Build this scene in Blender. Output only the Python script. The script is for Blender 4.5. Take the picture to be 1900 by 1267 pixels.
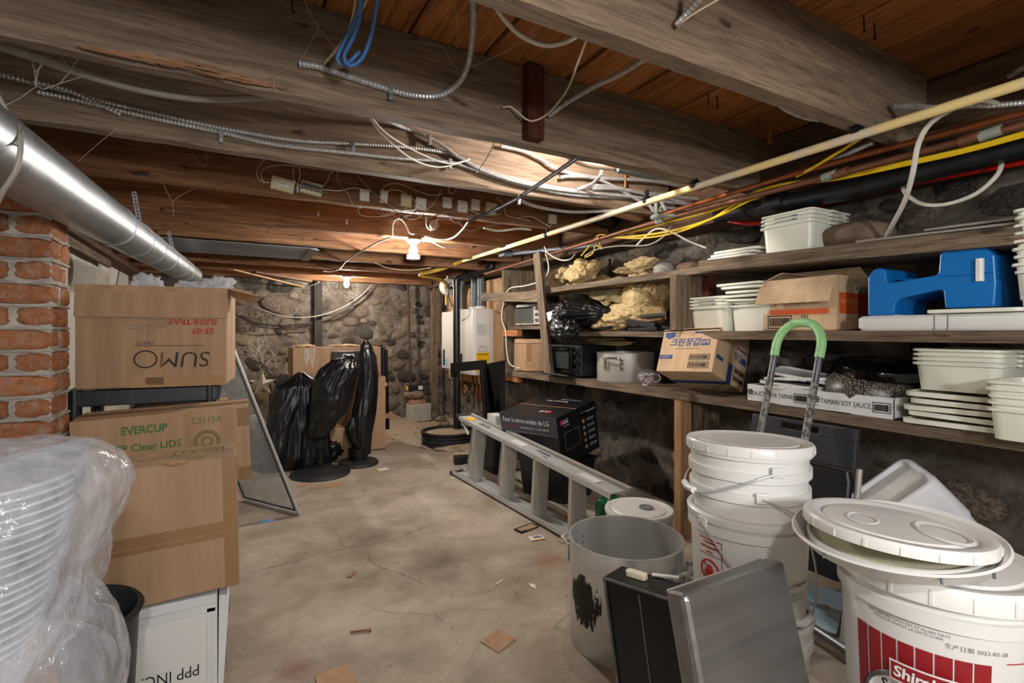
import bpy, math, random
import numpy as np
from mathutils import Vector, Matrix, Euler, noise
for o in list(bpy.data.objects): bpy.data.objects.remove(o)
SC = bpy.context.scene; COL = SC.collection; PI = math.pi
R = math.radians; rnd = random.Random(7); U = rnd.uniform
# ---------------------------------------------------------------- camera, world, exposure
FPX, CX, HY, CH, YAW = 938.0, 950.0, 618.0, 1.2, R(28.8)
FW = Vector((math.sin(YAW), math.cos(YAW), 0)); RT = Vector((math.cos(YAW), -math.sin(YAW), 0)); UP = Vector((0, 0, 1))
cd = bpy.data.cameras.new('camera'); cam = bpy.data.objects.new('camera', cd); COL.objects.link(cam)
cam.location = (0, 0, CH); cam.rotation_euler = (PI/2, 0, -YAW)
cd.sensor_width = 36; cd.lens = 36*FPX/1900; cd.shift_y = -(633.5-HY)/1900; cd.clip_start = .02
SC.camera = cam
w = bpy.data.worlds.new('world'); SC.world = w; w.use_nodes = True
w.node_tree.nodes['Background'].inputs[0].default_value = (.5, .55, .6, 1); w.node_tree.nodes['Background'].inputs[1].default_value = .05
vs = SC.view_settings; vs.view_transform = 'Standard'; vs.look = 'None'; vs.gamma = 1; vs.use_curve_mapping = False; vs.exposure = 1.05
BULB = dict(main=860, back=740, side=300, rear=250, fill=118)      # emission strength of the bulbs; those behind the viewer are added
def P(x, y, X=None, Y=None, Z=None, d=None):              # a point of the place from a measured picture position and one known coordinate
    r = FW + RT*((x-CX)/FPX) - UP*((y-HY)/FPX)
    t = X/r.x if X is not None else Y/r.y if Y is not None else (Z-CH)/r.z if Z is not None else d
    return Vector((0, 0, CH)) + r*t
# ---------------------------------------------------------------- materials
MATS = {}
def lin(h):
    if not isinstance(h, str): return (*h, 1)
    v = [int(h[i:i+2], 16)/255 for i in (0, 2, 4)]
    return (*[c/12.92 if c <= .04045 else ((c+.055)/1.055)**2.4 for c in v], 1)
class NT:
    def __init__(s, m): s.t = m.node_tree; s.n = s.t.nodes; s.l = s.t.links; s.b = s.n['Principled BSDF']
    def new(s, k, **kw):
        n = s.n.new('ShaderNode'+k)
        for a, v in kw.items():
            if a.startswith('i_'):
                a = a[2:]; a = int(a) if a.isdigit() else a.replace('_', ' ')
                if hasattr(v, 'links'): s.l.new(v, n.inputs[a])
                else: n.inputs[a].default_value = v
            else: setattr(n, a, v)
        return n
    def coord(s, sc=(1, 1, 1), rand=True):
        tc = s.new('TexCoord'); mp = s.new('Mapping'); mp.inputs['Scale'].default_value = sc; s.l.new(tc.outputs['Object'], mp.inputs[0])
        if rand:
            oi = s.new('ObjectInfo'); m = s.new('Math', operation='MULTIPLY', i_1=37.0); s.l.new(oi.outputs['Random'], m.inputs[0]); s.l.new(m.outputs[0], mp.inputs['Location'])
        return mp.outputs[0]
    def noise(s, vec, sc, det=4, rough=.55, dist=0): return s.new('TexNoise', i_Vector=vec, i_Scale=sc, i_Detail=det, i_Roughness=rough, i_Distortion=dist).outputs['Fac']
    def ramp(s, f, stops):
        r = s.new('ValToRGB'); s.l.new(f, r.inputs[0]); e = r.color_ramp.elements
        while len(e) < len(stops): e.new(.5)
        for q, (p, c) in zip(e, stops): q.position = p; q.color = lin(c)
        return r.outputs[0]
    def mix(s, f, a, b, blend='MIX'):
        m = s.new('Mix', data_type='RGBA', blend_type=blend)
        for v, i in ((f, 0), (a, 6), (b, 7)):
            if hasattr(v, 'links'): s.l.new(v, m.inputs[i])
            else: m.inputs[i].default_value = v
        return m.outputs[2]
    def bump(s, h, st, dist=.01):
        b = s.new('Bump', i_Strength=st, i_Distance=dist, i_Height=h); s.l.new(b.outputs[0], s.b.inputs['Normal'])
def newmat(name):
    m = bpy.data.materials.new(name); m.use_nodes = True; MATS[name] = m; return NT(m)
def setp(n, rough=.6, metal=0., spec=.5, **kw):
    n.b.inputs['Roughness'].default_value = rough; n.b.inputs['Metallic'].default_value = metal; n.b.inputs['Specular IOR Level'].default_value = spec
    for k, v in kw.items(): n.b.inputs[k.replace('_', ' ')].default_value = v
def mat(name, c1, c2=None, sc=20, rough=.6, metal=0., stretch=(1, 1, 1), bump=0, bsc=None, lo=.3, hi=.7, vary=0, **kw):
    n = newmat(name); setp(n, rough, metal, **kw)
    if c2 is None and not bump and not vary: n.b.inputs['Base Color'].default_value = lin(c1); return
    v = n.coord(stretch); f = n.noise(v, sc, 5)
    col = n.ramp(f, [(lo, c1), (hi, c2 or c1)])
    if vary:
        oi = n.new('ObjectInfo'); hs = n.new('HueSaturation', i_Color=col); mr = n.new('MapRange', i_3=1-vary, i_4=1+vary); n.l.new(oi.outputs['Random'], mr.inputs[0]); n.l.new(mr.outputs[0], hs.inputs['Value']); col = hs.outputs[0]
    n.l.new(col, n.b.inputs['Base Color'])
    if bump: n.bump(n.noise(v, bsc or sc*2, 6), bump)
def wood(name, c1, c2, c3, axis, rough=.75, sc=9, bump=.25, vary=.12):
    n = newmat(name); setp(n, rough, spec=.25); s = [1, 1, 1]; s[axis] = .07
    v = n.coord(s); f = n.noise(v, sc*5, 8, .65, .6); g = n.noise(n.coord((1, 1, 1)), 2.2, 4)
    s2 = [1, 1, 1]; s2[axis] = .03; h = n.noise(n.coord(s2), sc*22, 3, .6)
    col = n.ramp(f, [(.3, c1), (.5, c2), (.72, c3)])
    col = n.mix(n.ramp(g, [(.42, (0, 0, 0)), (.75, (.45, .45, .45))]), col, lin(c1))
    col = n.mix(n.ramp(h, [(.52, (0, 0, 0)), (.66, (.75, .75, .75))]), col, lin(c1))
    oi = n.new('ObjectInfo'); hs = n.new('HueSaturation', i_Color=col); mr = n.new('MapRange', i_3=1-vary, i_4=1+vary); n.l.new(oi.outputs['Random'], mr.inputs[0]); n.l.new(mr.outputs[0], hs.inputs['Value'])
    kn = n.ramp(n.noise(n.coord(tuple(.45 if q == axis else 1 for q in range(3))), 16, 2, .4), [(.70, (0, 0, 0)), (.76, (.8, .8, .8))]); n.l.new(n.mix(kn, hs.outputs[0], lin('2a1d14')), n.b.inputs['Base Color']); n.bump(h, bump*1.6, .006)
for ax, nm in enumerate('xyz'):
    wood('old_wood_'+nm, '473c34', '74634f', '93826f', ax)
    wood('dark_wood_'+nm, '3a2a20', '5d4634', '7d6048', ax)
    wood('new_wood_'+nm, '8a6848', 'ad8860', 'c3a078', ax)
wood('joist_wood', '55473b', '7c6957', '968069', 0, bump=.2)
wood('joist_brown', '513622', '7d583c', '99724f', 0, bump=.3)
wood('plank_wood', '6a4122', 'a3683a', 'b98250', 1, rough=.6, bump=.12, vary=.22)
wood('redwood', '2e140a', '4c2415', '64331f', 2)
wood('plywood', 'a07c58', 'c49d76', 'd4b28c', 2, bump=.05)
mat('cardboard', '9e8062', 'b39373', 26, .85, stretch=(1, 1, .05), bump=.06, bsc=60, vary=.08, spec=.2)
mat('cardboard_light', 'c4a682', 'd6b896', 26, .85, stretch=(1, 1, .05), bump=.05, bsc=60, spec=.2)
mat('cardboard_edge', '8a6d50', 'ac8a66', 90, .9, spec=.1)
mat('tape', '8c6a48', rough=.25)
mat('clear_tape', 'a8835c', rough=.15)
mat('white_card', 'c8c8c6', 'd8d8d6', 4, .7)
mat('white_plastic', 'd8d8d4', 'e2e2de', 2, .35, vary=.03, Subsurface_Weight=.0)
mat('cream_plastic', 'dcdcca', 'e6e6d8', 3, .35, vary=.04)
mat('yellowed_plastic', 'd6cfae', 'e4dec4', 5, .45)
mat('bin_white', 'cfd2d8', 'dcdee2', 3, .4)
mat('black_plastic', '141518', '1c1d20', 8, .4)
mat('dark_grey_plastic', '24262a', '303236', 6, .5)
mat('black_metal', '09090a', '121212', 10, .34, spec=.35)
mat('black_gloss', '060607', rough=.12)
mat('black_card', '101113', '17181b', 4, .4)
mat('grey_print', '34363e', rough=.5)
mat('bag_black', '0b0c0e', rough=.34, spec=.5)
mat('rubber_black', '17181a', '222326', 30, .6, bump=.1)
mat('galvanized', '8e9397', 'a6abaf', 6, .4, .85, stretch=(6, 1, 6), lo=.35, hi=.65)
mat('pan_metal', '6f747a', '9a9ea2', 5, .55, .8, stretch=(.4, 3, 1))
mat('conduit', 'bcbcba', 'a2a2a0', 40, .35, .5)
mat('aluminum', 'c4c6c7', 'd2d4d4', 9, .38, .45, stretch=(3, .3, 3))
mat('aluminum_dull', 'b4b1aa', 'c4c1ba', 12, .45, .4, bump=.03)
mat('steel', '7c7a79', '918f8d', 8, .34, .78, stretch=(.2, 4, 4), bump=.02)
mat('chrome', 'c8c8c8', rough=.15, metal=1.)
mat('copper', 'a8643c', '8a5434', 14, .38, .85, lo=.35, hi=.65)
mat('old_copper', '6a4636', '8a5c44', 10, .5, .6)
mat('iron', '3b2f28', '5a4436', 25, .7, .4)
mat('gas_pipe', 'd8c084', 'c8b9a0', 3.5, .35, lo=.45, hi=.55)
mat('yellow_hose', 'c9a542', 'b8963e', 8, .45)
mat('yellow_wire', 'd8b31c', rough=.4)
mat('white_wire', 'c6c1b2', 'd6d2c6', 10, .5)
mat('cream_wire', 'b5a688', 'c8baa0', 12, .6)
mat('grey_wire', '8a8478', '9a948a', 12, .55)
mat('blue_wire', '3a6ea8', rough=.4)
mat('red_pipe', 'b01410', rough=.35)
mat('black_pipe', '101113', '1a1b1d', 10, .35)
mat('grey_pipe', '5a646c', '6a747c', 10, .4)
mat('teal_patina', '6f8578', '8f8a7c', 40, .8)
mat('box_cream', 'c8bc94', 'd4caa6', 6, .5)
mat('box_white', 'cfcabc', 'dcd8cc', 6, .5, vary=.06)
mat('heater_white', 'd6d2cc', 'dedad4', 3, .35)
mat('label_yellow', 'e8b800', rough=.5)
mat('label_white', 'd8d6d0', rough=.5)
mat('ink_black', '18140f', rough=.6)
mat('ink_green', '3d6b2c', rough=.6)
mat('ink_red', 'a82820', rough=.6)
mat('ink_blue', '2f4a80', rough=.6)
mat('ink_white', 'e0e0e0', rough=.6)
mat('ink_orange', 'd65a1e', rough=.6)
mat('ink_grey', '77787a', rough=.6)
mat('ink_darkred', '8a0f1a', rough=.5)
mat('ink_faint', 'd8a98a', rough=.7)
mat('lg_red', 'a8123c', rough=.5)
mat('blue_plastic', '0f6ab4', '1272be', 3, .32)
mat('green_plastic', '8ec583', '98cf8c', 6, .4)
mat('green_glass', '0f6b3c', rough=.2)
mat('rail_grey', '55555a', '74747a', 30, .4, .5)
mat('rail_worn', '8a8880', '4c4a46', 60, .6, .2, lo=.45, hi=.55)
mat('screen_mesh', '6c7074', '777b80', 300, .6, .2)
mat('concrete_block', '9c9890', 'b2aea4', 30, .9, bump=.3, bsc=80)
mat('dirt', '8d7c66', 'a8967e', 14, .95, bump=.5, bsc=50)
mat('insulation', 'bfa26a', 'e0cba0', 22, .95, bump=.6, bsc=70, spec=.1)
mat('insulation_dirty', '8f7d56', 'c8b284', 14, .95, bump=.6, bsc=70, spec=.1)
mat('twig_bark', '4a4038', '6a5c50', 40, .8)
mat('twig_pale', 'a8a090', 'c0b8a8', 40, .8)
mat('star_white', 'c8beac', 'd8d0c0', 60, .7, bump=.3)
mat('boulder', '5c4a3c', '8a7460', 10, .85, bump=.3, bsc=40)
mat('web', '9a8f80', rough=.9)
mat('paper', 'd8d6d0', rough=.7)
mat('tag_blue', '62b4dc', rough=.5)
mat('pale_blue_card', '9ab4c0', 'a8c0cc', 12, .6)
mat('porcelain', 'c0b8ac', rough=.4)
mat('mug', '5a3a5c', 'c8c0c0', 55, .3, lo=.46, hi=.54)
mat('tray_pattern', '1a1613', '8a8074', 160, .35, lo=.48, hi=.6)
mat('pot_metal', 'c6c6c4', 'd4d4d3', 9, .3, .55, stretch=(1, 1, .15))
mat('lid_panel', 'bdbcb8', 'd2d1cc', 14, .6)  # greyer than the bin: the recess shading is put into the colour
mat('plaster', 'b4b0a6', 'c8c4ba', 5, .85, bump=.15, bsc=30)
mat('charred_wood', '1c1815', '332c26', 30, .85, bump=.3, stretch=(1, 1, .1))
mat('split_raw', '5f4430', '8a6444', 60, .8, stretch=(.1, 1, 1))
mat('nail', '241a14', rough=.6, metal=.5)
mat('soil_stain', '7a3a34', rough=.9)
def brickmat():
    n = newmat('brick'); setp(n, .9, spec=.15); v = n.coord((2, 1, .65))
    col = n.ramp(n.noise(v, 4.5, 8, .68), [(.25, '7a4a34'), (.45, 'a8663c'), (.6, 'b57244'), (.8, 'a06046')])
    oi = n.new('ObjectInfo'); hs = n.new('HueSaturation', i_Color=col, i_Saturation=.95); mr = n.new('MapRange', i_3=.75, i_4=1.15); n.l.new(oi.outputs['Random'], mr.inputs[0]); n.l.new(mr.outputs[0], hs.inputs['Value'])
    dust = n.mix(n.ramp(n.noise(n.coord((2, 1, .65)), 3.2, 9, .72), [(.48, (0, 0, 0)), (.68, (.85, .85, .85))]), hs.outputs[0], lin('a8998a'))
    n.l.new(dust, n.b.inputs['Base Color']); n.bump(n.noise(v, 24, 8, .7), .6)
brickmat()
mat('mortar', '948a80', 'c0b8ad', 18, .95, bump=.6, bsc=60, spec=.1)
def stonemat(name, stops, sc, dust, lo=.5, hi=.7):
    n = newmat(name); setp(n, .9, spec=.2); v = n.coord()
    col = n.ramp(n.noise(v, sc, 8, .65), stops)
    oi = n.new('ObjectInfo'); hs = n.new('HueSaturation', i_Color=col); mr = n.new('MapRange', i_3=.45, i_4=1.3); n.l.new(oi.outputs['Random'], mr.inputs[0]); n.l.new(mr.outputs[0], hs.inputs['Value'])
    col = n.mix(n.ramp(n.noise(v, sc*1.7, 8, .7, .5), [(lo, (0, 0, 0)), (hi, (.7, .7, .7))]), hs.outputs[0], lin(dust))
    n.l.new(col, n.b.inputs['Base Color']); n.bump(n.noise(v, 45, 8, .7), .7, .012)
stonemat('stone_brown', [(.25, '3a2f26'), (.5, '594a3d'), (.75, '776655')], 8, '94887a', .42, .62)
stonemat('stone_dark', [(.25, '292623'), (.5, '3a3632'), (.75, '4e4842')], 9, '82786c', .48, .70)
stonemat('stone_tan', [(.25, '5e4f3e'), (.5, '7d6b54'), (.75, '938069')], 8, '9c9080', .42, .62)
def wallmat():
    n = newmat('wall_mortar'); setp(n, .95, spec=.15); v = n.coord(rand=False)
    col = n.ramp(n.noise(v, 5, 10, .68, .6), [(.28, '352d27'), (.45, '5a5048'), (.6, '776d63'), (.78, 'a9a198')])
    big = n.ramp(n.noise(v, .9, 4), [(.5, (0, 0, 0)), (.62, (.75, .75, .75))])
    fine = n.ramp(n.noise(v, 22, 8, .7), [(.45, (.1, .1, .1)), (.7, (1, 1, 1))])
    f = n.mix(1., big, fine, 'MULTIPLY')
    col = n.mix(f, col, lin('b9b0a4')); n.l.new(col, n.b.inputs['Base Color'])
    n.bump(n.noise(v, 26, 10, .72), .9, .02)
wallmat()
def floormat():
    n = newmat('concrete_floor'); setp(n, .8, spec=.3); v = n.coord(rand=False)
    col = n.ramp(n.noise(v, 2.6, 12, .7, .4), [(.32, '837868'), (.5, '9f9485'), (.66, 'b5ab9c')])
    st = n.ramp(n.noise(v, 1.3, 5, .6, .8), [(.56, (0, 0, 0)), (.72, (.5, .5, .5))]); col = n.mix(st, col, lin('786b5d'))
    sp = n.ramp(n.noise(v, 60, 3), [(.66, (0, 0, 0)), (.74, (.4, .4, .4))]); col = n.mix(sp, col, lin('c6bcae'))
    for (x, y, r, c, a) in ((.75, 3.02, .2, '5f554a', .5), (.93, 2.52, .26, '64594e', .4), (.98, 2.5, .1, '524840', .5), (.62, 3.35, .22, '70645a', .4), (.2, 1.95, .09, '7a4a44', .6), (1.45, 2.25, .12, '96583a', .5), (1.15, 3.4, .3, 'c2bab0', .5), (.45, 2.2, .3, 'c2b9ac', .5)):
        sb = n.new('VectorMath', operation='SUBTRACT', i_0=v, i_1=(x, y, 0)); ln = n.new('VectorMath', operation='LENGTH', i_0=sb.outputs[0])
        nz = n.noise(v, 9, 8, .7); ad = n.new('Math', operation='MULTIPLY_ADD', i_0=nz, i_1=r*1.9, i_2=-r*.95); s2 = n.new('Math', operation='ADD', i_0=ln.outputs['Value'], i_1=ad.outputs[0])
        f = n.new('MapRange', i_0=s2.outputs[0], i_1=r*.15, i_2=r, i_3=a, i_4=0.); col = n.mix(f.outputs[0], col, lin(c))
    sx = n.new('SeparateXYZ', i_0=v); ny = n.new('Math', operation='MULTIPLY_ADD', i_0=n.noise(v, 3, 6), i_1=1.4, i_2=-.7); yy = n.new('Math', operation='ADD', i_0=sx.outputs[1], i_1=ny.outputs[0])
    f = n.new('MapRange', i_0=yy.outputs[0], i_1=4.9, i_2=5.5); dirt = n.ramp(n.noise(v, 20, 9, .7), [(.3, '857564'), (.6, 'a5947e'), (.8, 'b8a994')])
    col = n.mix(f.outputs[0], col, dirt)
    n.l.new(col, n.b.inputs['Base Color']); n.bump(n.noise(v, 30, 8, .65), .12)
floormat()
def thinplastic(name, col, alpha, rough=.12, bsc=14):
    n = newmat(name); v = n.coord(); out = n.n['Material Output']
    gl = n.new('BsdfPrincipled'); gl.inputs['Base Color'].default_value = lin(col); gl.inputs['Roughness'].default_value = rough; gl.inputs['Specular IOR Level'].default_value = .8
    tl = n.new('BsdfTranslucent'); tl.inputs[0].default_value = lin(col)
    m0 = n.new('MixShader', i_0=.35); n.l.new(gl.outputs[0], m0.inputs[1]); n.l.new(tl.outputs[0], m0.inputs[2])
    tr = n.new('BsdfTransparent'); mx = n.new('MixShader'); n.l.new(tr.outputs[0], mx.inputs[1]); n.l.new(m0.outputs[0], mx.inputs[2])
    f = n.ramp(n.noise(n.coord((2, 2, .5)), bsc, 4, .6, .3), [(.35, (alpha*.7,)*3), (.62, (alpha,)*3), (.72, (min(1, alpha*1.7),)*3)]); n.l.new(f, mx.inputs[0])
    b = n.new('Bump', i_Strength=.5, i_Distance=.01, i_Height=n.noise(n.coord((1.5, 1.5, .6)), bsc*1.6, 3, .6, .4)); n.l.new(b.outputs[0], gl.inputs['Normal'])
    n.l.new(mx.outputs[0], out.inputs[0])
thinplastic('bag_clear', 'e8ecf2', .36, .08, 20)
thinplastic('bag_milky', 'eef1f7', .40, .1, 20)
thinplastic('tray_clear', 'e6eaf0', .72, .2, 5)
thinplastic('wrap_clear', 'e8eaee', .1)
thinplastic('mesh_screen', '94989c', .6, .6, 3)
thinplastic('oven_glass', '5a6460', .55, .08, 3)
def emis(name, col, st):
    n = newmat(name); setp(n, .4); n.b.inputs['Emission Color'].default_value = lin(col); n.b.inputs['Emission Strength'].default_value = st
emis('bulb_main', (1, .95, .89), BULB['main']); emis('bulb_back', (1, .91, .81), BULB['back']); emis('bulb_side', (1, .97, .93), BULB['side']); emis('bulb_rear', (1, .985, .97), BULB['rear']); emis('bulb_work', (.96, .97, 1), BULB['fill'])
# ---------------------------------------------------------------- mesh helpers
class B:
    def __init__(s): s.v = []; s.f = []; s.M = Matrix()
    def add(s, vs, fs):
        k = len(s.v); s.v += [tuple(s.M @ Vector(p)) for p in vs]; s.f += [tuple(i+k for i in q) for q in fs]; return s
    def box(s, c, d, rot=None, taper=1.0):
        x, y, z = (q/2 for q in d); t = taper
        vs = [Vector(p) for p in ((-x*t, -y*t, -z), (x*t, -y*t, -z), (x*t, y*t, -z), (-x*t, y*t, -z), (-x, -y, z), (x, -y, z), (x, y, z), (-x, y, z))]
        m = Matrix.Translation(Vector(c)) @ (Euler(rot).to_matrix().to_4x4() if rot else Matrix())
        return s.add([m @ p for p in vs], ((0, 3, 2, 1), (4, 5, 6, 7), (0, 1, 5, 4), (1, 2, 6, 5), (2, 3, 7, 6), (3, 0, 4, 7)))
    def bar(s, a, b, wx, wz, up=(0, 0, 1)):            # a squared bar from a to b
        a, b = Vector(a), Vector(b); d = (b-a).normalized(); u = Vector(up); sd = d.cross(u)
        if sd.length < 1e-4: sd = d.cross(Vector((1, 0, 0)))
        sd.normalize(); u = sd.cross(d)
        vs = [p + sd*i*wx/2 + u*j*wz/2 for p in (a, b) for i, j in ((-1, -1), (1, -1), (1, 1), (-1, 1))]
        return s.add(vs, ((0, 3, 2, 1), (4, 5, 6, 7), (0, 1, 5, 4), (1, 2, 6, 5), (2, 3, 7, 6), (3, 0, 4, 7)))
    def loft(s, rings, cap=(True, True), closed=True):
        n = len(rings[0]); vs = [p for r in rings for p in r]; fs = []
        for i in range(len(rings)-1):
            for j in range(n if closed else n-1):
                k = (j+1) % n; fs.append((i*n+j, i*n+k, (i+1)*n+k, (i+1)*n+j))
        if closed and cap[0]: fs.append(tuple(reversed(range(n))))
        if closed and cap[1]: fs.append(tuple((len(rings)-1)*n+j for j in range(n)))
        return s.add(vs, fs)
    def lathe(s, prof, n=32, c=(0, 0, 0), cap=(True, True), sq=(1, 1)):
        return s.loft([[(c[0]+r*math.cos(2*PI*j/n)*sq[0], c[1]+r*math.sin(2*PI*j/n)*sq[1], c[2]+z) for j in range(n)] for r, z in prof], cap)
    def tube(s, pts, r, n=8, cap=True, rib=0, rad=None):
        pts = [Vector(p) for p in pts]; rings = []; u = None
        for i, p in enumerate(pts):
            d = (pts[min(i+1, len(pts)-1)] - pts[max(i-1, 0)]).normalized()
            if u is None:
                u = d.cross(Vector((0, 0, 1)) if abs(d.z) < .9 else Vector((1, 0, 0))).normalized()
            else:
                u = (u - d*u.dot(d)).normalized()
            w_ = d.cross(u); rr = rad[i] if rad else r*(1 + (rib if i % 2 else 0))
            rings.append([p + (u*math.cos(2*PI*j/n) + w_*math.sin(2*PI*j/n))*rr for j in range(n)])
        return s.loft(rings, (cap, cap))
    def rrect(s, rings, k=4, cap=(True, True)):          # rings of rounded rectangles: (w, d, corner, z[, dx, dy])
        out = []
        for q in rings:
            w_, d, c, z = q[:4]; dx, dy = (q[4], q[5]) if len(q) > 4 else (0, 0); ring = []
            for sx, sy, a0 in ((1, 1, 0), (-1, 1, 90), (-1, -1, 180), (1, -1, 270)):
                for i in range(k+1):
                    a = R(a0 + 90*i/k); ring.append((dx+sx*(w_/2-c)+c*math.cos(a), dy+sy*(d/2-c)+c*math.sin(a), z))
            out.append(ring)
        return s.loft(out, cap)
    def ico(s, c, r, sub=2, f=None):
        import bmesh
        bm = bmesh.new(); bmesh.ops.create_icosphere(bm, subdivisions=sub, radius=1)
        bm.verts.ensure_lookup_table(); r = Vector(r) if not isinstance(r, (int, float)) else Vector((r, r, r)); vs = []
        for v in bm.verts:
            p = v.co.copy(); k = f(p) if f else 1; vs.append(Vector(c) + Vector((p.x*r.x, p.y*r.y, p.z*r.z))*k)
        fs = [tuple(v.index for v in q.verts) for q in bm.faces]; bm.free(); return s.add(vs, fs)
    def prism(s, poly, h, z=0):                          # poly in xy, extruded in z
        n = len(poly); return s.loft([[(x, y, z) for x, y in poly], [(x, y, z+h) for x, y in poly]])
def mesh(name, b, m, smooth=False, ang=40):
    me = bpy.data.meshes.new(name); me.from_pydata(b.v, [], b.f)
    if m: me.materials.append(MATS[m])
    if smooth:
        me.polygons.foreach_set('use_smooth', [True]*len(me.polygons))
        if ang < 180: me.set_sharp_from_angle(angle=R(ang))
    me.update(); return me
def O(name, b, m, parent=None, loc=None, rot=None, smooth=False, bev=0, label=None, ang=40):
    me = b if isinstance(b, bpy.types.Mesh) else mesh(name, b, m, smooth, ang)
    o = bpy.data.objects.new(name, me); COL.objects.link(o)
    if parent: o.parent = parent
    if loc is not None: o.location = loc
    if rot is not None: o.rotation_euler = rot
    if bev:
        md = o.modifiers.new('bevel', 'BEVEL'); md.width = bev; md.segments = 2; md.limit_method = 'ANGLE'
    if label: o['label'] = label
    return o
def tag(o, label, cat, group=None):
    o['label'] = label; o['category'] = cat
    if group: o['group'] = group
    return o
def T(name, label, cat, loc=(0, 0, 0), rot=(0, 0, 0), group=None):
    o = bpy.data.objects.new(name, None); o.empty_display_size = .05; COL.objects.link(o)
    o.location = loc; o.rotation_euler = rot if hasattr(rot, '__len__') else (0, 0, rot); return tag(o, label, cat, group)
def dup(root, loc, rot=None, label=None):
    def cp(o, par):
        c = o.copy(); COL.objects.link(c)
        if par: c.parent = par
        for ch in o.children: cp(ch, c)
        return c
    c = cp(root, None); c.location = loc
    if rot is not None: c.rotation_euler = rot if hasattr(rot, '__len__') else (0, 0, rot)
    if label: c['label'] = label
    return c
def structure(o): o['kind'] = 'structure'; return o
def spline(pts, step=.03):
    p = [Vector(q) for q in pts]; p = [p[0]*2-p[1]] + p + [p[-1]*2-p[-2]]; out = []
    for i in range(1, len(p)-2):
        n = max(2, int((p[i+1]-p[i]).length/step))
        for k in range(n):
            t = k/n; a, b, c, d = p[i-1:i+3]
            out.append(.5*((2*b) + (c-a)*t + (2*a-5*b+4*c-d)*t*t + (3*b-a-3*c+d)*t**3))
    out.append(p[-2]); return out
TEXTS = []
FACE = {'F': Matrix.Rotation(PI/2, 4, 'X'), 'R': Matrix.Rotation(PI/2, 4, 'Z') @ Matrix.Rotation(PI/2, 4, 'X'),
        'L': Matrix.Rotation(-PI/2, 4, 'Z') @ Matrix.Rotation(PI/2, 4, 'X'), 'T': Matrix(), 'K': Matrix.Rotation(PI, 4, 'Z') @ Matrix.Rotation(PI/2, 4, 'X')}
def text(body, size, parent, m, face, pos, ang=0, sx=1, shear=0, name='printed_text', bold=0):
    cu = bpy.data.curves.new(name, 'FONT'); cu.body = body; cu.size = size; cu.align_x = 'CENTER'; cu.align_y = 'CENTER'; cu.shear = shear; cu.offset = bold; cu.resolution_u = 3
    o = bpy.data.objects.new(name, cu); COL.objects.link(o)
    mt = Matrix.Translation(Vector(pos)) @ FACE[face] @ Matrix.Rotation(R(ang), 4, 'Z') @ Matrix.Diagonal((sx, 1, 1, 1))
    TEXTS.append((o, mt, parent, m, name))
def flush_texts():
    bpy.context.view_layer.update(); dg = bpy.context.evaluated_depsgraph_get()
    for o, mt, par, m, name in TEXTS:
        me = bpy.data.meshes.new_from_object(o.evaluated_get(dg)); me.materials.clear(); me.materials.append(MATS[m]); me.transform(mt)
        cu = o.data; bpy.data.objects.remove(o); bpy.data.curves.remove(cu)
        q = bpy.data.objects.new(name, me); COL.objects.link(q); q.parent = par
    TEXTS.clear()
def patch(name, parent, m, face, pos, w_, h, t=.0012, label=None):  # a thin printed or stuck-on rectangle lying on a face
    b = B(); b.M = Matrix.Translation(Vector(pos)) @ FACE[face]; b.box((0, 0, 0), (w_, h, t)); return O(name, b, m, parent, label=label)
def barcode(parent, face, pos, w_, h, frame=True, m='ink_black'):
    b = B(); b.M = Matrix.Translation(Vector(pos)) @ FACE[face]; x = -w_/2; q = random.Random(int(w_*1e4))
    while x < w_/2:
        k = q.choice((1, 2, 3))*w_/90; b.box((x, 0, 0), (k, h, .001)); x += k + q.choice((1, 2, 2, 3))*w_/90
    if frame:
        for s in (-1, 1):
            b.box((0, s*h*.75, 0), (w_*1.22, h*.12, .001)); b.box((s*w_*.59, 0, 0), (w_*.04, h*1.6, .001))
    return O('barcode', b, m, parent)
def rib(pts, r=.008, pitch=.009, n=7):
    b = B(); p = spline(pts, pitch/2); b.tube(p, r, n, rib=.22); return b
# ---------------------------------------------------------------- the setting
XL, XR, YF, YB = -1.05, 2.72, -2.4, 7.12
def fz(v, s, a): return noise.noise(Vector(v)*s)*a
def gridwall(name, org, du, dv, nu, nv, nrm, amp, m, seed):
    vs = []; du, dv, nrm = Vector(du), Vector(dv), Vector(nrm)
    for i in range(nu+1):
        for j in range(nv+1):
            p = Vector(org) + du*i/nu + dv*j/nv; q = p + Vector((seed, 0, 0))
            k = noise.noise(q*2.3)*amp + noise.noise(q*7)*amp*.6 + noise.noise(q*21)*amp*.25
            vs.append(p + nrm*k)
    fs = [(i*(nv+1)+j, (i+1)*(nv+1)+j, (i+1)*(nv+1)+j+1, i*(nv+1)+j+1) for i in range(nu) for j in range(nv)]
    return structure(O(name, B().add(vs, fs), m, smooth=True, ang=180))
def floor_z(x, y):
    k = min(1, max(0, (y-4.9)/.6)); return k*(noise.noise(Vector((x*2.2, y*2.2, 3)))*.02 + noise.noise(Vector((x*9, y*9, 5)))*.012) - .004*k
b = B(); NX, NY = 76, 190; vs = []
for i in range(NX+1):
    for j in range(NY+1):
        x, y = XL-.1+(XR-XL+.2)*i/NX, YF-.1+(YB-YF+.2)*j/NY; vs.append((x, y, floor_z(x, y)))
b.add(vs, [(i*(NY+1)+j, (i+1)*(NY+1)+j, (i+1)*(NY+1)+j+1, i*(NY+1)+j+1) for i in range(NX) for j in range(NY)])
floor = structure(O('floor', b, 'concrete_floor', smooth=True, ang=180))
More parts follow.
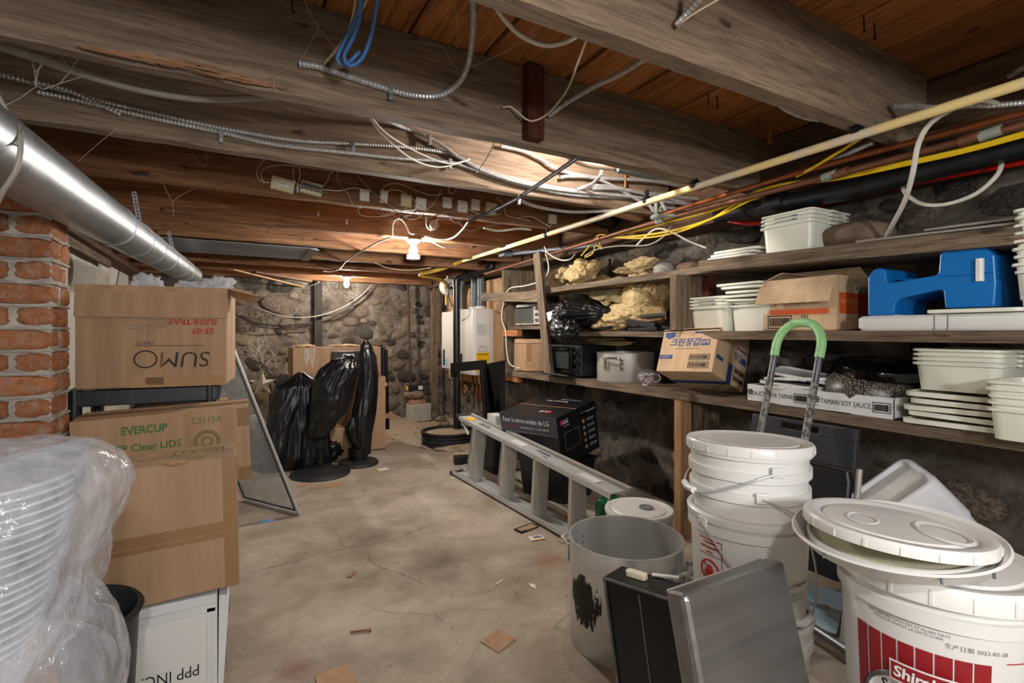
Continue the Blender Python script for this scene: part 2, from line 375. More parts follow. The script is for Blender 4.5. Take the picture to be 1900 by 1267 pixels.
def crack(pts, wd=.004):
    p = spline(pts, .02); b = B(); vs = []; q = random.Random(len(p))
    for i, a in enumerate(p):
        d = (p[min(i+1, len(p)-1)]-p[max(i-1, 0)]).normalized(); s = Vector((-d.y, d.x, 0)); j = s*q.uniform(-.006, .006); k = wd*q.uniform(.25, 1)/2
        vs += [a+j+s*k, a+j-s*k]
    b.add(vs, [(2*i, 2*i+1, 2*i+3, 2*i+2) for i in range(len(p)-1)]); O('crack', b, 'ink_black' if wd > .01 else 'iron', floor)
Fz = lambda *q: [P(x, y, Z=.0012) for x, y in q]
crack(Fz((452, 1066), (560, 1038), (640, 1018), (720, 1003), (790, 978), (850, 968)), .0035)
crack(Fz((682, 1030), (700, 1050), (740, 1062), (790, 1085)), .003)
crack(Fz((590, 975), (625, 990), (636, 1015)), .003)
crack(Fz((670, 1120), (720, 1135), (800, 1140)), .002)
crack(Fz((800, 1130), (820, 1150), (845, 1170)), .002)
STV = []
for k in range(10):
    q = Vector((k*7.3, 1, 2)); e = U(2.4, 4.5)
    def f(p, q=q, e=e):
        n_ = (abs(p.x)**e + abs(p.y)**e + abs(p.z)**e)**(-1/e); return n_*(1 + .22*noise.noise(p*1.2+q) + .1*noise.noise(p*3.1+q))
    bb = B().ico((0, 0, 0), (.5, .5, .5), 2, f); STV.append(bb)
SM = {}
def stone_mesh(k, m):
    if (k, m) not in SM: SM[k, m] = mesh('stone', STV[k], m, True, 60)
    return SM[k, m]
def stones(wall, fn, u0, u1, v0, v1, n, smin, smax, yaw, seed, keep=None, mats=('stone_brown',)*5+('stone_dark',)*3+('stone_tan',)*2):
    q = random.Random(seed); done = []; tries = 0
    while len(done) < n and tries < 9000:
        tries += 1; s = smin + (smax-smin)*(max(0, 1-tries/4500))*q.random()
        u, v = q.uniform(u0, u1), q.uniform(v0, v1); w_ = s*q.uniform(1., 1.8); h = s*q.uniform(.7, 1.0)
        if keep and not keep(u, v): continue
        if any(abs(u-a)/(w_+c) < .52 and abs(v-b_)/(h+d_) < .52 and ((u-a)/(w_+c))**2+((v-b_)/(h+d_))**2 < .27 for a, b_, c, d_ in done): continue
        done.append((u, v, w_, h)); p, = (fn(u, v),)
        o = bpy.data.objects.new('stone', stone_mesh(q.randrange(10), q.choice(mats))); COL.objects.link(o); o.parent = wall
        o.location = p; o.rotation_euler = (q.uniform(-.12, .12), q.uniform(-.35, .35), yaw+q.uniform(-.15, .15)); o.scale = (w_, q.uniform(.06, .10), h)
wb = gridwall('wall_back', (XL-.2, YB, -.1), (XR-XL+.4, 0, 0), (0, 0, 2.4), 130, 76, (0, -1, 0), .035, 'wall_mortar', 3)
stones(wb, lambda u, v: (u, YB+.022, v), -.3, XR-.05, .05, 1.86, 230, .10, .30, 0, 5, keep=lambda u, v: not (-.2 < u < .95 and v > 1.0) or rnd.random() < .3)
wr = gridwall('wall_right', (XR, YF-.1, -.1), (0, YB-YF+.2, 0), (0, 0, 2.0), 300, 62, (-1, 0, 0), .03, 'wall_mortar', 11)
stones(wr, lambda u, v: (XR+.022, u, v), .35, YB-.1, .03, 1.84, 290, .08, .22, PI/2, 9, mats=('stone_brown',)*6+('stone_dark',)*4+('stone_tan',))
wl = gridwall('wall_left', (XL, YF-.1, -.1), (0, YB-YF+.2, 0), (0, 0, 2.4), 120, 40, (1, 0, 0), .01, 'plaster', 21)
wf = gridwall('wall_front', (XL-.2, YF, -.1), (XR-XL+.4, 0, 0), (0, 0, 2.4), 60, 40, (0, 1, 0), .03, 'plaster', 31)
# the ceiling: floorboards above, joists, sill beam
ZP = 2.235
b = B().box((.85, (YF+YB)/2, ZP+.06), (XR-XL+.5, YB-YF+.4, .05)); ceil = structure(O('ceiling', b, 'old_wood_y'))
edges = [-1.2, -.92, -.60, -.32, -.04, .25, .53, .82, 1.19, 1.51, 1.80, 2.09, 2.36, 2.62, 2.9]
for a, c in zip(edges, edges[1:]):
    g = .012 if c in (.82, 1.19, 1.51) else .004; ga = .012 if a in (.82, 1.19, 1.51) else .004
    O('floorboard', B().box(((a+c)/2, (YF+YB)/2, ZP+.013+U(0, .006)), (c-a-g-ga, YB-YF+.3, .026)), 'plank_wood', ceil)
JOISTS = [(-2.0, 1.94), (-1.28, 1.94), (-.55, 1.94), (.24, 1.94), (.97, 1.94), (1.70, 1.94), (2.335, 1.94), (2.98, 1.94), (3.63, 1.90), (4.28, 1.89), (4.93, 1.883), (5.58, 1.878), (6.23, 1.877), (6.84, 1.875)]
JT = .066
def joist(y, z, k):
    x0, x1 = XL-.02, (2.42 if k < 7 else 2.46); n = 110; rings = []
    for i in range(n+1):
        x = x0+(x1-x0)*i/n; q = Vector((x*3, y*5, 1)); e = noise.noise(q*2)*.004
        chip = max(0, noise.noise(Vector((x*2.2, y*3.7, 9)))-.12)*.055 + max(0, noise.noise(Vector((x*14, y*3, 4))))*.006
        if k == 5 and -.42 < x < .12: chip += .03*(1-abs((x+.15)/.27)**3)*(1+.5*noise.noise(Vector((x*25, 3, 3))))
        y0, y1 = y+e*.3, y+JT+e*.3; zb = z+e
        rings.append([(x, y0, ZP), (x, y0, zb+.006+chip), (x, y0+.004+chip*.6, zb+e*.3), (x, y1-.004-abs(e), zb), (x, y1, zb+.005), (x, y1, ZP)])
    return O('joist', B().loft(rings), 'joist_wood' if k < 7 else 'joist_brown', ceil, smooth=True, ang=28)
for k, (y, z) in enumerate(JOISTS): joist(y, z, k)
O('sill_beam', B().box((2.60, (YF+YB)/2, 2.04), (.24, YB-YF, .38)), 'dark_wood_y', ceil, bev=.01)
O('sill_beam', B().box((.85, YB-.02, 2.06), (3.6, .16, .34)), 'dark_wood_x', ceil, bev=.01)
O('sill_beam', B().box((XL+.06, 2.6, 1.95), (.16, 9.4, .20)), 'dark_wood_y', ceil, bev=.01)
O('bridging_block', B().box((1.015, 1.675, 2.09), (.075, .045, .285)), 'redwood', ceil, bev=.003)
for x, y in ((1430, 258), (1402, 238)):
    p = P(x, y, Z=2.19); O('wooden_peg', B().box((p.x, p.y, 2.205), (.035, .02, .07), (.1, .1, .3)), 'plank_wood', ceil, bev=.004)
for x, y in ((1313, 186), (1330, 193), (1602, 48), (1622, 62), (540, 12)):
    p = P(x, y, Z=2.2); O('nail', B().tube([(p.x, p.y, 2.235), (p.x+.006, p.y, 2.185)], .0025, 6).tube([(p.x+.006, p.y, 2.185), (p.x+.006, p.y, 2.182)], .005, 6), 'nail', ceil)
for y, z in ((3.63, 1.90), (4.28, 1.89), (5.58, 1.88)):    # cross laths seen between the far joists
    O('lath', B().box((.2, y+.35, z+.2), (2.6, .05, .02)), 'dark_wood_x', ceil)
O('loose_board', B().bar(P(430, 500, Z=1.86), P(560, 532, Z=1.80), .05, .012), 'new_wood_x', ceil)
O('loose_board', B().bar(P(470, 505, Z=1.87), P(575, 522, Z=1.84), .09, .02), 'dark_wood_x', ceil)
b = B(); q = random.Random(6)
for k in range(90):
    x = -.36+.42*k/90+q.uniform(-.02, .02); l_ = q.uniform(.03, .09); zz = 1.943+q.uniform(0, .026)*max(.1, 1-abs((x+.12)/.30)); b.bar((x, 1.698-q.uniform(0, .006), zz), (x+l_, 1.697-q.uniform(0, .006), zz+q.uniform(-.004, .004)), .005, q.uniform(.002, .005))
O('split_wood', b, 'split_raw', ceil, label='raw orange split along the bottom edge of the joist')
# posts against the back wall and the left wall boards
t = structure(O('trim_1', B().box((2.53, 6.93, .9), (.10, .06, 1.8)).box((2.56, 6.91, 1.45), (.11, .035, .8)), 'old_wood_z', bev=.004)); t['label'] = 'bare wooden post at the right end of the back wall'
p = P(590, 600, Y=7.02); t = structure(O('trim_2', B().box((p.x, 7.03, 1.0), (.10, .07, 1.9)), 'charred_wood', bev=.006)); t['label'] = 'blackened post in the middle of the back wall'
t = structure(O('trim_3', B().box((XL+.07, 4.0, 1.865), (.03, 3.4, .16)), 'old_wood_y', bev=.003)); t['label'] = 'bare board over the white plaster of the left wall'
# ---------------------------------------------------------------- brick chimney
ch = T('brick_chimney', 'old orange brick chimney with crumbling pale mortar beside the cardboard boxes', 'chimney', (-.75, 2.2, 0))
CX0, CX1, CY0, CY1, CT = -.25, .25, -.10, .10, 1.655
b = B(); vs = []; ring = []
O('mortar_core', B().box((0, .003, CT/2), (.482, .186, CT)), 'mortar', ch)
BR = [mesh('brick', B().ico((0, 0, 0), (.5, .5, .5), 3, lambda p, k=k: (abs(p.x)**9+abs(p.y)**9+abs(p.z)**9)**(-1/9)*(1-.05*max(0, noise.noise(p*3+Vector((k*5, 0, 0))))-.03*max(0, noise.noise(p*8+Vector((k*5, 0, 3)))))), 'brick', True, 35) for k in range(8)]
def brick(x, y, z, l, d, h):
    o = bpy.data.objects.new('brick', rnd.choice(BR)); COL.objects.link(o); o.parent = ch; o.location = (x, y, z); o.scale = (l, d, h); o.rotation_euler = (U(-.02, .02), U(-.02, .02), U(-.03, .03))
for i in range(23):
    z = .036+.0715*i; hh = .063
    if i % 2 == 0:      # stretchers with a header return
        brick(.25-.1-U(0, .006), CY0+.045, z, .2, .098, hh); brick(.25-.31, CY0+.045, z, .2, .098, hh); brick(-.25+.03, CY0+.045, z, .07, .098, hh)
        brick(.25-.048, .052, z, .095, .095, hh)
    else:
        brick(.25-.048-U(0, .006), CY0+.1, z, .095, .2, hh); brick(.25-.205, CY0+.045, z, .2, .098, hh); brick(-.25+.09, CY0+.045, z, .19, .098, hh)
b = B().ico((0, 0, CT+.0), (.26, .11, .05), 3, lambda p: 1+.25*noise.noise(p*4)); O('mortar_cap', b, 'mortar', ch, smooth=True, ang=180)
for i in range(23):     # ragged mortar squeezed out of the joints
    z = .0715*i; pts = [(.25*math.cos(0)-x, CY0+.004+fz((x*9, i, 0), 2, .006), z+fz((x*8, i, 5), 2, .004)) for x in np.arange(.0, .5, .02)]
    O('mortar_joint', B().tube(pts, .006, 6, rad=[.004+.004*abs(noise.noise(Vector((k*.6, i*3, 1)))) for k in range(len(pts))]), 'mortar', ch)
    pts = [(.246+fz((x*9, i, 8), 2, .005), CY0+x, z+fz((x*8, i, 5), 2, .004)) for x in np.arange(0, .2, .02)]
    O('mortar_joint', B().tube(pts, .005, 6), 'mortar', ch)
# ---------------------------------------------------------------- lamps
def lamp(loc, m, label, r=.03):
    t = T('ceiling_lamp', label, 'lamp', loc, 0, None)
    O('lampholder', B().lathe([(.052, 0), (.056, -.006), (.05, -.016), (.03, -.03), (.024, -.045)], 24), 'porcelain', t, smooth=True)
    O('bulb', B().lathe([(.014, -.045), (.018, -.052), (r, -.075), (r*1.02, -.095), (r*.8, -.115), (r*.4, -.126), (.001, -.129)], 20), m, t, smooth=True)
    return t
p = P(767, 430, Y=3.665); LM = (p.x, 3.63+.035, 1.899)
lamp(LM, 'bulb_main', 'bright bare bulb in a porcelain holder nearest the white smoke alarm')
p = P(643, 507, Y=6.265); lamp((p.x, 6.23+.035, 1.876), 'bulb_back', 'small warm bulb in a porcelain holder above the stone back wall')
lamp((1.50, 1.90, ZP), 'bulb_side', 'bare bulb on the floorboards behind the second big joist, by the metal conduits', .032)
lamp((-.1, -.517, 1.94), 'bulb_rear', 'added bare bulb under a joist, unseen behind the viewer', .05)  # unseen bulb added to brighten the faces turned to the camera
t = T('work_lamp', 'globe work lamp on a stand, added unseen behind the viewer', 'lamp', (.45, -1.15, 0)); O('lamp_globe', B().ico((0, 0, 1.5), .11, 3), 'bulb_work', t, smooth=True); O('lamp_stand', B().tube([(0, 0, .02), (0, 0, 1.38)], .012, 10).lathe([(.15, 0), (.15, .02), (.02, .03)], 24).lathe([(.04, 1.36), (.05, 1.40), (.03, 1.40)], 16), 'black_metal', t, smooth=True)  # unseen globe and stand added to light the near joists softly
# smoke alarm behind the bulb
t = T('smoke_alarm', 'round white smoke alarm hanging just behind the bright bulb', 'smoke alarm', (P(767, 470, Y=4.31).x, 4.31, 1.888))
O('alarm_body', B().lathe([(.055, 0), (.06, -.004), (.06, -.03), (.054, -.04), (.03, -.044), (.001, -.044)], 32), 'white_plastic', t, smooth=True)
b = B()
for k in range(16): b.box((.0605*math.cos(k*PI/8), .0605*math.sin(k*PI/8), -.02), (.003, .013, .007), (0, 0, k*PI/8))
O('vent_slot', b, 'dark_grey_plastic', t)
# ---------------------------------------------------------------- pipes under the joists on the right
def pipe(name, label, cat, pts, r, m, n=14, smooth_step=None):
    t = T(name, label, cat, pts[0]); p = spline(pts, smooth_step) if smooth_step else pts; o = Vector(pts[0])
    O('pipe_run', B().tube([Vector(q)-o for q in p], r, n), m, t, smooth=True); return t, o
gx = 1.95
gp = lambda x, y: P(x, y, X=gx)
t, o = pipe('gas_pipe', 'long pale yellow gas pipe strapped under the joists on the right', 'pipe', [(gx, -.6, 1.905), (gx, 2.0, 1.905), gp(1015, 435), gp(860, 484)], .0165, 'gas_pipe')
for x, y in ((1590, 240), (1290, 343), (1200, 372), (1015, 435)):
    q = gp(x, y)-o; b = B().tube([q+Vector((0, -.012, 0)), q+Vector((0, .012, 0))], .022, 14).box(q+Vector((0, 0, .03)), (.012, .02, .05)); O('pipe_clamp', b, 'black_metal', t, smooth=True)
t, o = pipe('gas_hose', 'bent yellow gas hose hooking down past the joists towards the gas meter', 'hose', [P(880, 452, Y=4.7), P(884, 462, Y=4.7), P(876, 475, Y=4.75), P(850, 487, Y=4.9), P(815, 500, Y=5.1), P(782, 508, Y=5.3), P(783, 512, Y=5.35), P(800, 514, Y=5.5), P(826, 524, Y=5.9), P(828, 545, Y=6.15), P(829, 566, Y=6.15)], .022, 'yellow_hose', 12, .03)
c = lambda x, y: P(x, y, X=2.22)
t, o = pipe('copper_pipe', 'upper orange copper water pipe running along the right wall', 'pipe', [c(1990, 187), c(1900, 209), c(1497, 315), c(1260, 388), c(1216, 403)], .0125, 'copper')
c2 = lambda x, y: P(x, y, X=2.26)
t, o = pipe('copper_pipe', 'lower brown copper water pipe with soldered green joints along the right wall', 'pipe', [c2(1990, 207), c2(1900, 231), c2(1531, 329), c2(1260, 399), c2(1160, 428), c2(980, 484), c2(900, 508)], .0135, 'old_copper')
for x, y, m in ((1800, 257, 'old_copper'), (1838, 247, 'teal_patina'), (1540, 326, 'teal_patina'), (1560, 321, 'old_copper'), (1225, 409, 'teal_patina'), (1110, 443, 'old_copper')):
    q = c2(x, y)-o; O('pipe_joint', B().tube([q+Vector((0, -.03, .003)), q+Vector((0, .03, -.003))], .019, 12), m, t, smooth=True, label='soldered pipe joint')
e = lambda x, y: P(x, y, X=2.40)
t, o = pipe('drain_pipe', 'thick black plastic drain pipe slung under the sill on the right', 'pipe', [e(2000, 246), e(1900, 271), e(1565, 356), e(1379, 390), e(1330, 403)], .04, 'black_pipe', 20)
for x, y in ((1440, 376), (1375, 391)):
    q = e(x, y)-o; dr = (e(1379, 390)-e(1565, 356)).normalized(); O('pipe_coupling', B().tube([q-dr*.05, q+dr*.05], .047, 20), 'black_pipe', t, smooth=True)
q = e(1434, 372)-o; b = B()
for k in range(10):
    a = -.6+k*.32; b.box(q+Vector((-.046*math.sin(a), .01*k/4, .046*math.cos(a))), (.004, .02, .017), (0, a, 0))
O('hanger_strap', b, 'old_copper', t)
pipe('red_water_pipe', 'bright red plastic water pipe curving along the top of the right wall', 'pipe', [P(x, y, X=2.52) for x, y in ((1990, 280), (1900, 301), (1700, 339), (1600, 361), (1520, 381), (1450, 403), (1400, 415), (1360, 412), (1330, 402), (1312, 388))], .0105, 'red_pipe', 10, .03)
pipe('vent_pipe', 'grey plastic pipe tucked against the back of the second big joist', 'pipe', [P(x, y, Y=1.83) for x, y in ((1145, 313), (1200, 325), (1260, 333), (1310, 338))], .018, 'grey_pipe', 12, .05)
pipe('riser_pipe', 'short upright copper pipe in front of the lit joist face', 'pipe', [P(1160, 316, Y=2.3), P(1160, 348, Y=2.3)], .009, 'copper', 10)
t, o = pipe('valve_riser', 'verdigris water riser with a tee fitting below the bundled conduits', 'pipe', [P(1217, 368, X=2.1), P(1217, 400, X=2.1)], .011, 'teal_patina', 10)
q = P(1217, 402, X=2.1)-o; O('tee_fitting', B().tube([q+Vector((0, -.03, 0)), q+Vector((0, .03, 0))], .0145, 12).tube([q, q+Vector((.10, -.04, .01))], .011, 12), 'teal_patina', t, smooth=True)
for x0, y0, x1, y1 in ((1200, 372, 1212, 392), (1223, 368, 1234, 388)):
    tq = T('hanger_strap', 'perforated metal hanger strap %s of the verdigris riser' % ('left' if x0 < 1210 else 'right'), 'strap', P(x0, y0, X=2.05)); b = B(); a0, a1 = P(x0, y0, X=2.05), P(x1, y1, X=2.05)
    for k in range(7):
        q = a0.lerp(a1, k/6)-a0; b.box(q+Vector((-.006, 0, 0)), (.004, .003, .014)).box(q+Vector((.006, 0, 0)), (.004, .003, .014)); b.box(q+Vector((0, 0, .008)), (.016, .003, .005))
    O('strap_links', b, 'aluminum', tq)
# ---------------------------------------------------------------- armoured cables and wires
def cable(label, pts, r=.0085, m='conduit', name='armored_cable', ribbed=True, cat='cable', straps=(), n=7):
    o0 = Vector(pts[0]); pts = [Vector(p)-o0 for p in pts]
    if ribbed: b = rib(pts, r, .0115, 9)
    else: b = B().tube(spline(pts, .02), r, n)
    if straps:
        t = T(name, label, cat, o0); O('cable_run', b, m, t, smooth=not ribbed, ang=180)
        for q, d in straps:
            q = Vector(q)-o0; O('cable_strap', B().box(q+Vector((0, -.006, -.012)), (.014, .012, .05)).box(q+Vector((0, -.011, 0)), (.016, .004, .024)), 'galvanized', t, bev=.001)
        return t
    return tag(O(name, b, m, loc=o0, smooth=not ribbed, ang=180), label, cat)
YC = 2.322; cf = lambda x, y: P(x, y, Y=YC)
L = lambda f, *q: [f(x, y) for x, y in q]
cable('upper armoured cable of the long pair along the third joist', L(cf, (-60, 128), (0, 139), (95, 163), (170, 183), (237, 200), (407, 237), (543, 260), (640, 266), (749, 273), (834, 285), (867, 302), (935, 326), (1020, 346), (1105, 356), (1224, 360))+[P(1290, 366, Y=2.28), P(1370, 371, Y=2.2)], straps=[(cf(654, 267), 0)])
YC = 2.318
cable('lower armoured cable of the long pair along the third joist', L(cf, (68, 170), (153, 188), (270, 216), (407, 245), (509, 268), (640, 283), (732, 293), (833, 301), (884, 316), (969, 343), (1071, 362), (1207, 368))+[P(1290, 378, Y=2.26), P(1360, 382, Y=2.18)], straps=[(cf(410, 248), 0), (cf(834, 300), 0)])
cable('short armoured cable stub ending at a hole in the third joist', L(cf, (60, 152), (119, 166), (176, 190), (224, 212)))
YC = 2.30
cable('armoured cable dropping from the second joist across the pair of cables', [P(686, 208, Y=1.9)]+L(cf, (742, 234), (793, 254), (823, 271), (850, 291), (900, 318), (969, 340), (1054, 354), (1173, 365))+[P(1260, 378, Y=2.25), P(1350, 390, Y=2.15)], straps=[(cf(796, 255), 0)])
cable('armoured cable arching over the brightly lit joist face', L(cf, (929, 271), (969, 280), (1003, 295), (1037, 315), (1105, 329), (1207, 336), (1270, 346))+[P(1340, 352, Y=2.25)])
cable('armoured cable starting at a hole in the brightly lit joist', L(cf, (1039, 329), (1060, 327), (1105, 331), (1150, 352), (1190, 375), (1225, 391))+[P(1262, 397, Y=2.3)])
YC = 2.29
cable('armoured cable crossing the bundle in a low arch by the gas pipe', L(cf, (1070, 352), (1090, 345), (1130, 346), (1180, 356), (1230, 366))+[P(1300, 384, Y=2.2)])
cable('second armoured cable arching beside the first near the gas pipe', L(cf, (1100, 350), (1150, 351), (1200, 361), (1250, 374))+[P(1320, 392, Y=2.2)])
cable('curled armoured cable hanging from the pale bent tube', [P(1117, 308, Y=2.1), P(1114, 325, Y=2.12), P(1103, 338, Y=2.2), P(1085, 347, Y=2.27), P(1070, 352, Y=2.3)])
cable('armoured cable sweeping under the third joist to the gas pipe', [P(963, 370, Z=1.925), P(985, 380, Z=1.925), P(1020, 388, Z=1.925), P(1062, 393, Z=1.925), P(1110, 392, Z=1.925), P(1160, 390, Z=1.925)])
cable('straight armoured cable slanting under the joists down to the bright bulb', [P(1072, 292, Z=1.925), P(1020, 328, Z=1.925), P(959, 368, Z=1.925), P(905, 395, Z=1.92), P(869, 411, Z=1.895)], m='rail_grey', straps=[(P(962, 367, Z=1.918), 0)])
cable('white wire continuing from the slanting cable into the bright bulb', [P(869, 411, Z=1.893), P(856, 428, Z=1.89), P(838, 442, Z=1.89), P(812, 444, Z=1.89), P(785, 438, Y=3.65)], .006, 'white_wire', 'white_wire', False)
YA = 1.685; af = lambda x, y: P(x, y, Y=YA)
cable('armoured cable stapled to the second big joist and bending up', L(af, (554, 118), (590, 124), (640, 140), (722, 166), (770, 177), (815, 177))+[P(850, 155, Y=1.66), P(868, 120, Y=1.6), P(876, 70, Y=1.52), P(878, 20, Y=1.42), P(874, -30, Y=1.34)], .0095, straps=[(af(724, 166), 0)])
cable('armoured cable slanting from a hole in the second joist to the first', [af(1018, 215), P(1045, 195, Y=1.62), P(1100, 162, Y=1.45), P(1150, 138, Y=1.3), P(1197, 108, Y=1.12)], .008)
cable('thin wire lying along the slanting armoured cable', [af(1020, 217), P(1070, 180, Y=1.56), P(1105, 155, Y=1.44), P(1160, 134, Y=1.27), P(1195, 112, Y=1.14)], .003, 'cream_wire', 'cream_wire', False)
cable('armoured cable along the back foot of the nearest joist', [P(1140, 82, Y=1.06), P(1180, 96, Y=1.06), P(1230, 116, Y=1.055), P(1290, 133, Y=1.05)], .009)
cable('sagging armoured cable loop under the nearest joist', [P(1445, 192, Y=1.06), P(1462, 204, Y=1.07), P(1490, 216, Y=1.07), P(1520, 222, Y=1.06)], .008)
cable('armoured cable end hanging before the face of the nearest joist', [P(1254, 48, Y=.955), P(1275, 25, Y=.93), P(1300, -5, Y=.88), P(1330, -40, Y=.82)], .008)
cable('thin wire beside the cable end on the nearest joist', [P(1256, 48, Y=.95), P(1290, 24, Y=.9), P(1340, -5, Y=.85)], .0025, 'cream_wire', 'cream_wire', False)
cable('armoured cable stub at the right end of the nearest joist', [P(1660, 197, X=2.1), P(1700, 198, X=2.08), P(1740, 200, X=2.05), P(1800, 190, X=2.1)], .0085)
cable('armoured cable crossing in the dark gap at the far right', [P(1740, 203, X=2.1), P(1800, 196, X=2.15), P(1850, 195, X=2.2), P(1960, 185, X=2.3)], .0085)
cable('armoured cable end at the top right corner of the floorboards', [P(1872, 142, Z=2.1), P(1900, 125, Z=2.1), P(1960, 90, Z=2.12)], .0085)
cable('armoured cable descending beside the yellow cable at the second joist end', [P(1620, 264, X=2.2), P(1580, 282, X=2.22), P(1530, 305, X=2.24), P(1490, 320, X=2.26)], .0085)
for i, (y0, y1) in enumerate(((362, 372), (374, 380), (384, 391), (390, 398), (368, 386))):
    cable('%s armoured cable of the bundle right of the gas pipe' % ('topmost', 'second', 'third', 'lowest', 'crossing')[i], [P(1225, y0, Y=2.2+.03*i), P(1290, (y0+y1)/2+2, Y=2.16+.03*i), P(1350, y1, Y=2.1+.03*i), P(1410, y1-4, Y=2.05+.03*i)], .0085)
cable('thick clear plastic tube drooping behind the second joist at the left', [P(-40, 75, Y=1.9), P(60, 105, Y=1.92), P(160, 139, Y=1.94), P(260, 166, Y=1.96), P(350, 181, Y=1.97), P(430, 183, Y=1.95), P(540, 178, Y=1.9)], .012, 'grey_wire', 'clear_tube', False, 'tube')
cable('thick white tube bowed under the second joist in the middle', [P(715, 212, Y=1.8), P(770, 232, Y=1.84), P(830, 247, Y=1.86), P(880, 253, Y=1.84), P(920, 252, Y=1.8)], .008, 'white_wire', 'white_tube', False, 'tube')
cable('pale bent tube lit up beside the hidden bulb', [P(1045, 284, Y=1.8), P(1070, 299, Y=1.84), P(1100, 308, Y=1.86), P(1140, 311, Y=1.85)], .013, 'white_wire', 'white_tube', False, 'tube')
cable('white tube looping down from the nearest joist', [P(915, 5, Y=1.2), P(935, 35, Y=1.2), P(965, 65, Y=1.22), P(1010, 84, Y=1.2), P(1050, 78, Y=1.14), P(1080, 60, Y=1.06)], .007, 'white_wire', 'white_tube', False, 'tube')
cable('yellow wire peeking from behind the nearest joist', [P(905, -2, Y=1.1), P(930, 14, Y=1.1), P(965, 18, Y=1.08)], .006, 'yellow_wire', 'yellow_wire', False)
cable('cream wire hanging in a V from the nearest joist to the dark block', [P(1092, 65, Y=1.05), P(1075, 110, Y=1.15), P(1050, 170, Y=1.4), P(1015, 212, Y=1.6), P(985, 225, Y=1.64), P(965, 212, Y=1.66), P(948, 198, Y=1.67), P(932, 200, Y=1.685)], .0035, 'cream_wire', 'cream_wire', False)
cable('outer loop of blue network cable hanging from the floorboards', [P(668, -20, Y=1.35), P(668, 30, Y=1.4), P(655, 70, Y=1.45), P(638, 105, Y=1.5), P(650, 122, Y=1.5), P(672, 108, Y=1.48), P(690, 60, Y=1.43), P(703, -20, Y=1.35)], .006, 'blue_wire', 'blue_cable', False)
cable('inner loop of blue network cable crossing the white wires', [P(676, -20, Y=1.38), P(664, 25, Y=1.44), P(640, 75, Y=1.5), P(625, 108, Y=1.53), P(640, 121, Y=1.53), P(668, 95, Y=1.5)], .006, 'blue_wire', 'blue_cable', False)
cable('white wire crossing the blue cables on its way to the joist', [P(690, -20, Y=1.42), P(655, 50, Y=1.5), P(630, 84, Y=1.58), P(600, 120, Y=1.685)], .0045, 'cream_wire', 'cream_wire', False)
cable('second white wire beside the blue cables', [P(662, -20, Y=1.4), P(655, 30, Y=1.46), P(640, 70, Y=1.56), P(610, 112, Y=1.685)], .004, 'cream_wire', 'cream_wire', False)
cable('upper white cord tied in a knot below the second joist', [P(684, 212, Y=1.82), P(720, 250, Y=1.95), P(780, 285, Y=2.1), P(830, 303, Y=2.2), P(868, 298, Y=2.25)], .0035, 'white_wire', 'tied_string', False, 'string')
cable('lower white cord tied in a knot below the second joist', [P(683, 212, Y=1.82), P(708, 248, Y=1.95), P(760, 292, Y=2.1), P(810, 310, Y=2.2), P(850, 303, Y=2.24), P(872, 295, Y=2.25)], .0035, 'white_wire', 'tied_string', False, 'string')
cable('thin wire stub hanging from the second joist past the cords', [P(918, 262, Y=1.85), P(905, 290, Y=1.95), P(885, 320, Y=2.1)], .0025, 'cream_wire', 'cream_wire', False)
yc = lambda x, y: P(x, y, X=2.3)
cable('upper yellow cable running along the black drain pipe', L(yc, (1960, 228), (1900, 246), (1790, 277), (1680, 301), (1560, 325), (1500, 335), (1420, 350), (1330, 388), (1240, 412), (1180, 428), (1120, 440)), .008, 'yellow_wire', 'yellow_cable', False)
cable('lower yellow cable running along the black drain pipe', L(yc, (1960, 236), (1900, 252), (1780, 284), (1670, 308), (1560, 331), (1480, 343), (1400, 368), (1330, 402), (1260, 425), (1190, 437), (1118, 442)), .007, 'yellow_wire', 'yellow_cable', False)
cable('third yellow cable sagging lowest below the copper pipes', L(yc, (1440, 352), (1370, 376), (1320, 406), (1260, 430), (1200, 441), (1150, 441), (1112, 436), (1095, 455), (1078, 475)), .006, 'yellow_wire', 'yellow_cable', False)
cable('frayed yellow cable ends dangling over the top shelf', L(yc, (1122, 440), (1112, 450), (1118, 462), (1105, 455), (1100, 470), (1085, 478)), .005, 'yellow_wire', 'yellow_cable', False)
cable('yellow cable slanting down from the joist end beside an armoured cable', [P(1600, 255, X=2.15), P(1550, 286, X=2.18), P(1510, 310, X=2.2), P(1478, 327, X=2.24)], .007, 'yellow_wire', 'yellow_cable', False)
cable('thick white cable looping down in front of the red pipe', [P(1850, 192, X=2.2), P(1820, 186, X=2.1), P(1780, 196, X=2.05), P(1730, 225, X=2.05), P(1705, 265, X=2.08), P(1694, 320, X=2.12), P(1680, 370, X=2.2), P(1660, 410, X=2.3), P(1645, 438, X=2.4)], .009, 'white_wire', 'white_cable', False)
cable('second white cable hanging in a wide loop before the stones', [P(1860, 298, X=2.45), P(1850, 325, X=2.4), P(1810, 360, X=2.38), P(1755, 379, X=2.38), P(1710, 378, X=2.4), P(1680, 358, X=2.44), P(1672, 340, X=2.47)], .008, 'white_wire', 'white_cable', False)
cable('white cable arching from the yellow cables to the shelf lids', L(yc, (1180, 456), (1205, 432), (1222, 424), (1245, 430), (1275, 446), (1310, 460)), .006, 'white_wire', 'white_cable', False)
cable('grey white cable sagging above the yellow insulation', L(yc, (1085, 475), (1110, 462), (1150, 456), (1200, 455), (1230, 440), (1245, 420)), .006, 'grey_wire', 'grey_cable', False)
